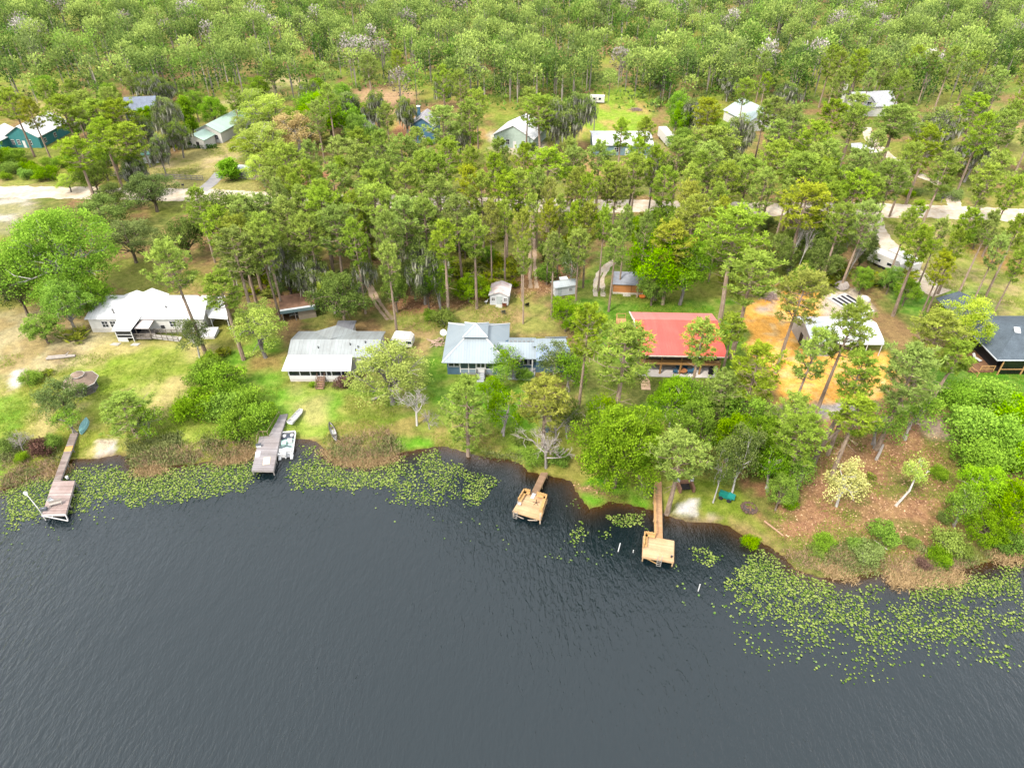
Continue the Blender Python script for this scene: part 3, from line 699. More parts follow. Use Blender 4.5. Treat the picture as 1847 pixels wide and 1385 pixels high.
for x in (11.4, 12.2, 13.6, 14.5): win(Cc, x, x + .55, .9, 2.6, 3.0, mull=False, fw=.14)
pt = MB(); pt.slab([(10.9, -.2, .12), (15.4, -.4, .12), (15.6, 3.0, .12), (10.6, 3.0, .12)], .3); tag(pt.build('stone_patio', mat('patio_stone', (190, 192, 196), .85, .2, 4), Cc))
MB().box(14.9, 15.05, 1.7, 1.85, .1, 3.0).build('porch_post', W_WHITE, Cc)
sdh = thing('satellite_dish', 'round white satellite dish by the left rear corner of the blue house', 'satellite dish', (-12.3, 102.8, 1.0))
mb = MB(); mb.tube((0, 0, -.2), (0, 0, 1.7), .06, .06, 6); mb.build('pole', mat('vent_grey', (150, 150, 150), .5), sdh)
mb = MB(); n = 16
vv = [(0, -.12, 1.75)] + [(.62 * math.cos(2 * PI * k / n), -.34 + .3 * math.sin(2 * PI * k / n), 2.0 + .52 * math.sin(2 * PI * k / n)) for k in range(n)]
mb.add(vv, [(0, 1 + k, 1 + (k + 1) % n) for k in range(n)]); mb.build('dish', W_WHITE, sdh)

# --- D: red roofed house on posts
D = thing('red_roof_house', 'raised house with broad red metal roof over an open timber porch', 'house', (20.9, 91.4, 1.0), R(-2.0))
RD = roofmat('red_metal_roof', (252, 90, 78), .45, 0, (246, 118, 104), .6, k=.42)
RD2 = roofmat('red_metal_roof_faded', (246, 148, 142), .45, 0, (240, 178, 168), .6)
SD = siding('grey_tan_siding', (176, 160, 140))
w = MB(); w.box(.5, 13.8, 3.4, 12.4, -.3, 2.3); w.prismx([(2.6, 2.3), (12.6, 2.3), (12.6, 4.75), (9.4, 5.65), (2.6, 4.75)], .4, 13.9); w.build('wall', SD, D)
MB().slab([(0, 0, 4.8), (14.3, 0, 4.8), (14.3, 9.4, 5.85), (0, 9.4, 5.85)], .12).build('roof', RD, D)
MB().slab([(-.3, 9.4, 5.85), (14.3, 9.4, 5.85), (14.3, 13.3, 4.9), (-.3, 13.3, 4.9)], .12).build('roof', RD2, D)
fa = MB(); fa.path([(-.08, 0, 4.78), (-.08, 9.4, 5.83)], [.14, .14], 4); fa.path([(-.2, 9.4, 5.83), (-.36, 13.3, 4.9)], [.14, .14], 4); fa.box(0, 14.3, -.08, -.003, 4.62, 4.8); fa.build('fascia', mat('cream_trim', (250, 238, 222), .6), D)
pf = MB(); pf.box(.5, 13.8, 1.4, 2.6, 2.15, 2.35); pf.build('porch_floor', WOOD_TAN, D)
pc = MB()
for x in (.5, 3.9, 7.2, 10.5, 13.6): pc.box(x, x + .26, 1.3, 1.56, -.2, 2.1); pc.box(x + .05, x + .2, 1.35, 1.5, 2.35, 4.7)
pc.box(.45, 13.9, 1.24, 1.42, 2.1, 2.5); pc.build('porch_frame', mat('tan_timber', (196, 150, 92), .8, .15), D)
rl = MB(); rl.box(.6, 13.8, 1.36, 1.44, 3.3, 3.4); rl.build('railing', mat('grey_rail', (168, 156, 146), .8), D)
MB().box(.6, 13.8, 2.3, 2.36, 2.4, 4.7).build('porch_screen', glass('porch_screen_brown', (52, 40, 38)), D)
tag(MB().slab([(0, .6, .12), (14.2, .6, .12), (14.2, 3.4, .12), (0, 3.4, .12)], .3).build('patio_slab', mat('white_patio', (246, 238, 232), .8, .1, 1.2), D))
sd2 = thing('timber_deck', 'tan timber deck with railing and stairs at the left side of the red roof', 'deck', (19.6, 101.5, 1.0), R(-2))
MB().box(-.7, 1.1, -1.0, 5.2, 2.2, 2.35).build('floor', planks('tan_deck', (226, 176, 124), .15, 1), sd2)
rl = MB(); fence_rail(rl, (-.65, -.5, 2.35), (-.65, 5.1, 2.35), 1.0, 3); fence_rail(rl, (-.65, 5.15, 2.35), (1.0, 5.15, 2.35), 1.0, 1); rl.build('railing', WOOD_TAN, sd2)
for y in (-.9, 2, 5): MB().box(-.65, -.5, y, y + .15, -.2, 2.2).build('post', WOOD_TAN, sd2)
sp = MB()
for k in range(8): sp.box(-2.4 + k * .22, -2.16 + k * .22, -.9, .1, .1 + k * .27, .16 + k * .27)
for y in (-.95, .12): sp.tube((-2.5, y, .95), (-.7, y, 3.2), .05, .05, 4); sp.tube((-2.5, y, .0), (-.7, y, 2.2), .09, .09, 4)
sp.build('stairs', WOOD_TAN, sd2)

# --- E: white metal barn on the cleared lot
E_ = thing('metal_barn', 'white metal carport barn with closed left end on the orange sand lot', 'barn', (51.7, 97.9, 1.0))
RE = roofmat('barn_white_roof', (252, 254, 255), .9, 0, (226, 232, 238), .4)
prof = [(-.05, 2.5), (.25, 3.0), (.9, 3.28), (4.3, 4.15), (7.7, 3.28), (8.35, 3.0), (8.65, 2.5)]
rf = MB()
for i in range(6):
    (y0, z0), (y1, z1) = prof[i], prof[i + 1]
    rf.slab([(0, y0, z0), (12.7, y0, z0), (12.7, y1, z1), (0, y1, z1)], .06)
rf.build('roof', RE, E_)
w = MB(); w.prismx([(0, -.2), (8.6, -.2), (8.6, 2.5), (7.7, 3.2), (4.3, 4.05), (.9, 3.2), (0, 2.5)], .02, .14); w.build('end_wall', siding('barn_wall', (222, 214, 208), .3, vertical=True), E_)
w = MB(); w.box(.14, 12.6, 8.42, 8.56, -.2, 2.6); w.box(12.5, 12.62, 4.5, 8.42, -.2, 2.9); w.build('back_wall', siding('barn_back', (206, 204, 200), .3, vertical=True), E_)
w = MB(); w.box(.16, 4.6, .05, .17, -.2, 2.5); w.build('front_wall', siding('barn_back', (206, 204, 200), .3, vertical=True), E_)
door(E_, 3.4, 4.6, 0, 2.1, 0.02, mat('door_dark', (58, 56, 60), .6), 'x', -1)
for x in (4.7, 7.4, 10.0, 12.5): MB().box(x - .05, x + .06, .05, .16, -.2, 2.6).build('post', W_WHITE, E_)
MB().box(4.7, 12.5, .07, .14, 2.4, 2.55).build('header', W_WHITE, E_)

# --- F: dark roofed house at the right edge
F_ = thing('dark_roof_house', 'dark house with charcoal hip shingle roof and timber deck at the right edge', 'house', (79.6, 92.3, 1.0))
SF = shingle('charcoal_shingles', (118, 132, 144), k=.28)
w = MB(); w.box(2.2, 16, 1.2, 13.2, -.3, 3.1); w.box(1.8, 6.8, 13.2, 20, -.3, 3.05); w.build('wall', siding('dark_siding', (52, 48, 50), .2), F_)
a, b, c_, d_ = (1.0, 0, 3.2), (18.5, 0, 3.2), (18.5, 13.8, 3.2), (1.0, 13.8, 3.2); r1, r2 = (7.5, 6.9, 5.9), (14, 6.9, 5.9)
for q_ in ([a, b, r2, r1], [b, c_, r2], [c_, d_, r1, r2], [d_, a, r1]): MB().slab(q_, .14).build('roof_slope', SF, F_)
MB().slab([(.8, 13.0, 3.15), (4.6, 12.0, 4.6), (4.6, 20.3, 4.6), (.8, 20.3, 3.15)][::1], .12).build('wing_roof', SF, F_)
MB().slab([(4.6, 20.3, 4.6), (4.6, 12.0, 4.6), (8.2, 12.2, 3.25), (8.2, 20.3, 3.15)], .12).build('wing_roof', SF, F_)
g_ = MB(); g_.box(.95, 18.5, -.14, -.02, 3.06, 3.22); g_.box(.86, .98, -.14, 13, 3.06, 3.22); g_.build('gutter', mat('white_gutter', (226, 232, 238), .5), F_)
sl = MB(); sl.slab([(6.0, 5.2, 5.3), (6.9, 5.0, 5.32), (7.1, 6.0, 5.75), (6.2, 6.2, 5.72)], .15); sl.build('skylight', mat('white_skylight', (246, 250, 255), .3), F_)
for x in (2.3, 6.2, 10.1): MB().box(x, x + .16, .1, .26, -.2, 3.1).build('porch_post', WOOD_TAN, F_)
MB().box(2.3, 16, .12, .2, 1.1, 1.2).build('porch_rail', WOOD_TAN, F_)
MB().box(2.3, 16, .25, .3, .1, 3.0).build('porch_screen', glass('porch_screen_dark', (28, 28, 32)), F_)
dk = thing('timber_deck', 'small raw timber deck with railing beside the dark roofed house', 'deck', (78.0, 94.0, 1.0))
MB().box(-.6, 3.6, -1.0, 5.0, .1, .45).build('floor', planks('brown_deck', (150, 112, 84), .16, 0), dk)
rl = MB(); fence_rail(rl, (-.55, -.9, .45), (-.55, 4.9, .45), 1.0, 4, bal=22); fence_rail(rl, (1.2, -.95, .45), (3.5, -.95, .45), 1.0, 2, bal=9); fence_rail(rl, (-.55, -.95, .3), (.2, -2.2, 0), 1.0, 1); rl.build('railing', WOOD_TAN, dk)
ch = thing('deck_chair', 'grey lounge chair on the timber deck by the dark roofed house', 'chair', (80.2, 96.2, 1.45), R(25))
MB().slab([(-.3, -.9, .35), (.3, -.9, .35), (.3, .3, .35), (-.3, .3, .35)], .06).build('seat', W_WHITE, ch); MB().slab([(-.3, .3, .35), (.3, .3, .35), (.3, .8, .95), (-.3, .8, .95)], .06).build('backrest', W_WHITE, ch)
for x in (-.28, .24):
    for y in (-.85, .2): MB().box(x, x + .05, y, y + .05, 0, .3).build('leg', mat('vent_grey', (150, 150, 150), .5), ch)

# --- sheds and outbuildings
def shed(name, label, loc, rz, W, D, e, r, wall, roof, ridge='x', cat='shed', dr=None, wins=(), ov=.25):
    t = thing(name, label, cat, loc, rz); gable(t, W, D, e, r, wall, roof, ov, ridge)
    if dr: door(t, *dr)
    for q_ in wins: win(t, *q_)
    return t
GS = roofmat('rusty_white_roof', (255, 250, 248), .5, 1, (196, 104, 76), 1.0)
t = shed('garden_shed', 'small white shed with rust stained roof and grey double door', (-4.3, 115.4, 1.0), R(-6), 3.6, 4.2, 2.2, 2.9, siding('shed_white', (240, 244, 246), .25), GS, 'y', dr=(1.3, 2.4, 0, 1.95, 0, mat('pale_grey_door', (206, 216, 214), .6)), wins=[(.35, .95, 1.0, 1.6, 0), (2.75, 3.3, 1.0, 1.6, 0)])
MB().slab([(1.2, -1.0, .12), (2.5, -1.0, .02), (2.5, 0, .2), (1.2, 0, .2)], .12).build('ramp', mat('pale_ramp', (226, 220, 208), .9, .15), t)
shed('garden_shed', 'narrow white shed with half hidden front between two sandy lanes', (8.6, 118.4, 1.0), R(16), 4.3, 2.3, 2.1, 2.6, siding('shed_white', (240, 244, 246), .25), roofmat('shed_grey_roof', (214, 224, 228), .4, 0), 'x', dr=(.5, 1.3, 0, 1.9, 0, mat('pale_grey_door', (206, 216, 214), .6)), wins=[(2.9, 3.4, .9, 1.5, 0)])
wt = thing('well_house', 'small pale blue well house with a sloped lid behind the narrow white shed', 'well house', (10.0, 122.0, 1.0), R(16))
MB().box(0, 1.5, 0, 1.3, -.1, 1.5).build('body', siding('pale_blue_box', (206, 222, 232), .3), wt); MB().slab([(-.1, -.15, 1.5), (1.6, -.15, 1.5), (1.6, 1.4, 1.75), (-.1, 1.4, 1.75)], .08).build('lid', W_WHITE, wt); win(wt, .5, 1.2, .8, 1.25, 0, mull=False)
t = shed('tan_shed', 'tan shed with grey shingle roof and pale footing beside the curved track', (20.2, 119.6, 1.0), R(-5), 5.9, 4.9, 2.3, 3.1, mat('tan_panel', (222, 152, 92), .8, .12, 1.5), mat('grey_felt_roof', (168, 172, 182), .9, .22, 1.2), 'x')
MB().box(-.04, 5.94, -.04, 4.94, -.3, .45).build('footing', mat('cream_footing', (246, 236, 214), .8), t); MB().box(3.55, 3.62, -.03, .02, .45, 2.2).build('door_seam', mat('dark_seam', (120, 78, 46), .8), t)
MB().slab([(2.0, -.9, .1), (3.5, -.9, .1), (3.5, 0, .25), (2.0, 0, .25)], .15).build('step', CONCRETE, t)
t = thing('leanto_shed', 'low open shed with litter covered roof and teal fascia under the trees', 'shed', (-42.9, 109.0, 1.0), R(17))
MB().slab([(-.3, -.3, 2.5), (6.2, -.3, 2.5), (6.2, 5.2, 2.8), (-.3, 5.2, 2.8)], .1).build('roof', mat('litter_roof', (156, 118, 94), .95, .35, 1.3), t)
MB().box(-.3, 6.2, -.42, -.31, 2.0, 2.62).build('fascia', siding('teal_fascia', (120, 146, 150), .12), t)
MB().box(-.25, 6.1, -.36, .2, 2.55, 2.66).build('edge_flashing', mat('white_flashing', (236, 240, 242), .6, .3, 2), t)
w = MB(); w.box(2.8, 6.0, 0, .12, -.2, 1.95); w.box(5.9, 6.0, .12, 5, -.2, 2.5); w.box(0, 5.9, 4.9, 5, -.2, 2.6); w.box(-.1, 0, .1, 5, -.2, 2.5); w.build('wall', siding('grey_tan_board', (172, 158, 138), .2), t)
for x in (0, 2.2): MB().box(x, x + .12, -.1, .02, -.1, 2.05).build('post', WOOD_GREY, t)
t = thing('workbench', 'pale cluttered workbench inside the open left bay of the low shed', 'workbench', (-42.0, 110.0, 1.0), R(17))
MB().box(0, 1.5, 0, .7, .75, .83).build('top', mat('pale_top', (186, 190, 176), .7), t)
for x in (0, 1.42):
    for y in (0, .62): MB().box(x, x + .08, y, y + .08, 0, .75).build('leg', WOOD_GREY, t)
t = shed('green_roof_shed', 'tiny white shed with green roof at the edge of the fenced yard', (-105.3, 193.6, 1.0), R(6), 3.9, 3.0, 2.6, 3.2, siding('shed_white', (240, 244, 246), .25), roofmat('green_metal_roof', (110, 184, 160), .4, 0), 'x', ov=.3, dr=(2.7, 3.5, 0, 1.9, 0, W_WHITE))

# gazebo
gz = thing('gazebo', 'octagonal gazebo with tan shingle two tier roof on the left lawn', 'gazebo', (-70.2, 88.3, 1.0), R(8))
oc = lambda r, z, k: (r * math.cos(PI / 8 + k * PI / 4), r * math.sin(PI / 8 + k * PI / 4), z)
SG = shingle('tan_shingles', (184, 160, 142), k=.3); cap = mat('white_eave', (236, 232, 226), .7)
r_ = MB()
for k in range(8): r_.slab([oc(2.7, 1.95, k), oc(2.7, 1.95, k + 1), oc(.85, 3.0, k + 1), oc(.85, 3.0, k)], .08)
r_.build('roof', SG, gz)
r_ = MB()
for k in range(8): r_.add([oc(1.05, 3.15, k), oc(1.05, 3.15, k + 1), (0, 0, 3.75)], [(0, 1, 2)]); r_.add([oc(.75, 2.9, k), oc(.75, 2.9, k + 1), oc(.75, 3.2, k + 1), oc(.75, 3.2, k)], [(0, 1, 2, 3)])
r_.build('upper_roof', SG, gz)
r_ = MB()
for k in range(8): r_.tube(oc(2.71, 1.9, k), oc(2.71, 1.9, k + 1), .06, .07, 4); r_.tube(oc(1.06, 3.12, k), oc(1.06, 3.12, k + 1), .04, .05, 4)
r_.build('eave_trim', cap, gz)
for k in range(8): MB().path([oc(2.05, -.1, k), oc(2.05, 2.15, k)], [.07, .07], 6).build('post', mat('gazebo_post', (120, 130, 128), .8), gz)
r_ = MB()
for k in range(7):
    for z in (.25, .5, .9): r_.tube(oc(2.05, z, k), oc(2.05, z, k + 1), .04, .04, 4)
    for j in range(6):
        p, q_ = Vector(oc(2.05, .2, k)), Vector(oc(2.05, .2, k + 1)); p = p.lerp(q_, (j + .5) / 6); r_.box(p.x - .02, p.x + .02, p.y - .02, p.y + .02, .2, .9)
r_.build('railing', mat('gazebo_rail', (120, 112, 92), .8), gz)
r_ = MB(); r_.add([oc(2.15, .12, k) for k in range(8)] + [oc(2.15, -.3, k) for k in range(8)], [tuple(range(8))] + [(k, 8 + k, 8 + (k + 1) % 8, (k + 1) % 8) for k in range(8)]); r_.build('floor', WOOD_GREY, gz)

# --- houses beyond the sand road
TEAL = siding('teal_siding', (70, 150, 152), .25)
def house(name, label, loc, rz, W, D, e, r, wall, roof, ridge='x', wins=(), dr=None, ov=.4, chim=None):
    t = thing(name, label, 'house', loc, rz); gable(t, W, D, e, r, wall, roof, ov, ridge)
    for q_ in wins: win(t, *q_)
    if dr: door(t, *dr)
    if chim:
        x, y, z, h = chim; c = MB(); c.box(x - .45, x + .45, y - .45, y + .45, z - 1.5, z + h); c.build('chimney', wall, t)
        MB().box(x - .55, x + .55, y - .55, y + .55, z + h, z + h + .25).build('chimney_cap', W_WHITE, t)
    return t
T = house('teal_house', 'teal house with wide white metal roof at the upper left corner', (-152, 207.5, 1.0), R(-4), 10.2, 15, 3.4, 6.3, TEAL, RA, 'y', [(1.4, 2.2, 1.0, 2.3, 0), (3.2, 4.0, 1.0, 2.3, 0), (6.6, 7.6, 1.0, 2.4, 0), (2.0, 3.0, 1.0, 2.2, 10.2, 'x', 1), (7.0, 8.0, 1.0, 2.2, 10.2, 'x', 1)], (4.7, 5.6, 0, 2.1, 0, W_WHITE))
gable(T, 7.5, 9, 3.2, 5.2, TEAL, RA, .4, 'y', -7.0, -3.5, wname='wing_wall', rname='wing_roof'); win(T, -5.5, -4.2, 1.0, 2.2, -3.5); win(T, -2.8, -1.6, 1.0, 2.2, -3.5)
house('navy_house', 'tall dark navy house behind the mossy trees at upper left', (-124, 226, 1.0), R(10), 9, 10, 5.6, 8.2, siding('navy_siding', (82, 92, 116), .3), shingle('slate_shingles', (140, 150, 168)), 'x', [(1.5, 2.5, 3.5, 4.8, 0), (5.5, 6.5, 3.5, 4.8, 0), (5.5, 6.5, 1.0, 2.2, 0)], (3.3, 4.3, 0, 2.1, 0, mat('door_dark', (58, 56, 60), .6)))
MINT = roofmat('mint_metal_roof', (196, 226, 206), .45, 1, (170, 206, 188), .5)
T = house('green_roof_house', 'white house with long mint green metal roof at the end of the fenced yard', (-97, 213.5, 1.0), R(-14), 8.4, 20, 3.3, 5.2, siding('white_siding', (250, 248, 240), .22), MINT, 'y', [(1.0, 2.0, 1.0, 2.3, 0), (6.2, 7.2, 1.0, 2.3, 0), (4, 5, 1, 2.2, 0, 'x', -1), (12, 13, 1, 2.2, 0, 'x', -1)])
gable(T, 6.4, 5.4, 2.7, 4.0, siding('white_siding', (250, 248, 240), .22), MINT, .35, 'y', .2, -6.2, wname='porch_wall', rname='porch_roof'); door(T, 3.8, 4.8, 0, 2.0, -6.2, mat('door_dark', (58, 56, 60), .6)); win(T, 1.2, 2.2, .9, 2.0, -6.2)
house('white_cottage', 'white cottage with steep grey gable behind the bright green oak', (-54, 222, 1.0), R(-24), 7, 8, 3.0, 5.2, siding('white_siding', (250, 248, 240), .22), roofmat('shed_grey_roof', (214, 224, 228), .4, 0), 'x', [(1.5, 2.5, 1, 2.2, 0), (4.5, 5.5, 1, 2.2, 0)])
house('two_storey_house', 'two storey blue house with grey gable roof and chimney above the pines', (-31.0, 211.5, 1.0), R(-6), 7.5, 9, 5.2, 7.6, siding('deep_blue_siding', (84, 130, 160), .25), shingle('light_shingles', (196, 192, 196)), 'y', [(.9, 1.8, 3.5, 4.8, 0), (.9, 1.8, 1.0, 2.2, 0), (3.6, 4.5, 1.0, 2.2, 0), (5.3, 6.2, 3.5, 4.8, 0)], chim=(1.6, 6.5, 6.6, 2.4))
T = house('white_roof_house', 'pale green house with steep white roof behind a cluster of pines', (-5.5, 209.0, 1.0), R(-20), 12.5, 13, 3.4, 6.6, siding('pale_green_siding', (206, 226, 214), .25), RA, 'y', [(1.5, 2.5, 1, 2.4, 0), (4.0, 5.0, 1, 2.4, 0), (9.0, 10.0, 1, 2.4, 0)], (6.2, 7.2, 0, 2.1, 0, W_WHITE))
T = house('long_white_house', 'long low house with broad white roof beyond the road centre right', (24.0, 200.6, 1.0), R(-1), 17, 12.5, 3.0, 4.2, siding('blue_grey_siding', (140, 170, 178), .25), RA, 'x', [(2, 3.2, 1, 2.2, 0), (6, 7.2, 1, 2.2, 0), (13, 14.2, 1, 2.2, 0), (4, 5, 1, 2.2, 0, 'x', -1)], (9.2, 10.2, 0, 2.1, 0, W_WHITE))
shed('pump_shed', 'little white roofed outbuilding standing between road pines', (38.2, 187.5, 1.0), R(4), 3.6, 4.4, 2.3, 3.0, siding('shed_white', (240, 244, 246), .25), RA, 'y', dr=(1.3, 2.2, 0, 1.9, 0, mat('pale_grey_door', (206, 216, 214), .6)))
T = house('sage_roof_house', 'house with sage green roof and white rear gable among the pines at upper right', (75, 222, 1.0), R(18), 12, 14, 3.2, 6.4, siding('white_siding', (250, 248, 240), .22), roofmat('sage_roof', (190, 208, 202), .5, 1, (170, 190, 184), .5), 'y', [(1, 2, 1, 2.2, 0), (7, 8, 1, 2.2, 0)])
T = house('dormer_house', 'white house with gable dormer window near the top right', (116, 238, 1.0), R(8), 14, 11, 3.4, 6.6, siding('white_siding', (250, 248, 240), .22), shingle('pale_shingles', (206, 208, 214)), 'x', [(2, 3, 1, 2.2, 0), (9, 10, 1, 2.2, 0)], chim=(-3.2, 5, 5, 4.2))
gable(T, 3.6, 4.0, 4.6, 6.2, W_WHITE, shingle('pale_shingles', (206, 208, 214)), .25, 'y', 2.2, .4, zb=3.2, wname='dormer_wall', rname='dormer_roof'); win(T, 3.2, 4.8, 4.6 - 1.2, 4.7, .4)
for i, (px, py, rz) in enumerate(((1545, 280, -20), (1572, 290, 10))):
    x, y, z = G(px, py); t = thing('canopy_tent', ('white peaked canopy tent, the left one of two by the sand drive', 'white slanted canopy tent, the right one of two by the sand drive')[i], 'tent', (x - 2, y, z), R(rz), 'canopy tents by the sand drive')
    MB().add([(-.2, -.2, 2.3), (4.2, -.2, 2.3), (4.2, 3.7, 2.3), (-.2, 3.7, 2.3), (2, 1.75, 3.3)], [(0, 1, 4), (1, 2, 4), (2, 3, 4), (3, 0, 4)]).build('canopy', W_WHITE, t)
    for a_, b_ in ((0, 0), (4, 0), (4, 3.5), (0, 3.5)): MB().tube((a_, b_, -.1), (a_, b_, 2.35), .05, .05, 6).build('post', mat('vent_grey', (150, 150, 150), .5), t)
# white pair of campers by the sand drive
trailer('camper_trailer', 'white camper parked under the trees, left of the pair on the sand drive', (79.6, 131.0, 1.0), R(-55), 7.2, 2.6, 2.9)
trailer('camper_trailer', 'white camper parked under the trees, right of the pair on the sand drive', (83.2, 131.2, 1.0), R(-66), 7.0, 2.6, 2.8)
# motorhome
mh = thing('motorhome', 'white motorhome with wide windscreen parked right of the long white house', 'motorhome', (47.4, 212.5, 1.0), R(6))
MB().prismx([(-5.2, .55), (5.0, .55), (5.0, 3.2), (-4.6, 3.2), (-5.2, 1.7)], -1.25, 1.25).build('body', mat('camper_white', (250, 246, 238), .45, .06), mh)
MB().slab([(-1.1, -5.25, 1.75), (1.1, -5.25, 1.75), (1.1, -4.72, 2.95), (-1.1, -4.72, 2.95)], .05).build('windscreen', glass('windscreen', (110, 140, 160)), mh)
MB().box(-1.25, 1.25, -5.5, -5.2, .5, .95).build('bumper', mat('grey_bumper', (200, 196, 192), .5), mh)
for s in (-1, 1):
    for y in (-3.5, 2.6): MB().path([(s * .95, y, .42), (s * 1.27, y, .42)], [.42, .42], 12).build('wheel', mat('tyre_black', (45, 45, 48), .8), mh)
    MB().box(s * .95 - .2, s * .95 + .2, -5.53, -5.5, .62, .85).build('headlight', mat('headlight', (240, 240, 240), .2), mh)
MB().box(-.4, .4, 0, .8, 3.2, 3.4).build('roof_unit', W_WHITE, mh)
t = thing('dark_pickup', 'dark pickup truck parked tight beside the motorhome', 'pickup', (51.2, 213, 1.0), R(14))
MB().prismx([(-2.6, .5), (2.6, .5), (2.6, 1.1), (.6, 1.1), (.2, 1.75), (-1.2, 1.75), (-1.7, 1.1), (-2.6, 1.0)], -.95, .95).build('body', mat('dark_paint', (52, 54, 66), .3, .1), t)
MB().prismx([(-1.55, 1.15), (.45, 1.15), (.1, 1.65), (-1.15, 1.65)], -.97, .97).build('window', W_GLASS, t)
for s in (-1, 1):
    for y in (-1.7, 1.7): MB().path([(s * .75, y, .38), (s * .98, y, .38)], [.38, .38], 12).build('wheel', mat('tyre_black', (45, 45, 48), .8), t)
t = thing('utility_trailer', 'small white box trailer on the far lawn beside a utility pole', 'trailer', (30.4, 255, 1.0), R(-8))
MB().box(-2.6, 2.6, -1.1, 1.1, .5, 2.6).build('body', mat('camper_white', (250, 246, 238), .45, .06), t); win(t, -1.5, -.6, 1.4, 2.1, -1.1, mull=False); win(t, .5, 1.4, 1.4, 2.1, -1.1, mull=False)
for s in (-1, 1): MB().path([(0, s * .9, .35), (0, s * 1.12, .35)], [.35, .35], 12).build('wheel', mat('tyre_black', (45, 45, 48), .8), t)
t = thing('utility_pole', 'grey wooden utility pole with cross arm on the far lawn', 'utility pole', (*P(1071, 238), 1.0))
MB().path([(0, 0, -.3), (0, 0, 10.5)], [.17, .12], 8).build('pole', mat('pole_wood', (150, 146, 138), .9), t); MB().box(-1.2, 1.2, -.07, .07, 9.6, 9.75).build('cross_arm', mat('pole_wood', (150, 146, 138), .9), t)
# ------------------------------------------------------------------ docks
class Frame:
    """local frame on the ground: origin o, x axis turned by a"""
    def __init__(s, o, a): s.o = o; s.a = a
    def loc(s, p): 
        dx, dy = p[0] - s.o[0], p[1] - s.o[1]; c, n = math.cos(s.a), math.sin(s.a)
        return dx * c + dy * n, -dx * n + dy * c
def dock(label, plat, walk, z, deck_m, post_m, group='docks along the shore', walk_m=None):
    """plat/walk: photo pixel corners fl, fr, br, bl at deck height z (front = lake side)"""
    A = [P(*q, z) for q in plat]
    a = math.atan2(A[1][1] - A[0][1], A[1][0] - A[0][0])
    o = (sum(p[0] for p in A) / 4, sum(p[1] for p in A) / 4)
    t = thing('dock', label, 'dock', (*o, 0), a, group); F = Frame(o, a)
    L = [F.loc(p) for p in A]
    MB().slab([(*p, z) for p in L], .12).build('platform', deck_m, t)
    Wl = None
    if walk:
        Wl = [F.loc(P(*q, z)) for q in walk]
        MB().slab([(*p, z + .006) for p in Wl], .1).build('walkway', walk_m or deck_m, t)
    b = MB()
    for i in range(4):
        p, q = Vector((*L[i], z - .2)), Vector((*L[(i + 1) % 4], z - .2)); b.tube(p, q, .1, .1, 4)
    if Wl: b.tube((*Wl[0], z - .15), (*Wl[3], z - .15), .08, .08, 4); b.tube((*Wl[1], z - .15), (*Wl[2], z - .15), .08, .08, 4)
    b.build('beam', post_m, t)
    pts = [Vector(p) for p in L]; n = max(2, int((pts[1] - pts[2]).length / 2))
    for k in range(n + 1):
        for e0, e1 in ((0, 3), (1, 2)):
            p = pts[e0].lerp(pts[e1], k / n); p = p * .96
            MB().path([(p.x, p.y, -1.6), (p.x, p.y, z - .1)], [.1, .09], 7).build('post', post_m, t)
    if Wl:
        pw = [Vector(p) for p in Wl]; n = max(2, int((pw[1] - pw[2]).length / 3))
        for k in range(n + 1):
            for e0, e1 in ((0, 3), (1, 2)):
                p = pw[e0].lerp(pw[e1], .04 + .92 * k / n); MB().path([(p.x, p.y, -1.5), (p.x, p.y, z - .1)], [.08, .07], 6).build('post', post_m, t)
    return t, L, Wl, F
OLD = planks('old_grey_deck', (176, 170, 172), .17, 1, .2, (160, 150, 148))
RED = planks('old_red_deck', (196, 178, 172), .17, 1, .24, (166, 142, 134))
NEW = planks('new_tan_deck', (232, 194, 152), .15, 1, .14, (214, 170, 124))
NEWW = planks('tan_walkway', (222, 178, 134), .15, 1, .12, (210, 160, 116))
BRN = planks('brown_walkway', (172, 140, 112), .15, 1, .2, (150, 124, 100))
PW = mat('dock_post_grey', (170, 164, 158), .9, .2); PT = mat('dock_post_tan', (206, 172, 130), .85, .15)
def ladder(t, x, y, z, m, h=1.2, w=.5, up=.0):
    mb = MB()
    for s in (-w / 2, w / 2): mb.tube((x + s, y, z + up), (x + s, y - .25, z - h), .035, .035, 5)
    for k in range(4): mb.tube((x - w / 2, y - .05 - .06 * k, z - .15 - k * .28), (x + w / 2, y - .05 - .06 * k, z - .15 - k * .28), .03, .03, 4)
    return mb.build('ladder', m, t)
def bench(t, p, q, z, m, side):
    p, q = Vector((*p, z)), Vector((*q, z)); d = (q - p).normalized(); n = Vector((-d.y, d.x, 0)) * side
    mb = MB(); k = Vector((0, 0, 1))
    mb.hexa([p + k * .4, q + k * .36, q + n * .42 + k * .36, p + n * .42 + k * .36, p + k * .41, q + k * .41, q + n * .42 + k * .41, p + n * .42 + k * .41])
    mb.hexa([p + k * .3, q + k * .3, q + n * .06 + k * .3, p + n * .06 + k * .3, p + k * .8, q + k * .8, q + n * .06 + k * .8, p + n * .06 + k * .8])
    mb.hexa([p - n * .06 + k * .8, q - n * .06 + k * .8, q + n * .1 + k * .8, p + n * .1 + k * .8, p - n * .06 + k * .84, q - n * .06 + k * .84, q + n * .1 + k * .84, p + n * .1 + k * .84])
    for i in range(4):
        c = p.lerp(q, i / 3); mb.box(c.x - .05, c.x + .05, c.y - .05, c.y + .05, z, z + .95)
    return mb.build('bench', m, t)

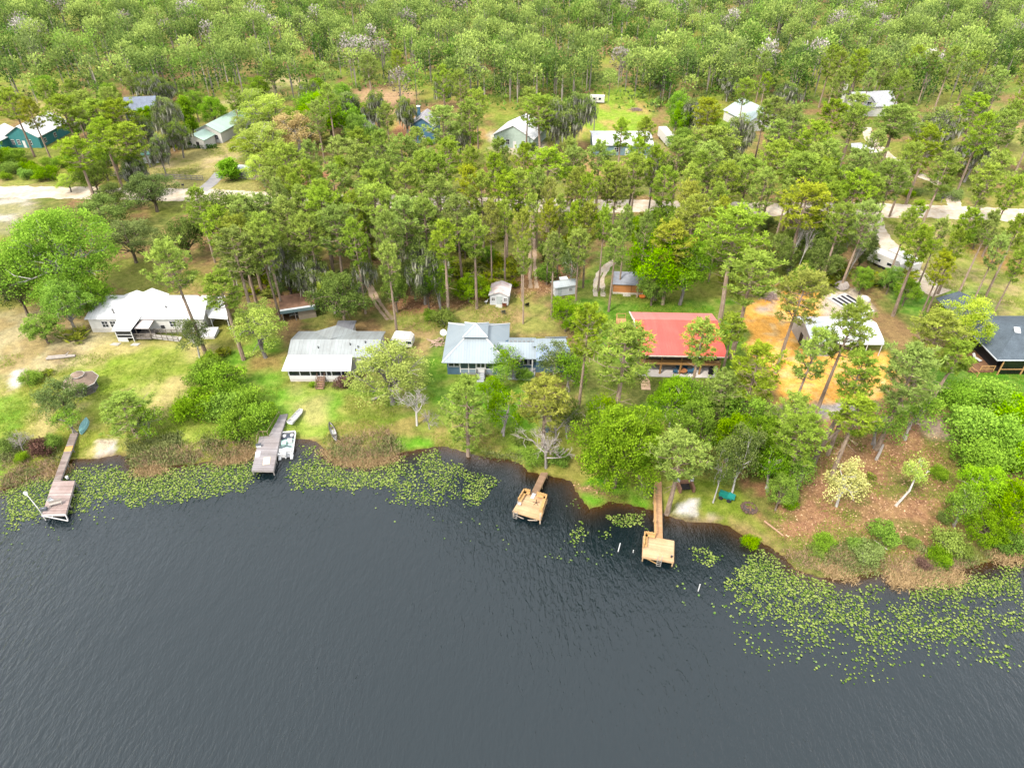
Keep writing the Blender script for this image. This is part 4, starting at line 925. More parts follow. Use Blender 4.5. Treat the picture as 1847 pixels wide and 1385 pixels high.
# dock at far left: long grey gangway with one new orange board, red brown platform
t, L, Wl, F = dock('long narrow weathered dock with one orange patch and reddish platform at far left', [(75, 929), (118, 928), (135, 867), (96, 867)], [(96, 868), (109, 867), (141, 780), (127, 782)], 1.0, RED, PW, walk_m=planks('patched_walkway', (178, 166, 158), .17, 1, .24, (140, 118, 110)))
wl = [Vector(p) for p in Wl]; mb = MB()
e0, e1 = wl[0].lerp(wl[3], .60), wl[1].lerp(wl[2], .60); e2, e3 = wl[1].lerp(wl[2], .71), wl[0].lerp(wl[3], .71)
mb.slab([(*e0, 1.03), (*e1, 1.03), (*e2, 1.03), (*e3, 1.03)], .02); tag(mb.build('new_board', planks('orange_boards', (240, 184, 112), .17, 1, .12), t), 'fresh orange boards')
l0, l1 = Vector(L[0]), Vector(L[1]); mb = MB()
mb.tube((*(l0 + Vector((.1, -.1))), 1.0), (*(l1 + Vector((.5, -.7))), .55), .07, .07, 5); mb.tube((*l0, .95), (*l1, .95), .08, .08, 5); mb.tube((*(l1), 1.0), (*(l1 + Vector((.5, -.7))), .5), .06, .06, 5)
mb.tube((*l0.lerp(l1, .45), .9), (*(l0.lerp(l1, .45) + Vector((0, -.35))), .75), .05, .05, 5); mb.build('swing_frame', mat('pale_pipe', (226, 224, 222), .5), t)
lz = thing('lamp_post', 'leaning white pipe lamp overhanging the corner of the far left dock', 'lamp post', (*P(78, 930, 1.0), 1.0))
MB().path([(0, 0, -.9), (-.4, .3, 1.2), (-1.6, 1.2, 2.3), (-2.0, 1.5, 2.4)], [.06, .06, .05, .05], 6).build('pole', mat('pale_pipe', (226, 224, 222), .5), lz)
MB().path([(-1.9, 1.4, 2.4), (-2.3, 1.8, 2.35), (-2.6, 2.0, 2.3)], [.1, .24, .2], 8).build('lamp_head', W_WHITE, lz)
def chair(name, label, loc, rz, m, s=1.0, cat='chair'):
    t = thing(name, label, cat, loc, rz)
    MB().box(-.28 * s, .28 * s, -.28 * s, .28 * s, .36 * s, .42 * s).build('seat', m, t)
    MB().slab([(-.28 * s, .26 * s, .42 * s), (.28 * s, .26 * s, .42 * s), (.28 * s, .45 * s, .95 * s), (-.28 * s, .45 * s, .95 * s)], .05).build('backrest', m, t)
    for x in (-.26, .2):
        for y in (-.26, .2): MB().box(x * s, (x + .06) * s, y * s, (y + .06) * s, 0, .36 * s).build('leg', m, t)
    for x in (-.32, .27): MB().box(x * s, (x + .06) * s, -.28 * s, .28 * s, .56 * s, .6 * s).build('armrest', m, t)
    return t
chair('dock_chair', 'pale blue chair on the reddish platform of the far left dock', (*P(94, 907, 1.0), 1.01), R(150), mat('pale_blue_plastic', (206, 228, 236), .5))
t = thing('dock_bench', 'low grey slatted bench on the reddish platform of the far left dock', 'bench', (*P(102, 911, 1.0), 1.01), R(22))
MB().box(-.75, .75, -.2, .2, .38, .44).build('seat', mat('bench_grey', (196, 186, 176), .8), t); MB().box(-.75, .75, .2, .25, .44, .8).build('backrest', mat('bench_grey', (196, 186, 176), .8), t)
for x in (-.7, .62): MB().box(x, x + .08, -.18, .18, 0, .38).build('leg', mat('bench_grey', (196, 186, 176), .8), t)
t = thing('tackle_box', 'dark grey tackle box by the front corner of the far left dock', 'box', (*P(80, 920, 1.0), 1.01), R(10))
MB().box(-.4, .4, -.22, .22, 0, .3).build('body', mat('tackle_grey', (110, 116, 122), .6), t); MB().box(-.42, .42, -.24, .24, .3, .38).build('lid', mat('tackle_lid', (90, 96, 104), .5), t); MB().tube((-.15, 0, .42), (.15, 0, .42), .02, .02, 4).build('handle', W_WHITE, t)
t = thing('bucket', 'white bucket at the inner corner of the far left dock platform', 'bucket', (*P(122, 863, 1.0), 1.01))
MB().path([(0, 0, 0), (0, 0, .4)], [.16, .2], 10).build('body', W_WHITE, t); MB().path([(-.19, 0, .38), (0, .1, .5), (.19, 0, .38)], [.012] * 3, 4).build('handle', mat('dark_metal', (70, 70, 72), .4), t)

# dock 2: grey dock with pale mats and pipe railing
t, L, Wl, F = dock('wide silvery weathered dock with two pale mats beside the white deck boat', [(454, 848), (493, 849), (506, 785), (468, 787)], [(484, 787), (506, 785), (519, 746), (505, 748)], 1.0, OLD, PW)
ll = [Vector(p) for p in L]; mb = MB()
p0, p1 = ll[3].lerp(ll[0], .25), ll[3]; p2 = Vector(Wl[0])
for p in (p0, p1, p1.lerp(p2, .5), p2): mb.tube((*p, .9), (*p, 2.0), .05, .05, 5)
mb.path([(*p0, 2.0), (*p1, 2.0), (*p2, 2.0)], [.045] * 3, 5); mb.path([(*p2, 2.0), (*Vector(Wl[0]).lerp(Vector(Wl[3]), .5), 1.9), (*Wl[3], 1.7)], [.045] * 3, 5)
mb.tube((*Wl[3], .9), (*Wl[3], 1.7), .05, .05, 5); mb.build('railing', mat('rusty_pipe', (176, 156, 122), .8, .2), t)
for i, (px, py, w, l, c_) in enumerate(((481, 831, 1.0, 1.6, (240, 222, 196)), (465, 819, .7, 1.2, (232, 230, 236)))):
    t = thing('dock_mat', ('peach coloured mat lying on the silvery dock', 'white mat lying along the left edge of the silvery dock')[i], 'mat', (*P(px, py, 1.0), 1.004), R(-78) + PI / 2)
    MB().box(-w / 2, w / 2, -l / 2, l / 2, 0, .03).build('pad', mat('mat_%d' % i, c_, .9), t)
t = thing('deck_box', 'small white box on the left edge of the silvery dock', 'box', (*P(467, 805, 1.0), 1.01), R(10))
MB().box(-.35, .35, -.22, .22, 0, .32).build('body', W_WHITE, t); MB().box(-.38, .38, -.25, .25, .32, .38).build('lid', mat('tackle_lid', (90, 96, 104), .5), t)

# dock 3: tan dock with benches
t, L, Wl, F = dock('square tan dock with corner benches and brown gangway below the dead branches', [(925, 921), (975, 936), (987, 899), (945, 888)], [(957, 892), (968, 894), (988, 852), (976, 852)], 1.0, NEW, PT, walk_m=BRN)
ll = [Vector(p) for p in L]; ll = [p * .97 for p in ll]
bench(t, ll[3], ll[3].lerp(ll[2], .26), 1.0, WOOD_TAN, -1); bench(t, ll[3].lerp(ll[2], .58), ll[2], 1.0, WOOD_TAN, -1); bench(t, ll[3], ll[3].lerp(ll[0], .55), 1.0, WOOD_TAN, 1); bench(t, ll[2], ll[2].lerp(ll[1], .7), 1.0, WOOD_TAN, -1)
mb = MB(); mb.tube((*ll[1], -.5), (*ll[1], 2.0), .08, .08, 5); mb.tube((*(ll[0].lerp(ll[1], .12)), .2), (*ll[0].lerp(ll[1], .45), -.1), .06, .06, 4); mb.tube((*ll[1].lerp(ll[0], .1), .5), (*ll[1].lerp(ll[0], .5), -.1), .06, .06, 4); mb.build('brace', mat('pale_brace', (226, 208, 190), .8), t)
ladder(t, ll[0].x + .35, ll[0].y - .12, 1.0, mat('ladder_grey', (190, 184, 176), .6), 1.3, .55, .3)
MB().box(-.25, .25, -.5, .5, 1.0, 1.06).build('ramp_plate', mat('aluminium', (220, 222, 224), .35), t).location = (*(Vector(Wl[0]).lerp(Vector(Wl[1]), .5) + Vector((0, -.2))), .02)
t = thing('star_table_stand', 'black star shaped table base lying on the square tan dock', 'table base', (*P(967, 907, 1.0), 1.02), R(12))
for k in range(5): MB().tube((0, 0, .03), (.5 * math.cos(k * 1.257), .5 * math.sin(k * 1.257), .03), .035, .03, 5).build('foot', mat('black_iron', (42, 40, 44), .5), t)
MB().tube((0, 0, .03), (0, 0, .7), .04, .04, 6).build('stem', mat('black_iron', (42, 40, 44), .5), t)
chair('small_chair', 'small white chair at the left side of the square tan dock', (*P(937, 911, 1.0), 1.01), R(70), mat('white_plastic', (250, 244, 236), .5), .65)

# dock 4: newest dock with long walkway
t, L, Wl, F = dock('new tan dock with long straight walkway and L shaped bench on the right', [(1159, 1003), (1215, 1013), (1216, 975), (1161, 965)], [(1181, 968), (1195, 972), (1193, 868), (1179, 868)], 1.0, planks('newest_deck', (238, 200, 158), .15, 1, .12, (224, 180, 136)), PT, walk_m=NEWW)
ll = [Vector(p) * .97 for p in L]
bench(t, ll[3], ll[3].lerp(ll[2], .36), 1.0, WOOD_TAN, -1); bench(t, ll[3], ll[3].lerp(ll[0], .62), 1.0, WOOD_TAN, 1)
mb = MB(); wv = [Vector(p) for p in Wl]; fence_rail(mb, (*wv[0], 1.0), (*wv[0].lerp(wv[3], .85), 1.0), .95, 4, r=.06); mb.tube((*ll[0], .9), (*ll[0].lerp(ll[1], .55), -.1), .06, .06, 4); mb.tube((*ll[0], -.6), (*ll[0], .9), .07, .07, 5); mb.build('railing', WOOD_TAN, t)
ladder(t, ll[0].lerp(ll[1], .55).x, ll[0].lerp(ll[1], .55).y - .1, 1.0, mat('ladder_grey', (190, 184, 176), .6), 1.2, .5, .75)
t = thing('fire_bucket', 'small dark bucket in the front corner of the newest dock', 'bucket', (*P(1211, 1005, 1.0), 1.01))
MB().path([(0, 0, 0), (0, 0, .3)], [.12, .15], 9).build('body', mat('dark_metal', (70, 70, 72), .4), t); MB().path([(-.14, 0, .28), (0, .08, .4), (.14, 0, .28)], [.012] * 3, 4).build('handle', W_WHITE, t)
for i, (px, py, h, lean, lab) in enumerate(((1113, 997, 1.3, (.35, .5), 'leaning white pole standing in the water between the two tan docks'), (1142, 996, .45, (0, 0), 'short pale stake in the water just left of the newest dock'), (1259, 1066, 1.3, (.05, .05), 'slim white pole in the lily pads right of the newest dock'))):
    x, y = P(px, py, 0); t = MB(); t.path([(0, 0, -1.2), (lean[0], lean[1], h)], [.07, .06], 7); o = t.build('water_pole', W_WHITE); o.location = (x, y, 0); tag(o, lab, 'pole', 'poles standing in the lake')

# ------------------------------------------------------------------ boats
HULL = mat('boat_white', (250, 250, 250), .35, .05); AQUA = mat('boat_aqua', (196, 232, 222), .5, .06)
bt = thing('deck_boat', 'white deck boat with pale aqua floor moored right of the silvery dock', 'boat', (*P(518, 802, .4), 0), R(-81) + PI / 2)
h = MB(); prof = [(-1.15, -2.35), (-1.15, 2.1), (-1.0, 2.65), (1.0, 2.65), (1.15, 2.1), (1.15, -2.35)]
n = len(prof); h.add([(x * .8, y, -.3) for x, y in prof] + [(x, y, .72) for x, y in prof], [tuple(range(n))[::-1]] + [(i, (i + 1) % n, n + (i + 1) % n, n + i) for i in range(n)]); h.build('hull', HULL, bt)
MB().box(-1.0, 1.0, -2.25, 2.4, .28, .34).build('floor', AQUA, bt)
g_ = MB()
for i in range(n): p, q = prof[i], prof[(i + 1) % n]; g_.path([(p[0] * .95, p[1] * .98, .74), (q[0] * .95, q[1] * .98, .74)], [.1, .1], 6)
g_.build('gunwale', HULL, bt)
MB().box(-.95, .95, 1.35, 2.45, .34, .5).build('bow_deck', mat('boat_dark', (74, 82, 98), .6), bt)
for x in (-.55, .55): MB().path([(x, 1.9, .5), (x, 1.9, .66)], [.28, .26], 12).build('bow_seat', HULL, bt)
c = MB(); c.box(.1, .75, .3, .8, .34, 1.0); c.build('console', HULL, bt); MB().slab([(.1, .82, 1.0), (.75, .82, 1.0), (.75, .6, 1.3), (.1, .6, 1.3)], .03).build('windscreen', glass('windscreen', (110, 140, 160)), bt)
MB().box(-.8, -.1, -.2, .6, .34, .72).build('side_seat', AQUA, bt)
MB().box(-.9, .9, -1.9, -1.2, .34, .8).build('stern_seat', HULL, bt); MB().path([(-.75, -1.15, .85), (0, -.85, .9), (.8, -1.05, .9)], [.08, .1, .08], 6).build('grab_bar', mat('boat_dark', (74, 82, 98), .6), bt)
m_ = MB(); m_.path([(0, -2.5, -.4), (0, -2.5, .5), (0, -2.45, .95)], [.09, .16, .22], 8); m_.box(-.2, .2, -2.8, -2.25, .8, 1.2); m_.build('outboard_motor', HULL, bt)
for x in (-.85, .85): MB().path([(x, -2.9, .1), (x, -2.2, .15)], [.2, .28], 10).build('stern_float', HULL, bt)
def boat_shell(name, label, loc, rz, L, W, Hh, m, inm, flip=False, pointed=(True, True), seats=2, roll=0, cat='boat'):
    t = thing(name, label, cat, loc, rz); 
    if roll: t.rotation_euler = (0, roll, rz)
    N = 15; prof = []
    for i in range(N):
        u = -1 + 2 * i / (N - 1); w = 1.0
        if u > 0 and pointed[0]: w = math.cos(u * PI / 2) ** .6 if u < 1 else 0.02
        if u < 0 and pointed[1]: w = math.cos(u * PI / 2) ** .6 if u > -1 else 0.02
        if u > .6 and not pointed[0]: w = 1 - .4 * (u - .6) / .4
        prof.append((u * L / 2, w * W / 2, Hh * (1 + .35 * abs(u) ** 3)))
    sec = lambda w, z, s: [(-w, z), (-w * .9, .35 * Hh), (-w * .55, .04), (w * .55, .04), (w * .9, .35 * Hh), (w, z)]
    vv = [(a, y, z) for y, w, z0 in prof for a, z in sec(w, z0, 0)]
    ff = [(i * 6 + j, i * 6 + j + 1, (i + 1) * 6 + j + 1, (i + 1) * 6 + j) for i in range(N - 1) for j in range(5)] + [tuple(range(6)), tuple(range((N - 1) * 6 + 5, (N - 1) * 6 - 1, -1))]
    mb = MB(); mb.add(vv, ff); o = mb.build('hull', m, t)
    so_ = o.modifiers.new('thick', 'SOLIDIFY'); so_.thickness = .05; so_.offset = 0
    g_ = MB()
    for s in (-1, 1): g_.path([(s * w, y, z) for y, w, z in prof], [.035] * N, 5)
    g_.build('gunwale', inm, t)
    for k in range(seats):
        i = int(N * (.3 + .42 * k / max(1, seats - 1))); y, w, z = prof[i]; MB().box(-w * .94, w * .94, y - .14, y + .14, z * .7, z * .78).build('seat', inm, t)
    return t
boat_shell('jon_boat', 'small pale flat boat pulled up on the grass right of the silvery dock', (*G(535, 758)[:2], 1.0), math.atan2(3, 1.0) - PI / 2, 3.3, 1.0, .4, HULL, mat('boat_cream', (226, 222, 206), .6), pointed=(False, False), seats=2)
x, y, z = G(601, 781)
boat_shell('canoe', 'narrow grey canoe nosed into the dry brush on the shore', (x, y, z), math.atan2(3.6, -1.7) - PI / 2, 4.4, .85, .38, mat('canoe_grey', (206, 204, 204), .6), mat('canoe_dark', (110, 100, 96), .8), seats=2, cat='canoe')
t = boat_shell('rowboat', 'pale turquoise boat turned upside down at the head of the far left dock', (*G(152.5, 770)[:2], 1.55), math.atan2(2.9, -.6) - PI / 2, 3.4, 1.15, .5, mat('turquoise_hull', (150, 206, 206), .6, .12), mat('turquoise_hull', (150, 206, 206)), seats=0, roll=PI)

# ------------------------------------------------------------------ yard things
x, y, z = G(1308, 900); wg = thing('garden_cart', 'green garden cart with a folded tarp on the lake bank', 'cart', (x, y, z), R(-30))
MB().prism([(-.8, .45), (.8, .45), (.95, .95), (-.95, .95)], -.45, .45).build('tub', mat('cart_green', (20, 132, 118), .5), wg)
MB().slab([(.2, -.55, 1.05), (1.2, -.5, .95), (1.15, .4, 1.0), (.3, .45, 1.1)], .15).build('tarp', mat('tarp_teal', (30, 150, 140), .6), wg)
for a_ in (-.55, .55):
    for s in (-1, 1): MB().path([(a_, s * .42, .3), (a_, s * .54, .3)], [.3, .3], 12).build('wheel', mat('tyre_black', (45, 45, 48), .8), wg)
MB().path([(-.85, 0, .5), (-1.6, .1, .75)], [.03, .03], 5).build('handle', mat('dark_metal', (70, 70, 72), .4), wg)
def ring(name, label, px, r, m, n=14, h=.22, cat='fire pit', inner=None):
    x, y, z = G(*px); t = thing(name, label, cat, (x, y, z)); rs = random.Random(px[0])
    for k in range(n):
        a = 2 * PI * k / n; s = rs.uniform(.16, .26); mb = MB(); c, sn = r * math.cos(a), r * math.sin(a)
        mb.path([(c, sn, -.05), (c, sn, h * .6), (c, sn, h)], [s, s * 1.05, s * .6], 6); mb.build('stone', m, t)
    mb = MB(); mb.disc((0, 0, .01), r * .93, .03, 18); mb.build('ash_bed', inner or mat('ash', (104, 92, 90), .95, .3, 4), t)
    mb = MB()
    for k in range(9):
        a = rs.uniform(0, 6.28); q = rs.uniform(.3, .8) * r; mb.tube((q * math.cos(a), q * math.sin(a), .1), (q * .6 * math.cos(a + 2.4), q * .6 * math.sin(a + 2.4), rs.uniform(.12, .4)), .05, .04, 5)
    mb.build('log', mat('log_brown', (150, 116, 90), .9, .2), t); return t
ring('fire_pit', 'round dirt fire pit with charred sticks on the lake bank', (1351, 917), .95, mat('pit_earth', (112, 90, 78), .95, .25, 3))
t = thing('stone_grill', 'low brick barbecue with open front above the white sand patch', 'barbecue', (*G(1236, 882)[:2], 1.0), R(4))
for a0, a1, b0, b1 in ((-1.1, -.8, -.8, .9), (.8, 1.1, -.8, .9), (-.8, .8, .65, .9)): MB().box(a0, a1, b0, b1, -.1, .75).build('wall', mat('brick_brown', (150, 112, 88), .9, .2, 5), t)
MB().box(.75, 1.15, .5, .95, .75, 1.3).build('chimney', mat('stone_pale', (206, 204, 204), .9, .2, 4), t); MB().box(-1.15, -.75, .5, .95, .75, 1.1).build('chimney', mat('stone_pale', (206, 204, 204), .9, .2, 4), t); MB().box(-.6, .6, -.3, .6, .0, .25).build('ash_bed', mat('soot', (50, 46, 44), .95), t)
def logs(name, label, px, L, r, rz, m, n=1, cat='log', seed=0):
    x, y, z = G(*px); rs = random.Random(seed); t = MB()
    for k in range(n):
        dy = rs.uniform(-.5, .5) if n > 1 else 0; a = rs.uniform(-.15, .15); l = L * rs.uniform(.7, 1)
        t.path([(-l / 2, dy - a, r), (0, dy + rs.uniform(-.15, .15), r * 1.1 + .1 * (k > 1)), (l / 2, dy + a, r * .9)], [r, r * .95, r * .7], 7)
        if l > 3: t.path([(l * .1, dy, r), (l * .25, dy + .6, r + .4)], [r * .4, r * .2], 5)
    o = t.build(name, m); o.location = (x, y, z); o.rotation_euler = (0, 0, rz); return tag(o, label, cat)
LOGG = mat('bleached_log', (190, 180, 170), .9, .2, 3)
logs('driftwood_log', 'grey fallen log beside the yellow bush on the left lawn', (112, 644), 5.0, .22, R(8), LOGG, 2, seed=1)
logs('fallen_branch', 'bleached branch lying at the foot of the pale cypress', (688, 716), 3.6, .24, R(30), LOGG, 1, seed=2)
logs('fallen_log', 'pale bare log lying on the litter slope below the pines', (1586, 817), 4.6, .22, R(55), LOGG, 1, seed=3)
logs('fallen_branch', 'thin white branch lying on the reddish litter near the lake', (1588, 984), 2.6, .09, R(-50), mat('white_branch', (236, 226, 216), .9), 1, seed=4)
logs('fallen_branch', 'long grey branch in the dark brush at the lower right shore', (1722, 992), 4.2, .1, R(-48), LOGG, 1, seed=5)
logs('fallen_branch', 'pale fallen branch at the foot of the leaning grey trunk', (1395, 955), 3.2, .13, R(-58), mat('orange_branch', (200, 160, 130), .9), 1, seed=6)
logs('driftwood', 'pink bleached driftwood on top of the green shore thicket', (430, 733), 1.8, .12, R(-10), mat('pink_wood', (226, 196, 180), .9), 3, seed=7)
def heap(name, label, px, r, m, n=40, seed=0, cat='brush pile', h=.9):
    x, y, z = G(*px); rs = random.Random(seed); t = MB()
    for k in range(n):
        a, b = rs.uniform(0, 6.28), rs.uniform(0, 6.28); q = r * rs.random() ** .6; c = Vector((q * math.cos(a), q * math.sin(a), h * (1 - q / r) * rs.random() + .08))
        d = Vector((math.cos(b), math.sin(b), rs.uniform(-.25, .25))) * rs.uniform(.5, 1.3); t.path([c - d, c + Vector((0, 0, .06)), c + d], [.05, .07, .03], 4)
    o = t.build(name, m); o.location = (x, y, z); return tag(o, label, cat)
heap('brush_pile', 'grey brush pile in the middle of the far green lawn', (1146, 199), 2.0, mat('pile_grey', (176, 150, 146), .95, .3), 60, 1)
heap('brush_pile', 'dark brush pile on the clearing at the far right', (1755, 241), 2.4, mat('pile_dark', (122, 106, 100), .95, .3), 60, 2)
heap('brush_pile', 'pinkish debris pile at the upper edge of the orange sand lot', (1385, 535), 1.8, mat('pile_pink', (206, 176, 164), .95, .3), 50, 3)
def boulder(name, label, px, r, m, seed, cat='boulder', group=None, sq=.7):
    x, y, z = G(*px); rs = np.random.RandomState(seed); import bmesh
    bm = bmesh.new(); bmesh.ops.create_icosphere(bm, subdivisions=2, radius=r)
    for v_ in bm.verts:
        f = 1 + .22 * math.sin(v_.co.x * 3 / r + seed) * math.cos(v_.co.y * 2.4 / r + seed) + rs.uniform(-.09, .09); v_.co = Vector((v_.co.x * f, v_.co.y * f, max(v_.co.z * f * sq, -.25 * r)))
    me = name_mesh(name); bm.to_mesh(me); bm.free(); me.materials.append(m); o = link(name, me); o.location = (x, y, z + .2 * r * sq); return tag(o, label, cat, group)
RUB = mat('rubble_white', (232, 224, 220), .9, .2, 2)
boulder('rubble_heap', 'white plastic wrapped mound right of the black striped pallets', (1559, 541), 1.1, RUB, 1, 'rubble')
boulder('rubble_heap', 'cream round mound left of the black striped pallets', (1503, 535), .9, mat('rubble_cream', (240, 220, 200), .9, .15), 2, 'rubble')
boulder('rubble_heap', 'grey gravel mound behind the black striped pallets', (1517, 518), 1.5, mat('rubble_grey', (196, 184, 178), .95, .3, 3), 3, 'rubble')
# black striped building panels behind the barn
x, y, z = G(1530, 549); t = thing('roof_panel_stack', 'pale stack of panels with four long black stripes behind the barn', 'panel stack', (x, y, z), R(24))
MB().box(-2.3, 2.3, -4.2, 3.2, -.1, .35).build('panel', mat('panel_pale', (228, 224, 222), .7, .08), t)
for k in range(4): MB().box(-1.85 + k * 1.15, -1.35 + k * 1.15, -4.0, 2.6 - .3 * (k % 2), .35, .42).build('black_strip', mat('black_strip', (40, 42, 54), .6), t)
# animals, chairs on the grass behind the blue house
for i, (px, nm, lab, cat) in enumerate((((931, 554), 'x', '', ''),)):
    chair('lawn_chair', 'dark lawn chair alone on the grass between the two white sheds', G(950, 553), R(200), mat('black_iron', (42, 40, 44), .5), 1.2)
chair('lawn_chair', 'rusty chair in front of the small white shed', G(910, 554), R(170), mat('rust_chair', (150, 84, 62), .7), 1.3)
chair('lawn_chair', 'grey metal chair on the lawn below the small white shed', G(908, 566), R(190), mat('olive_metal', (120, 124, 104), .6), 1.2)
t = thing('garden_statue', 'little white heron statue left of the small white shed', 'statue', G(877, 549))
MB().path([(0, 0, 0), (0, 0, .5)], [.04, .04], 6).build('leg', W_WHITE, t); MB().path([(-.35, 0, .5), (0, 0, .65), (.25, 0, .8), (.3, 0, 1.15), (.5, 0, 1.2)], [.06, .24, .14, .06, .02], 8).build('body', W_WHITE, t)
t = thing('patio_table', 'round wooden table on the white patio under the red roof', 'table', (28.8, 92.6, 1.13))
MB().disc((0, 0, .68), .7, .06, 16).build('top', mat('table_wood', (196, 132, 84), .7), t); MB().tube((0, 0, 0), (0, 0, .68), .08, .08, 8).build('stem', mat('table_wood', (196, 132, 84)), t)
BLC = mat('blue_chair', (70, 124, 160), .6)
for i, (dx, dy, rz) in enumerate(((-1.25, .1, 90), (1.25, .1, -90), (-.5, 1.1, 10), (.6, 1.1, -10))):
    c = chair('patio_chair', 'blue chair at the round table under the red roof', (28.8 + dx, 92.6 + dy, 1.13), R(rz), BLC, 1.2); c['group'] = 'blue chairs around the patio table'
t = thing('covered_grill', 'tall black covered grill at the right end of the white patio', 'grill', (33.6, 92.6, 1.13)); MB().path([(0, 0, 0), (0, 0, .9), (0, 0, 1.3), (0, 0, 1.4)], [.45, .5, .42, .2], 10).build('cover', mat('black_cover', (34, 34, 40), .6), t)
t = thing('stepping_path', 'peach paved path leading from the white patio towards the lake', 'path', G(1162, 682), R(-4)); t['kind'] = 'structure'; del t['category']
rs = random.Random(5)
for k in range(7): MB().box(-.75 + rs.uniform(-.1, .1), .75 + rs.uniform(-.1, .1), -3.2 + k * .92, -2.4 + k * .92, -.05, .06).build('slab', mat('peach_paver', (246, 206, 168), .9, .12, 2), t)
t = thing('kiddie_pool', 'small turquoise paddling pool rim on the grass left of the peach path', 'paddling pool', G(1143, 672)); MB().path([(.8 * math.cos(a * PI / 10), .6 * math.sin(a * PI / 10), .15) for a in range(21)], [.12] * 21, 6).build('rim', mat('pool_teal', (120, 206, 180), .5), t); MB().disc((0, 0, .02), .75, .06, 14).build('water', glass('pool_water', (110, 170, 160)), t)
t = thing('fire_bowl', 'orange fire bowl on the grass right of the tan shed', 'fire bowl', G(1158, 538)); MB().path([(0, 0, 0), (0, 0, .2), (0, 0, .5)], [.3, .5, .7], 10).build('bowl', mat('orange_bowl', (226, 130, 52), .6), t)
t = thing('gas_cylinder', 'white gas cylinder at the right side of the red roofed house', 'gas cylinder', G(1326, 620)); MB().path([(0, 0, 0), (0, 0, .2), (0, 0, 1.2), (0, 0, 1.4)], [.3, .42, .42, .2], 10).build('body', W_WHITE, t); MB().disc((0, 0, 1.4), .1, .15, 8).build('valve', mat('vent_grey', (150, 150, 150), .5), t)
t = thing('barrel', 'teal tarp covered barrel in the shrubs above the small white shed', 'barrel', G(906, 494)); MB().path([(0, 0, 0), (0, 0, .9), (0, 0, 1.1)], [.6, .65, .4], 10).build('body', mat('tarp_teal', (30, 150, 140), .6), t)
t = thing('barrel', 'blue barrel in the dead brush above the square tan dock', 'barrel', G(986, 778)); MB().path([(0, 0, 0), (0, 0, .45), (0, 0, .9)], [.3, .35, .3], 10).build('body', mat('barrel_blue', (40, 130, 160), .5), t)
# brick edging pile left of blue house
heap('stone_heap', 'pinkish heap of broken paving beside the left wall of the blue house', (790, 618), 1.3, mat('heap_pink', (222, 190, 168), .9, .25), 30, 9, 'stone heap', .5)
x, y, z = G(441, 318); shed('garden_shed', 'small blue grey shed beside the columnar shrub above the road', (x - 1.4, y, z), R(-8), 3.0, 2.6, 2.0, 2.6, siding('blue_grey_shed', (150, 172, 184), .25), roofmat('shed_grey_roof', (214, 224, 228), .4, 0), 'x', dr=(1.0, 1.8, 0, 1.85, 0, mat('pale_grey_door', (206, 216, 214), .6)))
t = thing('parked_pickup', 'grey pickup parked above the road behind the thin tall pines', 'pickup', G(512, 336), R(35))
MB().prismx([(-2.6, .5), (2.6, .5), (2.6, 1.1), (.6, 1.1), (.2, 1.75), (-1.2, 1.75), (-1.7, 1.1), (-2.6, 1.0)], -.95, .95).build('body', mat('grey_paint', (176, 180, 186), .3, .1), t)
MB().prismx([(-1.55, 1.15), (.45, 1.15), (.1, 1.65), (-1.15, 1.65)], -.97, .97).build('window', W_GLASS, t)
for s in (-1, 1):
    for y_ in (-1.7, 1.7): MB().path([(s * .75, y_, .38), (s * .98, y_, .38)], [.38, .38], 12).build('wheel', mat('tyre_black', (45, 45, 48), .8), t)
t = thing('covered_load', 'dark tarp covered load beside the left end wall of the barn', 'covered load', G(1441, 603), R(12))
MB().path([(0, -1.6, .5), (0, -1.2, .75), (0, 1.1, .75), (0, 1.6, .5)], [.3, .75, .75, .3], 9).build('tarp', mat('dark_tarp', (56, 58, 70), .6, .15), t)
t = MB(); rs = random.Random(4)
for k in range(420):
    a_, b_, c_ = rs.uniform(-3.4, 3.4), rs.uniform(-.6, .6), rs.uniform(.05, 1.1); d = Vector((rs.uniform(-1, 1), rs.uniform(-1, 1), rs.uniform(0, 1))).normalized() * .3; q = d.orthogonal().normalized() * .16; p = Vector((a_, b_, c_)); t.add([p, p + d * .5 + q, p + d, p + d * .5 - q], [(0, 1, 2, 3)])
HEDGE = t
# fences by the road
def fence(name, label, a, b, h, m, n, boards=3):
    p, q = Vector(G(*a)), Vector(G(*b)); t = thing(name, label, 'fence', p); d = q - p; nrm = Vector((-d.y, d.x, 0)).normalized() * .05
    for k in range(n + 1):
        c = d * (k / n); MB().box(c.x - .07, c.x + .07, c.y - .07, c.y + .07, -.2, h + .1).build('post', m, t)
    mb = MB()
    for j in range(boards):
        z = h * (.2 + .75 * j / max(1, boards - 1)); u = Vector((0, 0, .1)); 
        mb.hexa([Vector((0, 0, z)) - nrm - u, d + Vector((0, 0, z)) - nrm - u, d + Vector((0, 0, z)) - nrm * 1.8 - u, Vector((0, 0, z)) - nrm * 1.8 - u, Vector((0, 0, z)) - nrm + u, d + Vector((0, 0, z)) - nrm + u, d + Vector((0, 0, z)) - nrm * 1.8 + u, Vector((0, 0, z)) - nrm * 1.8 + u])
    mb.build('rail', m, t); return t
FG = mat('fence_grey', (176, 170, 160), .9, .2)
fence('board_fence', 'grey board fence along the left part of the yard by the sand road', (200, 318), (268, 322), 1.3, FG, 7)
fence('board_fence', 'grey board fence ending at the gravel driveway', (285, 322), (367, 326), 1.3, FG, 8)
fence('board_fence', 'grey board fence right of the gravel driveway', (432, 322), (520, 330), 1.3, FG, 8)
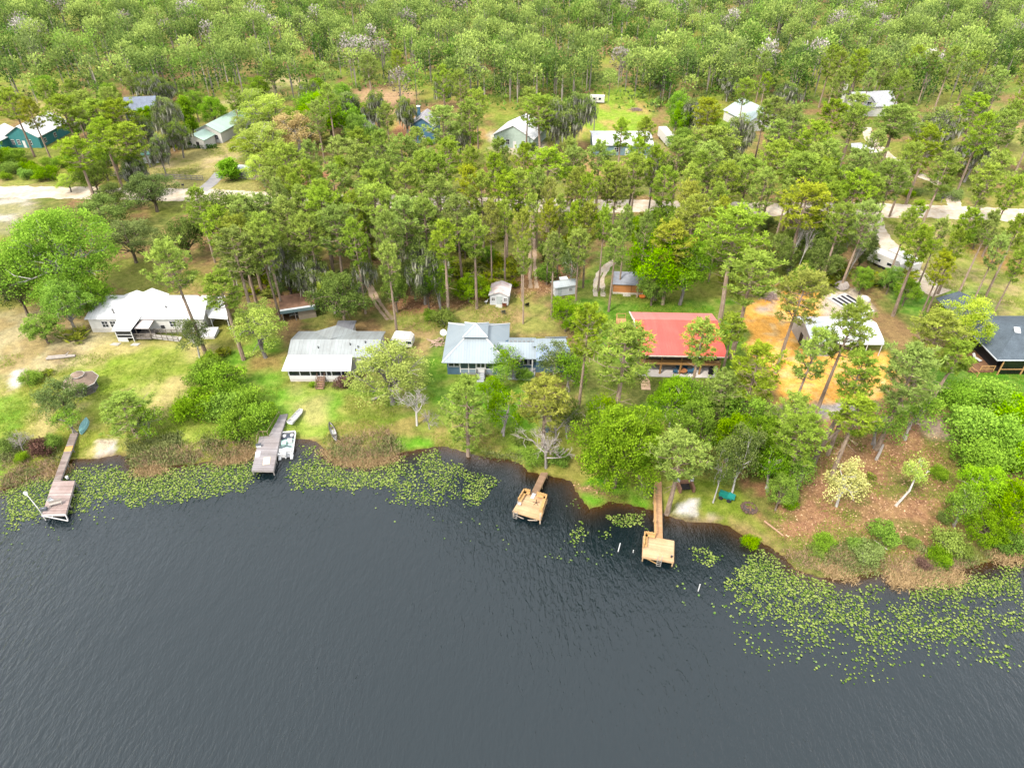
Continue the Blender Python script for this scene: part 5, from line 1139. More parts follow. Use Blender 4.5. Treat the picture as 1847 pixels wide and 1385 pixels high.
fence('wire_fence', 'thin dark wire fence between the sand road and the right hand pines', (1300, 345), (1400, 352), 1.2, mat('fence_dark', (104, 98, 90), .9), 10, 4)
fence('wire_fence', 'thin wire fence on the grass strip below the sand road', (1060, 393), (1140, 397), 1.1, mat('fence_dark', (104, 98, 90), .9), 7, 3)
for px, lab in (((332, 342), 'dark mailbox on a post beside the gravel driveway'), ((1697, 366), 'dark mailbox on a post beside the right sand driveway')):
    t = thing('mailbox', lab, 'mailbox', G(*px)); MB().box(-.05, .05, -.05, .05, -.1, 1.1).build('post', FG, t); MB().box(-.3, .3, -.16, .16, 1.1, 1.5).build('box', mat('dark_metal', (70, 70, 72), .4), t)
chair('garden_bench', 'white garden seat at the edge of the mossy trees by the yard', G(314, 260), R(40), W_WHITE, 1.5, 'seat')
chair('garden_bench', 'white broken garden seat left of the driveway yard trees', G(324, 252), R(110), W_WHITE, 2.0, 'seat')
# ------------------------------------------------------------------ foliage
def leafmat(name, dark, light, trans=.38, hue=.009, val=.16, k=.50, sat=.10):
    g = NG(name); at = g.n('ShaderNodeAttribute', attribute_name='tint')
    oi = g.n('ShaderNodeObjectInfo'); r = oi.outputs['Random']
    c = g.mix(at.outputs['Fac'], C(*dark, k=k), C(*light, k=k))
    hs = g.n('ShaderNodeHueSaturation'); g.l(c, hs.inputs['Color'])
    g.l(g.math('MULTIPLY_ADD', r, 2 * hue, .5 - hue), hs.inputs['Hue'])
    r2 = g.math('FRACT', g.math('MULTIPLY', r, 7.31)); r3 = g.math('FRACT', g.math('MULTIPLY', r, 13.7))
    g.l(g.math('MULTIPLY_ADD', r2, 2 * val, 1 - val), hs.inputs['Value']); g.l(g.math('MULTIPLY_ADD', r3, 2 * sat, 1 - sat), hs.inputs['Saturation'])
    d = g.n('ShaderNodeBsdfDiffuse'); t = g.n('ShaderNodeBsdfTranslucent'); mx = g.n('ShaderNodeMixShader'); mx.inputs[0].default_value = trans
    g.l(hs.outputs[0], d.inputs[0]); g.l(hs.outputs[0], t.inputs[0]); g.l(d.outputs[0], mx.inputs[1]); g.l(t.outputs[0], mx.inputs[2]); g.l(mx.outputs[0], g.out.inputs[0])
    return g.m
def barkmat(name, rgb, rgb2):
    g = NG(name); v = g.coord(); oi = g.n('ShaderNodeObjectInfo')
    n = g.noise(g.mapping(v, (5, 5, .9)), 1.0, 5, .7)
    c = g.mix(g.mapr(n, .35, .65, 0, 1), C(*rgb), C(*rgb2))
    g.principled(g.scalecol(c, g.math('MULTIPLY_ADD', oi.outputs['Random'], .5, .75)), .95, .05, 0, g.bump(n, .6, .08)); return g.m
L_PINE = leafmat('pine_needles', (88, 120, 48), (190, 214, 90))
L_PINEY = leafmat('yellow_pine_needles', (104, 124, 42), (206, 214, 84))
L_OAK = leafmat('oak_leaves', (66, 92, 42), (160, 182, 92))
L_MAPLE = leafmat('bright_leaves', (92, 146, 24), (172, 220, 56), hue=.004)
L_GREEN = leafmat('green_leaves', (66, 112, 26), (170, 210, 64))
L_CYP = leafmat('cypress_leaves', (146, 182, 58), (222, 242, 112), .42)
L_PALE = leafmat('pale_leaves', (180, 178, 84), (250, 244, 150), .35)
L_TAN = leafmat('tan_leaves', (150, 122, 72), (222, 196, 128), .3)
L_PALM = leafmat('palmetto_fronds', (66, 98, 26), (188, 196, 66))
L_GREY = leafmat('grey_twigs', (128, 116, 104), (206, 198, 190), .15, .01)
L_MOSS = leafmat('hanging_moss', (110, 112, 96), (186, 186, 166), .2, .01)
L_RUST = leafmat('rust_leaves', (150, 84, 62), (214, 148, 110), .25)
L_PURP = leafmat('purple_leaves', (86, 66, 58), (136, 106, 94), .2)
B_PINE = barkmat('pine_bark', (150, 128, 108), (204, 182, 162)); B_GREY = barkmat('grey_bark', (150, 140, 130), (206, 198, 190)); B_DARK = barkmat('dark_bark', (112, 98, 84), (164, 148, 132)); B_WHITE = barkmat('white_bark', (200, 192, 182), (246, 242, 236))

def cards_arrays(Cn, D, L, W, rs):
    D = D / (np.linalg.norm(D, axis=1, keepdims=True) + 1e-9)
    S = np.cross(D, rs.normal(size=D.shape)); S /= np.linalg.norm(S, axis=1, keepdims=True) + 1e-9
    m = Cn + D * (L * .5)[:, None]; s = S * (W * .5)[:, None]
    return np.stack([Cn, m + s, Cn + D * L[:, None], m - s], 1).reshape(-1, 3)
def quads_mesh(name, V, tint, mats, mi=None):
    n = len(V) // 4; me = bpy.data.meshes.new(name); me.vertices.add(n * 4)
    me.vertices.foreach_set('co', V.astype(np.float32).ravel()); me.loops.add(n * 4)
    me.loops.foreach_set('vertex_index', np.arange(n * 4, dtype=np.int32)); me.polygons.add(n)
    me.polygons.foreach_set('loop_start', (np.arange(n) * 4).astype(np.int32))
    a = me.attributes.new('tint', 'FLOAT', 'FACE'); a.data.foreach_set('value', np.clip(tint, 0, 1).astype(np.float32))
    for m in (mats if isinstance(mats, (list, tuple)) else [mats]): me.materials.append(m)
    if mi is not None: me.polygons.foreach_set('material_index', mi.astype(np.int32))
    me.update(calc_edges=True); return me
def rnd_dirs(rs, n, up=0.0):
    d = rs.normal(size=(n, 3)); d[:, 2] += up; return d / np.linalg.norm(d, axis=1, keepdims=True)

def make_pine(seed, H=18.0, Rc=3.6, start=.54, nb=36, tl=.54, open_=False, leaf=None, bare=6):
    rs = np.random.RandomState(seed); t = MB()
    bend = rs.normal(size=2) * .35; pts, rad = [], []
    for k in range(9):
        u = k / 8; pts.append((bend[0] * math.sin(u * 2.6) * u, bend[1] * math.sin(u * 2.1 + 1) * u, -.4 + u * (H * .97 + .4))); rad.append(.25 * (1 - u) ** .75 + .035)
    t.path(pts, rad, 7)
    at = lambda u: np.array([np.interp(u, np.linspace(0, 1, 9), [p[i] for p in pts]) for i in range(3)])
    TC, TD, TT = [], [], []
    for b in range(nb):
        u = start + (1 - start) * ((b + rs.rand()) / nb) ** .9; v = (u - start) / (1 - start)
        prof = (.62 + 1.1 * v) if v < .35 else (1.0 - .78 * ((v - .35) / .65) ** 1.9)
        ln = Rc * prof * rs.uniform(.65, 1.08); a = b * 2.399 + rs.uniform(-.5, .5)
        o = at(u); rise = rs.uniform(.05, .55) * (.4 + v)
        d = np.array([math.cos(a), math.sin(a), rise]); mid = o + d * ln * .5 - np.array([0, 0, .12 * ln]); end = o + d * ln + np.array([0, 0, .18 * ln])
        t.path([tuple(o), tuple(mid), tuple(end)], [.075 * (1.1 - v * .6), .05, .02], 4, cap=False)
        nsub = rs.randint(7, 11)
        for s in range(nsub):
            f = .38 + .62 * s / (nsub - 1); p = (1 - f) ** 2 * o + 2 * f * (1 - f) * mid + f * f * end
            side = np.array([-math.sin(a), math.cos(a), 0]) * rs.uniform(-1, 1) * ln * .46 * (1.15 - f * .5)
            q = p + side + np.array([0, 0, rs.uniform(.0, .5)])
            if abs(side[:2]).max() > .5: t.path([tuple(p), tuple(q)], [.03, .015], 3, cap=False)
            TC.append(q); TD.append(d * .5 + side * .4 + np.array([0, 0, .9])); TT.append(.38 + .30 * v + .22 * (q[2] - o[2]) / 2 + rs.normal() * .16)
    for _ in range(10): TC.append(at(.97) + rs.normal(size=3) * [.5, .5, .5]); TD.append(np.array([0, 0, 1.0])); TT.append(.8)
    for b in range(bare):
        u = rs.uniform(.3, start); a = rs.uniform(0, 6.3); ln = rs.uniform(.5, 1.8); o = at(u); t.path([tuple(o), (o[0] + math.cos(a) * ln, o[1] + math.sin(a) * ln, o[2] + rs.uniform(-.3, .3))], [.04, .015], 3, cap=False)
    TC, TD, TT = np.array(TC), np.array(TD), np.array(TT); nn = 21
    Cn = np.repeat(TC, nn, 0) + rs.normal(size=(len(TC) * nn, 3)) * .07
    D = np.repeat(TD / np.linalg.norm(TD, axis=1, keepdims=True), nn, 0) * .55 + rnd_dirs(rs, len(Cn), .25)
    L = rs.uniform(.7, 1.1, len(Cn)) * tl; V = cards_arrays(Cn, D, L, L * .22, rs)
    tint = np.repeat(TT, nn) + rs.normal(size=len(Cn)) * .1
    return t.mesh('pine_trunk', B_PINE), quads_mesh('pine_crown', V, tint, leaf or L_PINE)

def make_broad(seed, Rc=4.5, Hc=6.0, zb=3.0, nl=11, ncl=420, per=12, ls=.42, leaf=None, bark=None, moss=0, flat=.0, up=.35, tr=.28, gaps=.28, lean=0, stems=1, tintb=.0, twig=0, lo=.35, cr=1.0):
    """crown of lobes, each a shell of leaf clumps; leaves face all ways"""
    rs = np.random.RandomState(seed); t = MB(); leaf = leaf or L_GREEN
    lob = []
    for k in range(nl):
        a = k * 2.399 + rs.uniform(-.4, .4); h = (k + .5) / nl; q = Rc * .74 * math.sqrt(max(.02, 1 - (h * 1.7 - .72) ** 2)) * rs.uniform(.5, 1.2)
        lob.append((np.array([q * math.cos(a), q * math.sin(a), zb + Hc * (.16 + .70 * h)]), Rc * rs.uniform(.2, .44) * (1.1 - .3 * h)))
    TC, TN, TT = [], [], []
    while len(TC) < ncl:
        c, r = lob[rs.randint(nl)]; n = rnd_dirs(rs, 1, .35)[0]; p = c + n * r * rs.uniform(.62, 1.04) * np.array([1, 1, .85])
        if math.sin(p[0] * 1.9 + seed) * math.sin(p[1] * 1.7 + seed * 2) * math.sin(p[2] * 1.8) > gaps: continue
        if p[2] < zb - .3: continue
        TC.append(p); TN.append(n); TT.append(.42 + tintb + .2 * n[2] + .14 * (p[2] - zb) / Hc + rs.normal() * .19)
    TC, TN, TT = np.array(TC), np.array(TN), np.array(TT)
    rc = np.repeat(rs.uniform(.45, .95, ncl) * cr, per)[:, None]; dv = rnd_dirs(rs, ncl * per, .25)
    Cn = np.repeat(TC, per, 0) + dv * rc * rs.uniform(.55, 1.0, (ncl * per, 1)) * [1, 1, .75]
    D = np.repeat(TN, per, 0) * .35 + dv * .5 + rnd_dirs(rs, len(Cn), up); L = rs.uniform(.65, 1.15, len(Cn)) * ls
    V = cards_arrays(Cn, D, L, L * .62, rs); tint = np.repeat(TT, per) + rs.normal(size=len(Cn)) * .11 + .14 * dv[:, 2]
    top = np.array([0, 0, zb + Hc * .45])
    for s in range(stems):
        o = np.array([rs.uniform(-.5, .5), rs.uniform(-.5, .5), 0]) * (stems > 1); tp = top + np.array([rs.uniform(-1, 1), rs.uniform(-1, 1), 0]) * (stems > 1) * Rc * .3
        m = (o + tp) / 2 + rs.normal(size=3) * [.25, .25, 0] * (1.6 if lo > .7 else 1)
        t.path([tuple(o - [0, 0, .4]), tuple(o * .9 + [0, 0, .3]), tuple(m), tuple(tp)], [tr * 1.35, tr, tr * .75, tr * .35], 7)
        for k in range(nl // stems):
            c, r = lob[(k * stems + s) % nl]; a = o + (tp - o) * rs.uniform(lo, .9); md = (a + c) / 2 + rs.normal(size=3) * .3
            t.path([tuple(a), tuple(md), tuple(c)], [tr * .42, tr * .28, tr * .1], 5, cap=False)
            for _ in range(2):
                e = c + rnd_dirs(rs, 1, .2)[0] * r * .95; t.path([tuple(c * .6 + md * .4), tuple((c + e) / 2), tuple(e)], [tr * .2, tr * .13, .02], 3, cap=False)
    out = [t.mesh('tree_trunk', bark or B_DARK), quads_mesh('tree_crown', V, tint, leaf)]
    if moss:
        i = rs.randint(ncl, size=moss); Cm = np.repeat(TC[i] - [0, 0, .3], 5, 0) + rs.normal(size=(moss * 5, 3)) * .25
        Dm = np.tile([0, 0, -1.0], (len(Cm), 1)) + rs.normal(size=(len(Cm), 3)) * .13; Lm = rs.uniform(.8, 2.1, len(Cm))
        out.append(quads_mesh('hanging_moss', cards_arrays(Cm, Dm, Lm, Lm * .16 + .08, rs), rs.rand(len(Cm)), L_MOSS))
    return tuple(out)

def make_palm(seed, n=34, ls=1.25):
    rs = np.random.RandomState(seed); CC_, DD_, TT_ = [], [], []
    for k in range(n):
        q = 1.35 * math.sqrt(rs.rand()); a = rs.uniform(0, 6.28); c = np.array([q * math.cos(a), q * math.sin(a), .15 + .75 * rs.rand()])
        b = np.array([c[0], c[1], 0]) * .5 + rs.normal(size=3) * .5 + [0, 0, .7]; b /= np.linalg.norm(b); s = np.cross(b, [0, 0, 1.0]); s /= np.linalg.norm(s) + 1e-6; tt = rs.uniform(.2, .95)
        for j in range(7):
            f = (j - 3) / 3 * 1.15; CC_.append(c); DD_.append(b * math.cos(f) + s * math.sin(f)); TT_.append(tt + rs.normal() * .1)
    CC_, DD_ = np.array(CC_), np.array(DD_); L = rs.uniform(.7, 1, len(CC_)) * ls * .7; V = cards_arrays(CC_, DD_, L, L * .2, rs)
    t = MB()
    for k in range(6):
        a = k * 1.05; t.path([(0, 0, -.1), (math.cos(a) * .5, math.sin(a) * .5, .18), (math.cos(a) * 1.0, math.sin(a) * 1.0, .35)], [.12, .09, .05], 5)
    return t.mesh('palmetto_stem', B_DARK), quads_mesh('palmetto_fronds', V, np.array(TT_), L_PALM)

def make_bare(seed, H=7.0, bark=None, twigs=600, spread=1.0, leaf=None):
    rs = np.random.RandomState(seed); t = MB(); CC_, DD_, LL_ = [], [], []
    def grow(p, d, ln, r, lev):
        m = p + d * ln * .5 + rs.normal(size=3) * ln * .05; e = p + d * ln + rs.normal(size=3) * ln * .06
        t.path([tuple(p), tuple(m), tuple(e)], [r, r * .8, r * .55], 6 if lev < 2 else 3, cap=lev == 0)
        if lev >= 3:
            for _ in range(5): CC_.append(p + (e - p) * rs.rand()); DD_.append(d + rs.normal(size=3) * .7); LL_.append(ln * rs.uniform(.5, 1))
            return
        for _ in range(4 if lev else 6):
            nd = d * .75 + rs.normal(size=3) * .55 * spread + [0, 0, .15]; nd /= np.linalg.norm(nd); grow(p + (e - p) * rs.uniform(.45, 1), nd, ln * rs.uniform(.5, .72), r * .5, lev + 1)
    grow(np.array([0, 0, -.3]), np.array([.05, .02, 1.0]), H * .48, .16, 0)
    L = np.array(LL_); V = cards_arrays(np.array(CC_), np.array(DD_), L, L * .0 + .045, rs)
    return t.mesh('bare_trunk', bark or B_GREY), quads_mesh('bare_twigs', V, rs.rand(len(L)), leaf or L_GREY)

PROTO = {
 'pine': [make_pine(s, nb=26 + s % 4 * 4, Rc=3.1 + .22 * (s % 4), start=.48 + .035 * (s % 5)) for s in range(1, 13)],
 'piney': [make_pine(s, nb=38, leaf=L_PINEY) for s in (21, 22, 23)],
 'pineo': [make_pine(s, H=14.5, Rc=3.2, start=.2, nb=36, tl=.5) for s in (31, 32)],
 'pinet': [make_pine(s, nb=24, Rc=2.6, start=.62, bare=12) for s in (41, 42, 43)],
 'oak': [make_broad(s, 4.6, 5.8, 2.4, 18, 250, 40, .27, L_OAK, B_DARK) for s in (51, 52, 53)],
 'mossoak': [make_broad(s, 4.2, 7.0, 4.2, 14, 190, 34, .27, L_OAK, B_GREY, 170, gaps=.1) for s in (61, 62, 63)],
 'maple': [make_broad(s, 4.6, 7.2, 3.0, 22, 300, 42, .27, L_MAPLE, B_GREY) for s in (71, 72, 73)],
 'green': [make_broad(s, 4.4, 6.4, 2.6, 20, 270, 42, .27, L_GREEN, B_DARK) for s in (81, 82, 83)],
 'cypress': [make_broad(s, 3.8, 7.5, 2.6, 24, 300, 34, .22, L_CYP, B_GREY, gaps=.08, up=.8, tr=.26, cr=.8) for s in (91, 92)],
 'pale': [make_broad(s, 2.2, 6.2, 1.4, 11, 120, 26, .24, L_PALE, B_WHITE, gaps=.06, tr=.16, lo=.5) for s in (101, 102)],
 'slim': [make_broad(s, 1.7, 2.8, 4.2, 7, 60, 30, .22, L_CYP, B_WHITE, gaps=.2, tr=.17, lo=.8) for s in (111,)],
 'tan': [make_broad(s, 4.6, 6.0, 3.2, 15, 230, 34, .25, L_TAN, B_GREY, gaps=.1) for s in (121,)],
 'airy': [make_broad(s, 2.9, 4.4, 2.0, 10, 110, 30, .23, L_GREEN, B_GREY, gaps=.08, tr=.16, stems=2) for s in (131, 132)],
 'dark': [make_broad(s, 2.6, 5.4, 2.2, 14, 130, 32, .24, L_OAK, B_WHITE, gaps=.05, tr=.14, tintb=-.12) for s in (135, 136)],
 'bush': [make_broad(s, 2.2, 2.2, .25, 13, 110, 34, .24, L_GREEN, B_DARK, tr=.08, stems=3) for s in (141, 142, 143)],
 'vine': [make_broad(s, 2.4, 2.4, .1, 17, 170, 34, .24, L_MAPLE, B_DARK, tr=.08, stems=3, up=.6) for s in (155, 156, 157)],
 'brightbush': [make_broad(s, 2.3, 2.6, .2, 15, 130, 36, .24, L_GREEN, B_DARK, tr=.08, stems=3, up=.6) for s in (151, 152)],
 'column': [make_broad(161, 1.9, 5.6, .3, 12, 460, 12, .34, L_MAPLE, B_DARK, tr=.15)],
 'ivy': [make_broad(162, 1.6, 12.5, .6, 18, 560, 12, .36, L_GREEN, B_DARK, tr=.25)],
 'greybush': [make_broad(s, 2.0, 2.0, .2, 11, 95, 28, .24, L_OAK, B_GREY, tr=.08, stems=3, tintb=.25) for s in (171, 172)],
 'rust': [make_broad(181, 2.6, 2.6, .8, 9, 170, 11, .34, L_RUST, B_GREY, tr=.1, stems=2)],
 'purple': [make_broad(182, 1.5, 1.2, .1, 8, 190, 12, .26, L_PURP, B_DARK, tr=.06, stems=3)],
 'bigmaple': [make_broad(75, 7.6, 14.5, 2.6, 40, 1000, 40, .3, L_MAPLE, B_WHITE, gaps=.3, tr=.42, cr=1.15)],
 'biggreen': [make_broad(85, 6.2, 10.5, 1.6, 34, 760, 42, .28, L_GREEN, B_DARK, gaps=.34, tr=.36, cr=1.1)],
 'palm': [make_palm(s) for s in (191, 192, 193, 194)],
 'bare': [make_bare(s) for s in (201, 202)], 'barew': [make_bare(203, 8.0, B_WHITE, spread=.9)],
}
# crown radius, crown-centre height and full height of each prototype (metres)
DIM = {'pine': (3.6, 13.8, 18), 'piney': (3.6, 13.8, 18), 'pineo': (3.2, 9.0, 14.5), 'pinet': (2.7, 15, 18), 'oak': (4.3, 5.4, 8.6), 'mossoak': (3.9, 7.8, 11.5), 'maple': (4.3, 6.8, 10.6), 'green': (4.1, 6, 9.4),
       'cypress': (3.5, 6.4, 10.4), 'pale': (2.3, 4.5, 7.8), 'slim': (1.8, 5.6, 7.2), 'tan': (4.3, 6.3, 9.6), 'airy': (2.7, 4.2, 6.6), 'dark': (2.6, 5.0, 8.0), 'bush': (2.1, 1.4, 2.6), 'vine': (2.2, 1.5, 2.7), 'brightbush': (2.2, 1.6, 3.0), 'column': (2.0, 3.2, 6.2),
       'ivy': (1.8, 6.8, 13.4), 'greybush': (2.2, 1.3, 2.4), 'rust': (2.8, 2.1, 3.6), 'purple': (1.6, .8, 1.5), 'bigmaple': (7.2, 9.6, 17.6), 'biggreen': (6.0, 7.0, 12.4), 'palm': (1.9, .6, 1.5), 'bare': (3.0, 4.2, 7), 'barew': (3.0, 5.0, 8.5)}
KINDN = {'pine': ('pine_tree', 'pine'), 'piney': ('pine_tree', 'pine'), 'pineo': ('pine_tree', 'pine'), 'pinet': ('pine_tree', 'pine'), 'oak': ('oak_tree', 'oak'), 'mossoak': ('mossy_oak_tree', 'oak'), 'maple': ('leafy_tree', 'tree'), 'green': ('leafy_tree', 'tree'),
         'cypress': ('cypress_tree', 'cypress'), 'pale': ('young_tree', 'tree'), 'slim': ('young_tree', 'tree'), 'tan': ('leafy_tree', 'tree'), 'airy': ('small_tree', 'tree'), 'dark': ('small_tree', 'tree'), 'bush': ('shrub', 'shrub'), 'brightbush': ('shrub', 'shrub'), 'vine': ('vine_thicket', 'vines'), 'column': ('columnar_shrub', 'shrub'),
         'ivy': ('ivy_covered_tree', 'tree'), 'greybush': ('shrub', 'shrub'), 'rust': ('shrub', 'shrub'), 'purple': ('shrub', 'shrub'), 'bigmaple': ('leafy_tree', 'tree'), 'biggreen': ('leafy_tree', 'tree'), 'palm': ('palmetto', 'palmetto'), 'bare': ('bare_tree', 'tree'), 'barew': ('bare_tree', 'tree')}
WORD = {'pine': 'green pine', 'piney': 'yellowish pine', 'pinet': 'thin open pine', 'pineo': 'low branched pine', 'oak': 'olive green oak', 'mossoak': 'oak hung with grey moss', 'maple': 'bright green leafy tree', 'green': 'dense green leafy tree', 'cypress': 'pale green feathery tree',
        'airy': 'small airy tree', 'dark': 'small dark tree', 'bush': 'round green bush', 'brightbush': 'bright green bush', 'vine': 'bright vine mound', 'greybush': 'grey green bush', 'palm': 'yellow green palmetto', 'bare': 'bare grey tree', 'barew': 'bare white tree', 'tan': 'tan leaved tree', 'rust': 'rust brown bush', 'ivy': 'ivy clad tree', 'column': 'columnar bush', 'pale': 'pale young tree', 'slim': 'slim young tree', 'purple': 'purple bush'}
TREES = []; _cnt = {}; _rt = random.Random(99)
def road_y(x): return np.interp(x, [-135, -60, 0, 60, 130], [173, 171, 167.5, 164, 161])
def zone_name(x, y):
    ry = road_y(x)
    if y > 262: return 'in the woods beyond the last houses'
    if y > ry + 1:
        far = y > ry + 30
        for lim, nm in ((-112, 'around the teal house' if far else 'along the road verge below the teal house'), (-80, 'beside the navy house and the fenced yard' if far else 'between the fenced yard and the sand road'), (-36, 'around the white cottage' if far else 'just above the sand road below the white cottage'),
                        (-4, 'around the two storey blue house' if far else 'just above the sand road below the two storey blue house'), (22, 'around the steep white roofed house' if far else 'just above the sand road below the steep white roof'),
                        (58, 'around the long white house and motorhome' if far else 'just above the sand road below the long white house'), (100, 'around the sage green roof' if far else 'just above the sand road below the sage green roof')):
            if x < lim: return nm
        return 'in the upper right woods beyond the road' if far else 'just above the right end of the sand road'
    near = y < 118
    if near:
        for lim, nm in ((-50, 'on the grounds of the white mobile home'), (-18, 'around the grey roofed lake house'), (14, 'around the blue house'), (38, 'around the red roofed house')):
            if x < lim: return nm
        return 'around the orange sand lot and barn'
    for lim, nm in ((-62, 'between the white mobile home and the road'), (-30, 'in the wood behind the grey roofed lake house'), (-2, 'in the wood behind the blue house'), (22, 'between the two sandy lanes'), (52, 'in the wood behind the red roof'), (82, 'behind the barn and campers')):
        if x < lim: return nm
    return 'on the lawn beside the right end of the road'
def plant(kind, x, y, s, sz=None, label=None, group=None, lean=(0, 0), z=None):
    i = _cnt.get(kind, 0); _cnt[kind] = i + 1; pr = PROTO[kind][i % len(PROTO[kind])]; nm, cat = KINDN[kind]
    z = H(x, y) if z is None else z
    if label is None:
        zn = zone_name(x, y); label = '%s %s' % (WORD[kind], zn); group = group or ('%s trees %s' % (nm.replace('_tree', ''), zn) if 'tree' in nm else '%ss %s' % (nm, zn))
    t = thing(nm, label, cat, (x, y, z - .05), _rt.uniform(0, 6.28), group, (s, s, sz or s))
    if lean != (0, 0):
        e = Matrix.Rotation(lean[0], 4, 'Y') @ Matrix.Rotation(lean[1], 4, 'X') @ Matrix.Rotation(t.rotation_euler.z, 4, 'Z'); t.rotation_euler = e.to_euler()
    nms = ('trunk', 'crown', 'moss') if kind not in ('palm',) else ('stem', 'fronds')
    for me, n_ in zip(pr, nms): link(n_, me, t)
    TREES.append((kind, x, y, s)); return t
def crown(kind, cx, cy, w, Hh=None, label=None, lean=(0, 0), group=None, fit=False):
    """tree whose crown centre is seen at pixel (cx, cy), w pixels wide, Hh metres tall"""
    if kind in ('pine', 'piney', 'pinet', 'pineo'): w *= 1.1 if fit else {'pinet': 1.04}.get(kind, 1.16)
    r, zc, h0 = DIM[kind]; k = (Hh or h0) / h0; z = 1.0 + zc * k
    x, y = P(cx, cy, z); m = mpp(x, y, z); s = max(.3, w * m / (2 * r))
    if Hh is None:
        for _ in range(4): z = 1.0 + zc * s; x, y = P(cx, cy, z); s = max(.2, w * mpp(x, y, z) / (2 * r))
        k = s
    if fit and not clear(kind, x, y, s * .62, k): s *= .74
    return plant(kind, x, y, s, k, label, group, lean)
def at_px(kind, px, py, w=None, label=None, s=None, sz=None, lean=(0, 0), group=None):
    x, y, z = G(px, py)
    if s is None: s = w * mpp(x, y, z) / (2 * DIM[kind][0])
    return plant(kind, x, y, s, sz, label, group, lean)
# ------------------------------------------------------------------ single trees one can name
crown('pineo', 840, 728, 86, 14.5, 'slender pine with open crown standing at the water edge below the blue house')
crown('piney', 983, 716, 104, 13.5, 'yellowish pine with rounded crown in front of the right wing of the blue house')
crown('pine', 1122, 640, 132, 18, 'broad pine covering the left front corner of the red roof')
crown('pine', 1054, 600, 72, 19, 'tall narrow pine between the blue wing and the red roof', lean=(.03, 0))
crown('pinet', 1266, 610, 74, 17, 'pine with sparse crown in front of the right half of the red roof')
crown('pinet', 1322, 590, 56, 13, 'pine beside the right rear corner of the red roof')
crown('pine', 1330, 432, 112, 22, 'tall bright pine above the red roof, upper crown of the pair by the sand lot')
crown('pine', 1352, 506, 118, 20, 'wide pine over the upper left edge of the orange sand lot')
crown('piney', 1438, 538, 88, 19, 'leaning pine rising out of the orange sand left of the barn', lean=(.06, -.02))
crown('pine', 1362, 664, 104, 16, 'full pine left of the orange sand at the corner of the red roof')
crown('pinet', 1524, 592, 82, 22, 'open pine whose limbs spread across the white barn roof', lean=(.05, 0))
crown('pinet', 1458, 634, 72, 20, 'slim pine in front of the left end of the barn', lean=(.05, 0))
crown('pine', 1640, 676, 112, 18, 'wide pine in front of the right end of the orange sand')
crown('pinet', 1550, 672, 80, 18, 'pine standing over the middle of the orange sand')
crown('pinet', 1546, 742, 92, 14, 'low spreading pine at the lower edge of the orange sand')
crown('pine', 1450, 790, 92, 14, 'pine on the reddish litter slope beside the thick leaning grey trunk')
crown('airy', 1600, 752, 92, 9, 'airy green tree below the right part of the orange sand')
crown('airy', 1662, 738, 84, 9, 'airy green tree between the wide pine and the right thicket')
crown('biggreen', 1118, 796, 168, 14, 'huge dense round tree at the lake edge left of the newest dock walkway')
crown('pine', 1226, 812, 122, 14, 'spreading pine over the shore end of the newest dock')
crown('maple', 1218, 716, 96, 9, 'bright green tree below the patio of the red roofed house')
crown('green', 1290, 728, 112, 10, 'green tree right of the bright tree below the red roofed house')
crown('green', 1258, 760, 90, 10, 'round green tree above the spreading shore pine')
crown('dark', 1306, 830, 56, 12, 'slim dark tree with pale trunk above the green garden cart')
crown('dark', 1342, 812, 74, 13, 'slim dark tree with bare limbs right of the green garden cart')
crown('green', 1412, 880, 52, 6.5, 'small green tree on the slope near the lake with a forked white trunk')
crown('airy', 1402, 830, 74, 9, 'thin green tree on the left edge of the litter slope')
crown('pale', 1528, 866, 74, 8.6, 'pale yellow young tree with white trunk on the litter slope')
crown('slim', 1648, 848, 52, 8.6, 'young tree with crooked white trunk on the litter slope', lean=(.1, 0))
crown('cypress', 1742, 578, 104, 12, 'feathery pale tree over the rear wing of the dark roofed house')
crown('piney', 1690, 600, 84, 15, 'yellow green tree left of the dark roofed house')
crown('pinet', 1716, 640, 74, 13, 'thin grey trunked pine left of the timber deck of the dark house', lean=(.1, 0))
crown('cypress', 700, 664, 136, 11.5, 'big pale green cypress at the right end of the long white porch')
at_px('barew', 752, 768, 78, 'bare white tree on the grass right of the pale green cypress')
at_px('bare', 775, 775, 48, 'small bare tree just right of the bare white tree')
crown('cypress', 463, 586, 100, 11, 'pale cypress with straight grey trunk between the mobile home and the grey roof')
crown('pine', 322, 490, 88, 21, 'tall pine leaning over the rear roof of the mobile home', lean=(-.06, 0))
crown('pinet', 402, 520, 84, 17, 'open pine above the carport of the mobile home', lean=(-.04, 0))
crown('dark', 345, 600, 62, 8.5, 'small dark tree in front of the right end of the mobile home')
crown('bigmaple', 108, 458, 188, 20, 'giant bright green tree at the left edge below the road')
crown('maple', 168, 528, 70, 9, 'small bright green tree behind the left end of the mobile home')
crown('maple', 110, 540, 84, 11, 'bright green tree with bare white limbs left of the mobile home')
crown('oak', 22, 512, 84, 11, 'dark oak at the left edge below the bright green trees')
crown('green', 72, 588, 64, 5.6, 'dark green tree left of the mobile home')
at_px('palm', 136, 612, 58, 'big yellow green palmetto at the left corner of the mobile home')
crown('oak', 108, 714, 84, 7, 'leafy oak between the gazebo and the far left dock')
crown('airy', 120, 752, 62, 4.5, 'twiggy grey tree at the head of the far left dock')
crown('pineo', 226, 738, 92, 8, 'airy young pine on the lawn above the sandy beach', )
crown('airy', 256, 752, 64, 5.5, 'thin leaved tree beside the airy young pine on the lawn')
at_px('palm', 86, 676, 26, 'small palmetto beside the gazebo')
at_px('brightbush', 60, 690, 34, 'bright round shrub left of the gazebo')
at_px('bare', 44, 815, 48, 'bare willow on the shore left of the far left dock')
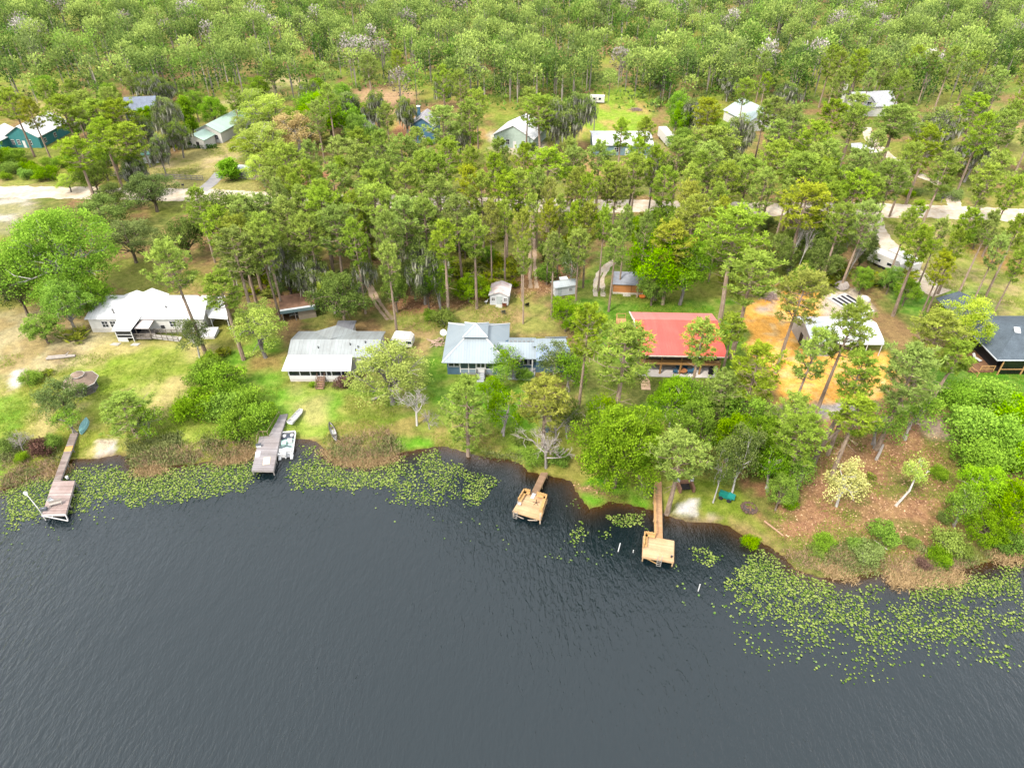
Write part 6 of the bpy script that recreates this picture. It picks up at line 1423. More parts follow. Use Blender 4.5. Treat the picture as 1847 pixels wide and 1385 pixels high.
at_px('greybush', 22, 806, 46, 'grey green shrub at the lower left edge of the shore')
at_px('bush', 98, 806, 36, 'green shrub hugging the left side of the far left dock')
at_px('bush', 44, 832, 24, 'small green shrub on the brown bank near the far left dock')
at_px('purple', 78, 815, 44, 'dark purple brush beside the far left dock')
# shore thicket in the middle
for px, py, w, k, lab in ((372, 690, 62, 'bush', 'green bush at the top of the shore thicket'), (405, 706, 76, 'brightbush', 'bright bush in the middle of the shore thicket'), (358, 752, 72, 'brightbush', 'bright bush at the left end of the shore thicket'),
                          (405, 752, 70, 'bush', 'dark bush in the centre of the shore thicket'), (448, 740, 64, 'bush', 'green bush at the right of the shore thicket'), (470, 770, 62, 'brightbush', 'bright bush touching the silvery dock'), (430, 786, 66, 'brightbush', 'low bright bush at the foot of the shore thicket'), (486, 752, 40, 'bush', 'dark round bush at the head of the silvery dock'),
                          (404, 640, 38, 'palm', 'palmetto between the carport and the shore thicket'), (380, 662, 44, 'bush', 'small bush above the shore thicket')):
    at_px(k, px, py, w, lab)
# vine thicket at the right edge
for px, py, w, k, lab in ((1722, 735, 76, 'vine', 'bright vine mound at the top of the right thicket'), (1775, 740, 90, 'vine', 'vivid vine mound below the dark house lawn'), (1830, 770, 90, 'vine', 'vivid vine mound at the right edge below the lawn'), (1745, 790, 92, 'vine', 'vivid vine mound left in the right thicket'), (1800, 820, 104, 'vine', 'large vivid vine mound in the middle of the right thicket'), (1850, 850, 90, 'vine', 'vivid vine mound cut by the right edge'), (1762, 850, 92, 'vine', 'green vine mound low in the right thicket')):
    at_px(k, px, py, w, lab)
crown('maple', 1782, 880, 96, 8, 'bright green tree at the lower right shore, left of the pair')
crown('green', 1836, 900, 92, 9, 'green tree at the lower right edge of the shore')
crown('airy', 1740, 905, 70, 7, 'airy green tree at the left of the lower right shore trees')
crown('green', 1790, 940, 80, 5.5, 'low green tree closest to the water at the lower right')
x, y, z = G(372, 268); hd = HEDGE.build('clipped_hedge', L_GREEN); hd.location = (x, y, z); tag(hd, 'low clipped hedge in front of the green roofed white house', 'hedge')
at_px('rust', 1385, 470, 40, 'pinkish brown bush in the wood above the orange sand lot')
# small planting near houses
at_px('bush', 565, 697, 14, 'round dark shrub left of the wooden steps'); at_px('purple', 621, 694, 36, 'purple brown shrub right of the wooden steps')
at_px('greybush', 800, 585, 52, 'grey green bush behind the left rear corner of the blue house'); at_px('bush', 777, 577, 30, 'low bush left of the grey green bush behind the blue house')
crown('airy', 918, 648, 66, 6, 'thin leaved tree in front of the screened porch of the blue house'); crown('airy', 905, 676, 48, 5, 'green shrub like tree right of the blue house steps')
crown('dark', 1002, 646, 74, 8, 'dark airy tree in front of the right end of the blue wing'); at_px('bush', 945, 684, 32, 'dark bush on the stone patio of the blue house')
crown('green', 1022, 560, 62, 7, 'fresh green tree below the narrow white shed'); at_px('bush', 1040, 585, 54, 'green bush below the fresh green tree by the narrow white shed')
crown('oak', 612, 534, 104, 11, 'broad pale olive oak behind the grey roofed house'); crown('cypress', 596, 520, 60, 9, 'pale grey green tree at the left of the broad olive oak')
crown('green', 845, 516, 66, 5.5, 'yellow green tree left of the small white shed'); at_px('palm', 885, 530, 60, 'palmetto clump just above the small white shed')
crown('airy', 792, 505, 58, 10, 'airy green tree between the wood and the blue house lawn')
crown('dark', 1032, 476, 46, 10, 'brown tinged tree with dark trunk behind the narrow white shed')
crown('green', 1192, 462, 116, 15, 'dense dark green tree right of the tan shed, left half'); crown('maple', 1240, 470, 100, 15, 'dense green tree right of the tan shed, right half'); crown('piney', 1212, 440, 80, 17, 'yellow brown pine rising out of the dense tree right of the tan shed')
crown('green', 1180, 510, 60, 8, 'low dense green tree touching the right end of the tan shed')
for px, py, w, k, lab in ((985, 505, 46, 'bush', 'round bush left of the pale blue well house'), (1000, 470, 60, 'bush', 'dark bush among the pines above the well house')): at_px(k, px, py, w, lab)
crown('airy', 1028, 664, 70, 8, 'airy tree at the right end of the blue wing'); crown('airy', 1088, 735, 56, 7, 'airy tree above the large dense tree at the lake edge'); crown('airy', 885, 700, 54, 6, 'little airy tree left of the yellowish pine on the lawn')
crown('pine', 1302, 700, 66, 13, 'pine below the right corner of the white patio'); crown('airy', 1350, 748, 84, 10, 'airy tree right of the green trees below the red roof'); crown('green', 1376, 790, 84, 10, 'dense green tree left of the thick leaning grey trunk'); crown('green', 1322, 780, 74, 9, 'green tree above the slim dark trees'); crown('airy', 1446, 846, 64, 8, 'airy tree at the foot of the thick leaning grey trunk'); crown('pine', 1430, 746, 76, 13, 'pine at the lower left edge of the grey sand')
# dead brush and vines above dock three
at_px('bare', 985, 845, 104, 'tangle of grey dead branches above the square tan dock'); at_px('bare', 1000, 800, 96, 'grey dead tree behind the square tan dock'); at_px('bush', 965, 838, 46, 'green bush at the shore end of the square tan dock'); at_px('bush', 1008, 836, 40, 'small green bush under the dead branches'); crown('dark', 1025, 745, 52, 8, 'dark vine covered tree right of the yellowish pine')
at_px('greybush', 940, 800, 40, 'grey brush left of the dead branches'); crown('airy', 905, 735, 72, 8, 'airy yellow green tree left of the yellowish pine'); at_px('greybush', 1165, 893, 40, 'pale leaved shrub left of the newest dock walkway')
at_px('purple', 1664, 1022, 28, 'red brown shrub in the reeds at the lower right shore'); at_px('bush', 1690, 1012, 44, 'green shrub beside the red brown shrub'); 
for px, py, w, k, lab in ((1420, 915, 30, 'bush', 'low bush at the left edge of the litter slope near the fallen branch'), (1470, 1000, 34, 'greybush', 'grey brush above the left reeds'), (1540, 985, 28, 'bush', 'little green bush below the pale young tree'), (1640, 985, 34, 'greybush', 'grey brush above the middle reeds'), (1700, 940, 30, 'greybush', 'dry brush at the right end of the litter slope'), (1690, 860, 34, 'bush', 'bush right of the crooked white trunked tree'), (1570, 860, 22, 'palm', 'small palmetto between the two young trees'), (1735, 1000, 40, 'greybush', 'dark grey brush by the long grey branch')): at_px(k, px, py, w, lab)
at_px('bush', 1480, 985, 40, 'low green shrub at the lower edge of the litter slope'); at_px('bush', 1590, 975, 56, 'low green shrub in the middle of the lower litter slope'); at_px('bush', 1352, 988, 34, 'green shrub at the waterline below the fire pit'); at_px('greybush', 1560, 1010, 60, 'grey green brush at the waterline below the pale young tree')
# thick leaning trunk on the slope
t = MB(); t.path([(0, 0, -.3), (.25, .2, 2.5), (.9, .5, 5.5), (1.6, .8, 8.5), (2.2, 1.0, 10)], [.5, .42, .34, .2, .05], 8); t.path([(.5, .3, 3.6), (1.6, -.2, 6.4), (2.4, -.6, 8.2)], [.28, .2, .05], 6)
snag = t.build('dead_trunk', B_DARK); snag.location = G(1465, 838); tag(snag, 'thick leaning grey dead trunk on the litter slope', 'tree')
for px, py, lx, ly, hh, lab in ((1420, 490, 1.6, .4, 14, 'bare white forked tree in the wood above the sand lot'), (1436, 492, 2.4, .5, 15, 'pale leaning bare trunk right of the bare white forked tree'), (1520, 512, 4.2, 1.5, 15, 'long leaning bare trunk above the striped panels')):
    o = at_px('barew', px, py, None, lab, .6, 1.75, lean=(math.atan2(lx, hh) * .6, 0))
# protected sight lines: pixel boxes where the photo shows something low
SEE = [(0, 200, 105, 262), (350, 190, 425, 270), (255, 270, 345, 340), (355, 318, 405, 350), (0, 335, 110, 420), (640, 192, 672, 226), (745, 178, 772, 246), (885, 185, 945, 280), (1064, 172, 1180, 275), (1185, 222, 1222, 270), (1178, 288, 1196, 315), (1315, 186, 1368, 215), (1520, 255, 1600, 292),
       (1448, 190, 1475, 212), (1570, 440, 1626, 484), (200, 440, 310, 530), (0, 640, 320, 860), (150, 520, 410, 620), (505, 560, 720, 700), (795, 575, 1032, 690), (870, 510, 985, 580), (1100, 480, 1165, 560), (995, 500, 1040, 540), (1120, 560, 1310, 680), (1350, 530, 1610, 740), (1640, 655, 1847, 720), (1700, 400, 1847, 560), (1770, 560, 1847, 670),
       (960, 360, 1250, 376), (1690, 372, 1780, 395), (1560, 380, 1690, 395), (830, 270, 890, 330), (690, 195, 745, 260), (940, 390, 985, 540), (1065, 460, 1110, 560), (1080, 175, 1180, 240), (1640, 520, 1700, 560), (420, 345, 520, 366), (1290, 368, 1420, 388), (655, 510, 715, 585)]
def clear(kind, x, y, s, k=1.0):
    r, zc, h0 = DIM[kind]; z = 1 + zc * k; px, py = proj(x, y, z); w = r * s / mpp(x, y, z)
    bx, by = proj(x, y, 1.0)
    for a, b, c, d in SEE:
        if px + w * .75 > a and px - w * .75 < c and py + w * .75 > b and py - w * .75 < d: return False
        if a < bx < c and b < by < d: return False
    return True
# ------------------------------------------------------------------ forest crowns seen one by one
FOREST = {
 'pine': [(395, 415, 72, 19), (440, 395, 82, 20), (425, 458, 90, 19), (480, 432, 82, 20), (516, 300, 82, 20), (602, 336, 72, 19), (648, 304, 80, 20), (620, 280, 66, 18), (648, 266, 66, 18), (689, 274, 66, 19), (727, 280, 72, 19), (753, 266, 66, 19), (791, 314, 72, 19),
          (730, 336, 66, 19), (684, 328, 66, 19), (681, 382, 84, 20), (669, 346, 64, 19), (730, 402, 82, 20), (582, 384, 82, 20), (602, 418, 84, 20), (791, 362, 84, 20), (893, 316, 66, 19), (913, 350, 72, 19), (898, 288, 66, 19), (811, 286, 66, 19), (803, 226, 76, 19), (847, 216, 72, 20), (860, 190, 60, 18), (697, 214, 56, 16),
          (493, 338, 66, 18), (475, 394, 76, 19), (475, 450, 82, 19), (935, 346, 72, 19), (989, 306, 92, 19), (1027, 280, 56, 17), (1034, 300, 56, 17), (1149, 286, 76, 20), (1139, 316, 66, 19), (1197, 338, 54, 18), (1225, 288, 64, 19), (1246, 338, 64, 19), (1289, 264, 102, 19), (1276, 296, 76, 19), (1352, 316, 60, 18), (1378, 212, 54, 18),
          (1397, 206, 54, 18), (1433, 220, 56, 18), (1468, 254, 72, 19), (1448, 318, 122, 20), (1542, 308, 96, 20), (1540, 348, 76, 19), (1606, 332, 66, 19), (1613, 226, 100, 20), (1672, 264, 66, 19), (1809, 232, 60, 18), (1797, 312, 84, 19), (1774, 336, 92, 19), (1822, 354, 66, 18), (1499, 368, 66, 18), (1555, 404, 84, 18), (1514, 404, 66, 18), (1759, 200, 66, 18),
          (23, 190, 72, 19), (122, 206, 66, 19), (153, 194, 62, 18), (178, 212, 76, 19), (216, 212, 82, 19), (224, 256, 74, 18), (188, 246, 64, 18), (142, 282, 82, 18), (950, 186, 56, 18), (976, 202, 66, 18), (1640, 290, 70, 18), (1700, 310, 66, 18), (1500, 210, 60, 18), (1545, 200, 56, 18), (560, 330, 70, 19), (548, 376, 70, 19), (640, 390, 70, 19),
          (700, 430, 76, 20), (640, 440, 76, 19), (560, 430, 70, 19), (770, 400, 70, 20), (828, 396, 66, 19), (870, 350, 64, 19), (960, 390, 56, 18), (1060, 350, 50, 18), (1100, 330, 54, 18), (520, 400, 70, 19), (1180, 300, 60, 19), (1310, 330, 60, 18), (1400, 290, 66, 18), (1400, 250, 60, 18), (1490, 290, 66, 18), (1580, 270, 66, 19), (520, 340, 60, 19), (760, 310, 64, 19), (850, 300, 64, 19), (945, 295, 60, 19)],
 'piney': [(847, 338, 66, 19), (1042, 340, 54, 18), (989, 356, 46, 17), (1453, 372, 92, 19), (1250, 396, 76, 19), (885, 400, 56, 18), (943, 420, 56, 19), (1697, 484, 62, 14), (432, 430, 76, 18), (1276, 206, 56, 17), (58, 206, 56, 17), (1243, 366, 72, 18), (1113, 338, 54, 18), (990, 400, 50, 18), (1300, 395, 60, 18), (1060, 405, 50, 18)],
 'pinet': [(1083, 280, 72, 18), (1121, 238, 54, 18), (1164, 234, 50, 18), (1297, 354, 44, 16), (1659, 374, 44, 9), (1639, 402, 54, 17), (1662, 440, 62, 18), (1746, 404, 62, 18), (1784, 408, 56, 18), (1835, 416, 60, 18), (910, 388, 50, 18), (1010, 380, 46, 18), (1035, 395, 46, 18), (1090, 400, 46, 18), (1130, 400, 46, 18), (1165, 410, 46, 18), (855, 420, 56, 19), (800, 430, 60, 19), (970, 330, 50, 18), (1695, 420, 50, 17), (530, 345, 60, 20), (505, 355, 54, 20), (700, 470, 66, 18), (945, 460, 44, 17), (1000, 450, 44, 17), (1045, 440, 44, 17), (1110, 440, 44, 17), (1725, 440, 50, 17), (1800, 450, 50, 17), (1840, 470, 50, 17)],
 'mossoak': [(1004, 210, 66, 17), (1040, 200, 66, 17), (1317, 300, 76, 15), (1327, 240, 66, 16), (295, 205, 66, 16), (318, 238, 66, 11), (285, 268, 50, 12), (620, 190, 70, 15), (680, 190, 66, 15), (730, 200, 56, 14), (250, 236, 62, 15), (1695, 220, 82, 15), (240, 300, 50, 12), (1250, 200, 50, 14), (760, 470, 80, 14), (560, 490, 70, 12), (650, 490, 62, 12), (740, 440, 60, 14), (1180, 290, 50, 14), (510, 465, 66, 13)],
 'oak': [(270, 340, 128, 9.5), (229, 428, 132, 9.5), (178, 380, 108, 9), (331, 422, 112, 9.5), (395, 372, 88, 9), (200, 350, 60, 7), (440, 470, 70, 9), (1400, 450, 70, 10), (1480, 440, 80, 10), (1560, 450, 70, 9), (1490, 470, 66, 9), (770, 510, 56, 9), (712, 520, 66, 8.5), (745, 495, 62, 9), (520, 505, 64, 7), (1320, 470, 60, 9), (165, 312, 60, 10)],
 'green': [(592, 202, 108, 14), (640, 230, 66, 11), (382, 196, 62, 11), (350, 185, 50, 10), (1230, 210, 66, 12), (1236, 250, 60, 8), (1250, 260, 46, 7), (668, 244, 50, 7), (1205, 400, 70, 11), (1160, 420, 50, 10), (1450, 500, 60, 6), (1640, 520, 60, 6), (1610, 500, 54, 6), (1560, 500, 54, 6), (1765, 425, 60, 5)],
 'maple': [(570, 190, 70, 13), (625, 212, 60, 12), (1222, 190, 60, 13)],
 'tan': [(531, 228, 100, 12)],
 'cypress': [(483, 200, 92, 13), (475, 250, 92, 12), (445, 262, 70, 9), (455, 185, 70, 12), (120, 326, 54, 5), (470, 300, 66, 9), (432, 226, 44, 8)],
 'ivy': [(338, 206, 38, 15)],
 'column': [(412, 303, 40, 6.5)],
 'rust': [(566, 320, 50, 4)],
}
for k, L in FOREST.items():
    for cx, cy, w, hh in L: crown(k, cx, cy, w, hh, fit=True)
BUILT = [(o.location.x, o.location.y) for o in sc.objects if o.get('category') in ('house', 'shed', 'barn')]
def scatter(zone_px, kinds, n, dmin, seed, smin=.8, smax=1.15, hk=1.0):
    poly = PP(zone_px, 1.0); rs = np.random.RandomState(seed); A = np.array(poly); got = 0
    for _ in range(n * 30):
        if got >= n: break
        x, y = rs.uniform(A[:, 0].min(), A[:, 0].max()), rs.uniform(A[:, 1].min(), A[:, 1].max())
        if not inside(poly, np.array([x]), np.array([y]))[0]: continue
        if abs(y - road_y(x)) < 4.6: continue
        k = kinds[rs.randint(len(kinds))]; s = rs.uniform(smin, smax); r = DIM[k][0] * s
        if any((x - a) ** 2 + (y - b) ** 2 < (dmin + (0 if kk in ('palm', 'bush', 'greybush') else .0)) ** 2 for kk, a, b, _s in TREES): continue
        if any((x - a) ** 2 + (y - b) ** 2 < 25 for a, b in BUILT): continue
        if not clear(k, x, y, s, s * hk): continue
        plant(k, x, y, s, s * hk); got += 1
    return got
print('forest list', len(TREES))
a = scatter([(340, 380), (900, 385), (880, 470), (690, 520), (480, 560), (440, 520), (360, 480)], ['pine', 'pinet', 'pine', 'oak'], 16, 4.2, 1, .85, 1.1)
a += scatter([(100, 178), (1000, 178), (1000, 335), (440, 335), (130, 325)], ['pine', 'pine', 'mossoak', 'green', 'pine'], 30, 5.2, 2, .85, 1.1)
a += scatter([(1190, 178), (1860, 178), (1900, 365), (1260, 350)], ['pine', 'pine', 'pine', 'green', 'mossoak'], 38, 5.2, 3, .85, 1.15)
a += scatter([(1150, 395), (1560, 395), (1560, 500), (1350, 500), (1150, 480)], ['pine', 'oak', 'pinet', 'green'], 12, 4.4, 4, .85, 1.1)
a += scatter([(-260, 178), (110, 178), (110, 320), (-260, 330)], ['pine', 'green', 'oak'], 18, 5, 5, .9, 1.1)
a += scatter([(-40, 430), (150, 560), (60, 560), (-60, 560)], ['oak', 'green'], 5, 5, 6)
print('scattered', a)
scatter([(350, 385), (900, 390), (900, 480), (690, 515), (470, 540), (420, 520)], ['green', 'airy', 'oak', 'green', 'dark'], 30, 2.8, 61, .45, .75)
scatter([(1180, 400), (1560, 400), (1560, 500), (1400, 510), (1190, 480)], ['green', 'airy', 'oak', 'dark'], 22, 2.8, 62, .45, .75)
scatter([(110, 200), (1000, 230), (1000, 335), (440, 335), (130, 325)], ['green', 'airy', 'oak'], 30, 3.0, 63, .45, .8)
scatter([(1190, 220), (1860, 220), (1900, 360), (1260, 345)], ['green', 'airy', 'oak', 'green'], 36, 3.0, 64, .45, .8)
PAL = [([(430, 480), (590, 470), (585, 545), (520, 545), (440, 530)], 24), ([(820, 480), (940, 470), (945, 520), (830, 545)], 20), ([(975, 430), (1060, 430), (1060, 475), (985, 480)], 10), ([(640, 420), (940, 420), (930, 500), (690, 530)], 22), ([(1560, 480), (1640, 480), (1640, 550), (1560, 545)], 14), ([(1150, 400), (1380, 400), (1380, 500), (1280, 520), (1150, 470)], 22), ([(1420, 490), (1520, 480), (1520, 520), (1440, 560)], 8)]
SEE = [b for b in SEE if b not in ((655, 510, 715, 585), (870, 510, 985, 580))]
for i, (z_, n) in enumerate(PAL): scatter(z_, ['palm'], n, 1.6, 20 + i, .9, 1.5)
for i, (z_, n, ks) in enumerate((([(0, 285), (190, 285), (180, 332), (0, 326)], 26, ['bush', 'brightbush', 'bush']), ([(230, 290), (340, 240), (345, 280), (250, 320)], 9, ['bush', 'palm']), ([(1500, 345), (1720, 345), (1720, 366), (1500, 366)], 10, ['bush', 'greybush']), ([(1500, 290), (1720, 300), (1720, 345), (1500, 345)], 18, ['bush', 'palm', 'bush']), ([(430, 360), (900, 380), (900, 420), (430, 420)], 22, ['bush', 'greybush', 'palm']), ([(960, 385), (1350, 390), (1350, 420), (960, 410)], 14, ['bush', 'palm']), ([(690, 235), (860, 250), (860, 300), (690, 300)], 12, ['bush', 'palm']), ([(1360, 740), (1420, 760), (1400, 900), (1330, 860)], 7, ['bush']), ([(1690, 960), (1850, 960), (1850, 985), (1690, 1000)], 6, ['greybush', 'bush']))):
    scatter(z_, ks, n, 2.0, 40 + i, .7, 1.25)
print('plants', len(TREES))

BARE_ = [PP(p, 1.0) for p in ([(160, 782), (212, 782), (210, 830), (160, 830)], [(1205, 885), (1268, 885), (1270, 930), (1205, 930)], [(15, 660), (48, 660), (40, 705), (12, 705)])]
def bare_ok(X, Y):
    r = np.ones(X.shape)
    for p in BARE_: r[inside(p, X, Y)] = 0
    return r
# ------------------------------------------------------------------ stuff nobody could count
def pts_in(polys_px, n, seed, z=1.0, water=None, dens=None, edge=0):
    rs = np.random.RandomState(seed); out = []
    areas = []
    W_ = [np.array(PP(p, z)) for p in polys_px]
    for p in W_: areas.append(abs(sum(p[i - 1][0] * p[i][1] - p[i][0] * p[i - 1][1] for i in range(len(p)))) / 2)
    tot = sum(areas)
    for p, a in zip(W_, areas):
        m = int(n * a / tot * (9 if edge else 3.2)) + 20; X = rs.uniform(p[:, 0].min(), p[:, 0].max(), m); Y = rs.uniform(p[:, 1].min(), p[:, 1].max(), m)
        k = inside(p, X, Y); X, Y = X[k], Y[k]
        if edge: k = rs.rand(len(X)) < sstep(-.3, edge, sdf(p, X, Y) + (fbm(X, Y, 3.5, 91) - .5) * edge * 1.2); X, Y = X[k], Y[k]
        if dens is not None: k = rs.rand(len(X)) < dens(X, Y); X, Y = X[k], Y[k]
        if water is not None: d = sdf(LAND, X, Y); k = (d < -.25) if water else (d > .2); X, Y = X[k], Y[k]
        out.append(np.stack([X, Y], 1)[:int(n * a / tot) + 1])
    return np.concatenate(out)
def blades(name, label, pts, per, ln, wd, leaf, seed, lean=.5, spread=.35, zoff=None, nest=None):
    rs = np.random.RandomState(seed); n = len(pts)
    Z = np.maximum(hfun(pts[:, 0], pts[:, 1]), -.05); S = rs.uniform(.6, 1.3, n)
    Cn = np.repeat(np.concatenate([pts, Z[:, None]], 1), per, 0); Cn[:, :2] += rs.normal(size=(len(Cn), 2)) * spread
    D = np.repeat(rs.normal(size=(n, 3)) * [.5, .5, 0], per, 0) + rs.normal(size=(len(Cn), 3)) * [lean, lean, .15] + [0, 0, 1]
    L = np.repeat(S, per) * rs.uniform(.6, 1.2, len(Cn)) * ln; tint = np.repeat(rs.rand(n), per) * .6 + rs.rand(len(Cn)) * .4
    o = link(name, quads_mesh(name, cards_arrays(Cn, D, L, np.full(len(Cn), wd), rs), tint, leaf)); return tag(o, label, None, None, 'stuff')
L_REED = leafmat('reed_straw', (160, 128, 84), (234, 200, 146), .2, .005); L_DRY = leafmat('dry_brush', (112, 92, 74), (206, 172, 136), .15, .01); L_TUFT = leafmat('grass_blades', (104, 132, 44), (176, 196, 84), .3, .01); L_LITT = leafmat('litter_flecks', (140, 102, 72), (216, 180, 140), .0, .01)
blades('shore_reeds', 'straw coloured dry reeds fringing the water', pts_in([[(232, 842), (300, 838), (300, 850), (240, 856)], [(380, 826), (440, 816), (445, 828), (390, 838)], [(575, 808), (620, 822), (700, 820), (720, 826), (660, 842), (600, 832)], [(1428, 1012), (1500, 1020), (1560, 1036), (1520, 1056), (1450, 1050)], [(1600, 1024), (1650, 1010), (1690, 1020), (1680, 1052), (1600, 1058)], [(1780, 985), (1850, 970), (1850, 1010), (1790, 1020)], [(1690, 1028), (1740, 1026), (1730, 1050), (1690, 1052)], [(100, 846), (130, 838), (110, 856), (60, 866)], [(430, 800), (460, 805), (455, 822), (430, 828)]], 1700, 1, .3, None, lambda X, Y: sstep(.36, .56, fbm(X, Y, 3.4, 83))), 15, .62, .06, L_REED, 2, .8, .45)
blades('dry_shore_brush', 'grey brown dry brush along the shore', pts_in([[(235, 815), (330, 800), (440, 790), (460, 805), (430, 818), (250, 838)], [(590, 795), (700, 770), (730, 815), (620, 826)], [(1400, 990), (1500, 985), (1620, 1000), (1740, 985), (1760, 1015), (1640, 1030), (1450, 1020)], [(0, 830), (110, 820), (90, 850), (0, 880)]], 1050, 3, .8), 12, .7, .05, L_DRY, 4, .8, .4)
blades('rough_grass', 'rough green and yellow grass tufts', pts_in([[(430, 700), (800, 690), (930, 760), (930, 820), (560, 790), (470, 780)], [(0, 640), (320, 640), (340, 800), (230, 830), (0, 860)], [(1040, 865), (1110, 870), (1170, 900), (1100, 906), (1050, 900)], [(1250, 930), (1330, 945), (1400, 990), (1340, 965)], [(1390, 790), (1560, 770), (1720, 800), (1720, 970), (1640, 1010), (1450, 1010), (1390, 960)], [(1400, 985), (1500, 985), (1740, 985), (1740, 1010), (1500, 1020)], [(230, 770), (450, 770), (450, 830), (240, 830)], [(690, 780), (790, 780), (790, 805), (710, 810)], [(700, 560), (1010, 550), (1010, 600), (720, 600)], [(1040, 520), (1290, 520), (1300, 560), (1060, 600)], [(1640, 665), (1850, 660), (1850, 760), (1720, 710)], [(1600, 400), (1850, 400), (1850, 560), (1700, 520)], [(270, 300), (400, 260), (420, 310), (300, 330)], [(210, 470), (310, 450), (400, 525), (260, 520)], [(1060, 690), (1330, 685), (1350, 740), (1080, 760)], [(800, 690), (950, 690), (940, 790), (820, 760)]], 17000, 5, 1.0, False, lambda X, Y: sstep(.42, .6, fbm(X, Y, 5, 77)) * bare_ok(X, Y)), 6, .33, .06, L_TUFT, 6, .7, .35)
lp = pts_in([[(1380, 800), (1560, 780), (1700, 780), (1720, 940), (1680, 1000), (1480, 1005), (1400, 950)], [(960, 852), (1040, 858), (1130, 892), (1060, 880)], [(690, 540), (880, 520), (1000, 500), (1060, 480), (1000, 530), (740, 570)]], 7000, 7, 1.0, False)
rs = np.random.RandomState(8); Zl = hfun(lp[:, 0], lp[:, 1]) + .02; D = rs.normal(size=(len(lp), 3)) * [1, 1, .25]
o = link('leaf_litter', quads_mesh('leaf_litter', cards_arrays(np.concatenate([lp, Zl[:, None]], 1), D, rs.uniform(.14, .42, len(lp)), rs.uniform(.1, .22, len(lp)), rs), rs.rand(len(lp)), L_LITT)); tag(o, 'fallen leaves on the ground', None, None, 'stuff')

L_WEED = leafmat('shore_weed_leaves', (84, 104, 52), (168, 176, 104), .25, .01)
blades('shore_weeds', 'grey green weeds mixed through the shore brush', pts_in([[(225, 790), (440, 775), (455, 825), (300, 850), (240, 850)], [(580, 785), (720, 785), (730, 820), (640, 832), (600, 825)], [(1400, 985), (1560, 975), (1740, 980), (1780, 1015), (1640, 1040), (1450, 1025)], [(0, 800), (100, 800), (110, 840), (0, 880)], [(1780, 950), (1850, 940), (1850, 985), (1780, 1000)], [(800, 800), (940, 815), (940, 835), (800, 806)]], 1700, 33, .9, False, lambda X, Y: sstep(.36, .56, fbm(X, Y, 3, 37))), 11, .6, .12, L_WEED, 34, .8, .4)
# lily pads: a drifting mat (stuff) and the pads that float on their own
LIL = leafmat('lily_pad', (80, 118, 50), (168, 190, 112), .0, .02, .15, .36)
def pad_mesh(n=9):
    return [(.5 * math.cos(.35 + k * (6.283 - .7) / (n - 1)), .5 * math.sin(.35 + k * (6.283 - .7) / (n - 1))) for k in range(n)]
def lily_mass(name, pts, seed):
    rs = np.random.RandomState(seed); base = np.array([(0, 0)] + pad_mesh(9)); n = len(pts); r = rs.uniform(.11, .29, n) * np.where(rs.rand(n) < .12, 1.3, 1); a = rs.uniform(0, 6.28, n)
    ca_, sa = np.cos(a)[:, None], np.sin(a)[:, None]; X = pts[:, :1] + r[:, None] * (base[:, 0] * ca_ - base[:, 1] * sa); Y = pts[:, 1:] + r[:, None] * (base[:, 0] * sa + base[:, 1] * ca_)
    tl = rs.normal(size=(n, 2)) * .22 + np.where(rs.rand(n, 1) < .25, rs.normal(size=(n, 2)) * .5, 0)
    Z = .02 + rs.uniform(0, .025, n)[:, None] + np.abs(r[:, None] * (base[:, 0] * tl[:, :1] + base[:, 1] * tl[:, 1:])); V = np.stack([X, Y, Z], -1).reshape(-1, 3)
    me = bpy.data.meshes.new(name); m = len(base); me.vertices.add(n * m); me.vertices.foreach_set('co', V.astype(np.float32).ravel()); me.loops.add(n * m); me.loops.foreach_set('vertex_index', np.arange(n * m, dtype=np.int32)); me.polygons.add(n); me.polygons.foreach_set('loop_start', (np.arange(n) * m).astype(np.int32))
    at_ = me.attributes.new('tint', 'FLOAT', 'FACE'); at_.data.foreach_set('value', rs.rand(n).astype(np.float32)); me.materials.append(LIL); me.update(calc_edges=True); return me
def cluster(thr, o, s=2.6): return lambda X, Y: sstep(thr - .04, thr + .26, fbm(X, Y, s, o)) * .86 + .11
ZL = [([(0, 880), (110, 835), (240, 835), (460, 812), (480, 866), (300, 892), (120, 915), (0, 955)], 3400, .16), ([(0, 915), (130, 875), (300, 855), (494, 842), (440, 888), (330, 908), (130, 930), (60, 950), (0, 975)], 1700, .34), ([(135, 930), (330, 905), (270, 908), (200, 945), (140, 950)], 70, .5), ([(535, 800), (575, 800), (600, 825), (730, 828), (720, 884), (520, 884), (510, 845)], 1400, .3), ([(690, 820), (780, 806), (850, 845), (905, 866), (870, 902), (680, 884)], 1000, .36),
      ([(505, 850), (700, 856), (890, 880), (870, 912), (760, 925), (620, 890), (515, 892)], 420, .46), ([(1030, 946), (1050, 938), (1070, 960), (1050, 985), (1020, 982)], 70, .4), ([(1090, 930), (1165, 922), (1170, 956), (1110, 950)], 190, .3), ([(1060, 958), (1105, 950), (1105, 985), (1065, 972)], 80, .4), ([(1240, 985), (1280, 980), (1320, 1010), (1290, 1030), (1250, 1010)], 110, .36), ([(1330, 995), (1375, 988), (1410, 1012), (1400, 1056), (1340, 1040)], 420, .2),
      ([(1290, 1020), (1420, 1020), (1520, 1060), (1600, 1050), (1600, 1095), (1420, 1090), (1300, 1060)], 1100, .36), ([(1640, 1050), (1740, 1030), (1850, 1012), (1850, 1070), (1740, 1085), (1640, 1080)], 1200, .3), ([(1290, 1045), (1430, 1075), (1600, 1080), (1850, 1055), (1850, 1140), (1600, 1160), (1390, 1140)], 1100, .40), ([(1270, 1010), (1420, 1080), (1850, 1090), (1850, 1215), (1480, 1240), (1320, 1190)], 520, .42)]
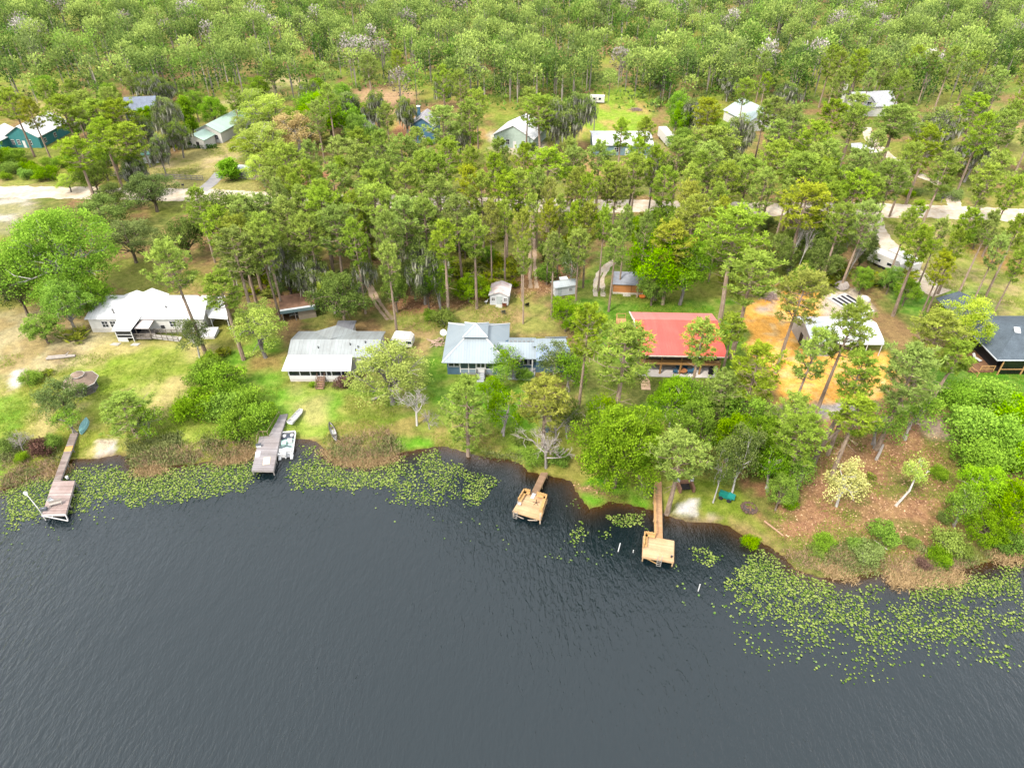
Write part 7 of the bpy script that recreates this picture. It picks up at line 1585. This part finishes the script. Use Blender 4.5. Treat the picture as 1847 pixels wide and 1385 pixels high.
P_ = [pts_in([z_], n, 100 + i, 0.0, True, cluster(th, 5 + i), 7.0 if i == len(ZL) - 1 else 2.2) for i, (z_, n, th) in enumerate((a_, int(b_ * 2.0), c_ - .03) for a_, b_, c_ in ZL)]
P_ = np.concatenate(P_); cell_ = {}
for q_ in P_:
    c_ = (int(q_[0] / .22), int(q_[1] / .22))
    if c_ not in cell_: cell_[c_] = q_
P_ = np.array(list(cell_.values()))
tag(link('lily_pad_mat', lily_mass('lily_pad_mat', P_, 9)), 'mat of floating lily pads along the shore', None, None, 'stuff')
PADS = [lily_mass('lily_pad', np.zeros((1, 2)), 300 + k) for k in range(8)]
ZS = [([(1300, 1090), (1480, 1120), (1640, 1140), (1850, 1120), (1850, 1200), (1500, 1205), (1360, 1190)], 230, .3, 'single lily pad floating on open water at the lower right'), ([(1180, 1000), (1300, 1040), (1330, 1120), (1230, 1090)], 24, .3, 'single lily pad floating right of the newest dock'), ([(980, 970), (1120, 990), (1090, 1020), (980, 1010)], 24, .3, 'single lily pad floating between the two tan docks'), ([(1016, 905), (1040, 900), (1046, 920), (1020, 915)], 9, .0, 'single lily pad floating beside the green bank'), ([(640, 905), (880, 905), (940, 1020), (820, 1000)], 22, .45, 'single lily pad floating left of the square tan dock'), ([(0, 960), (150, 935), (130, 970), (0, 1000)], 14, .3, 'single lily pad floating off the far left dock')]
rs = np.random.RandomState(17)
for i, (z_, n, th, lab) in enumerate(ZS):
    for x, y in pts_in([z_], n, 200 + i, 0.0, True, cluster(th, 25 + i, 3.0)):
        o = link('lily_pad', PADS[rs.randint(8)]); o.location = (x, y, 0); s = rs.uniform(.8, 1.4); o.scale = (s, s, 1); o.rotation_euler.z = rs.uniform(0, 6.28); tag(o, lab, 'lily pad', lab.replace('single lily pad', 'lily pads'))

# the wood beyond the last houses, one mass
rs = np.random.RandomState(55); VV, TT, MI = [], [], []
N = 0
for _ in range(16000):
    y = rs.uniform(250, 760); x = rs.uniform(-1, 1) * (60 + y * .86)
    if fbm(np.array([x]), np.array([y]), 46, 61)[0] > .70: continue
    if N >= 5200: break
    N += 1; hh = rs.uniform(6, 21) if rs.rand() < .5 else rs.uniform(14, 20); rc = hh * rs.uniform(.13, .3) + .6; pine = rs.rand() < .7; k = int((250 if y < 400 else 110) * (rc / 3.5) ** 1.3) + 20
    zb = hh * (.5 if pine else .25); c = rnd_dirs(rs, k, .35); q = np.array([x, y, (hh + zb) / 2]) + c * np.array([rc, rc, (hh - zb) / 2]) * rs.uniform(.5, 1.0, (k, 1)); D = c * .7 + rnd_dirs(rs, k, .6); sz = rs.uniform(.5, 1.05, k) * (1 if y < 400 else 1.4)
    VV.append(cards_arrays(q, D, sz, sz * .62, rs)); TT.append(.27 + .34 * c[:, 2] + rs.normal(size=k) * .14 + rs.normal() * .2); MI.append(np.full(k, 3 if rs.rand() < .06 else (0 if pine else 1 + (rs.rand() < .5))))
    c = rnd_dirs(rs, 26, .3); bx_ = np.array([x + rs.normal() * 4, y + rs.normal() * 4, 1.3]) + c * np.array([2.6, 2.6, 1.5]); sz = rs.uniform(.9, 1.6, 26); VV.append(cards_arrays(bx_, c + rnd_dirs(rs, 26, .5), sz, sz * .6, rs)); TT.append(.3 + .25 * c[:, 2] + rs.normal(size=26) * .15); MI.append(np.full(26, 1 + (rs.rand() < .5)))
    tr = np.array([[x, y, 0.5]]); VV.append(cards_arrays(tr, np.array([[0, 0, 1.0]]), np.array([hh * .8]), np.array([.7]), rs)); TT.append(np.array([.3])); MI.append(np.array([3]))
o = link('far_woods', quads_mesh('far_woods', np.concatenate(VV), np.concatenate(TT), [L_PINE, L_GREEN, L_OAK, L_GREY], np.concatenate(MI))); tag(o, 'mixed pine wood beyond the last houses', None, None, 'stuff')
print('OBJECTS', len(sc.objects), 'far', N)
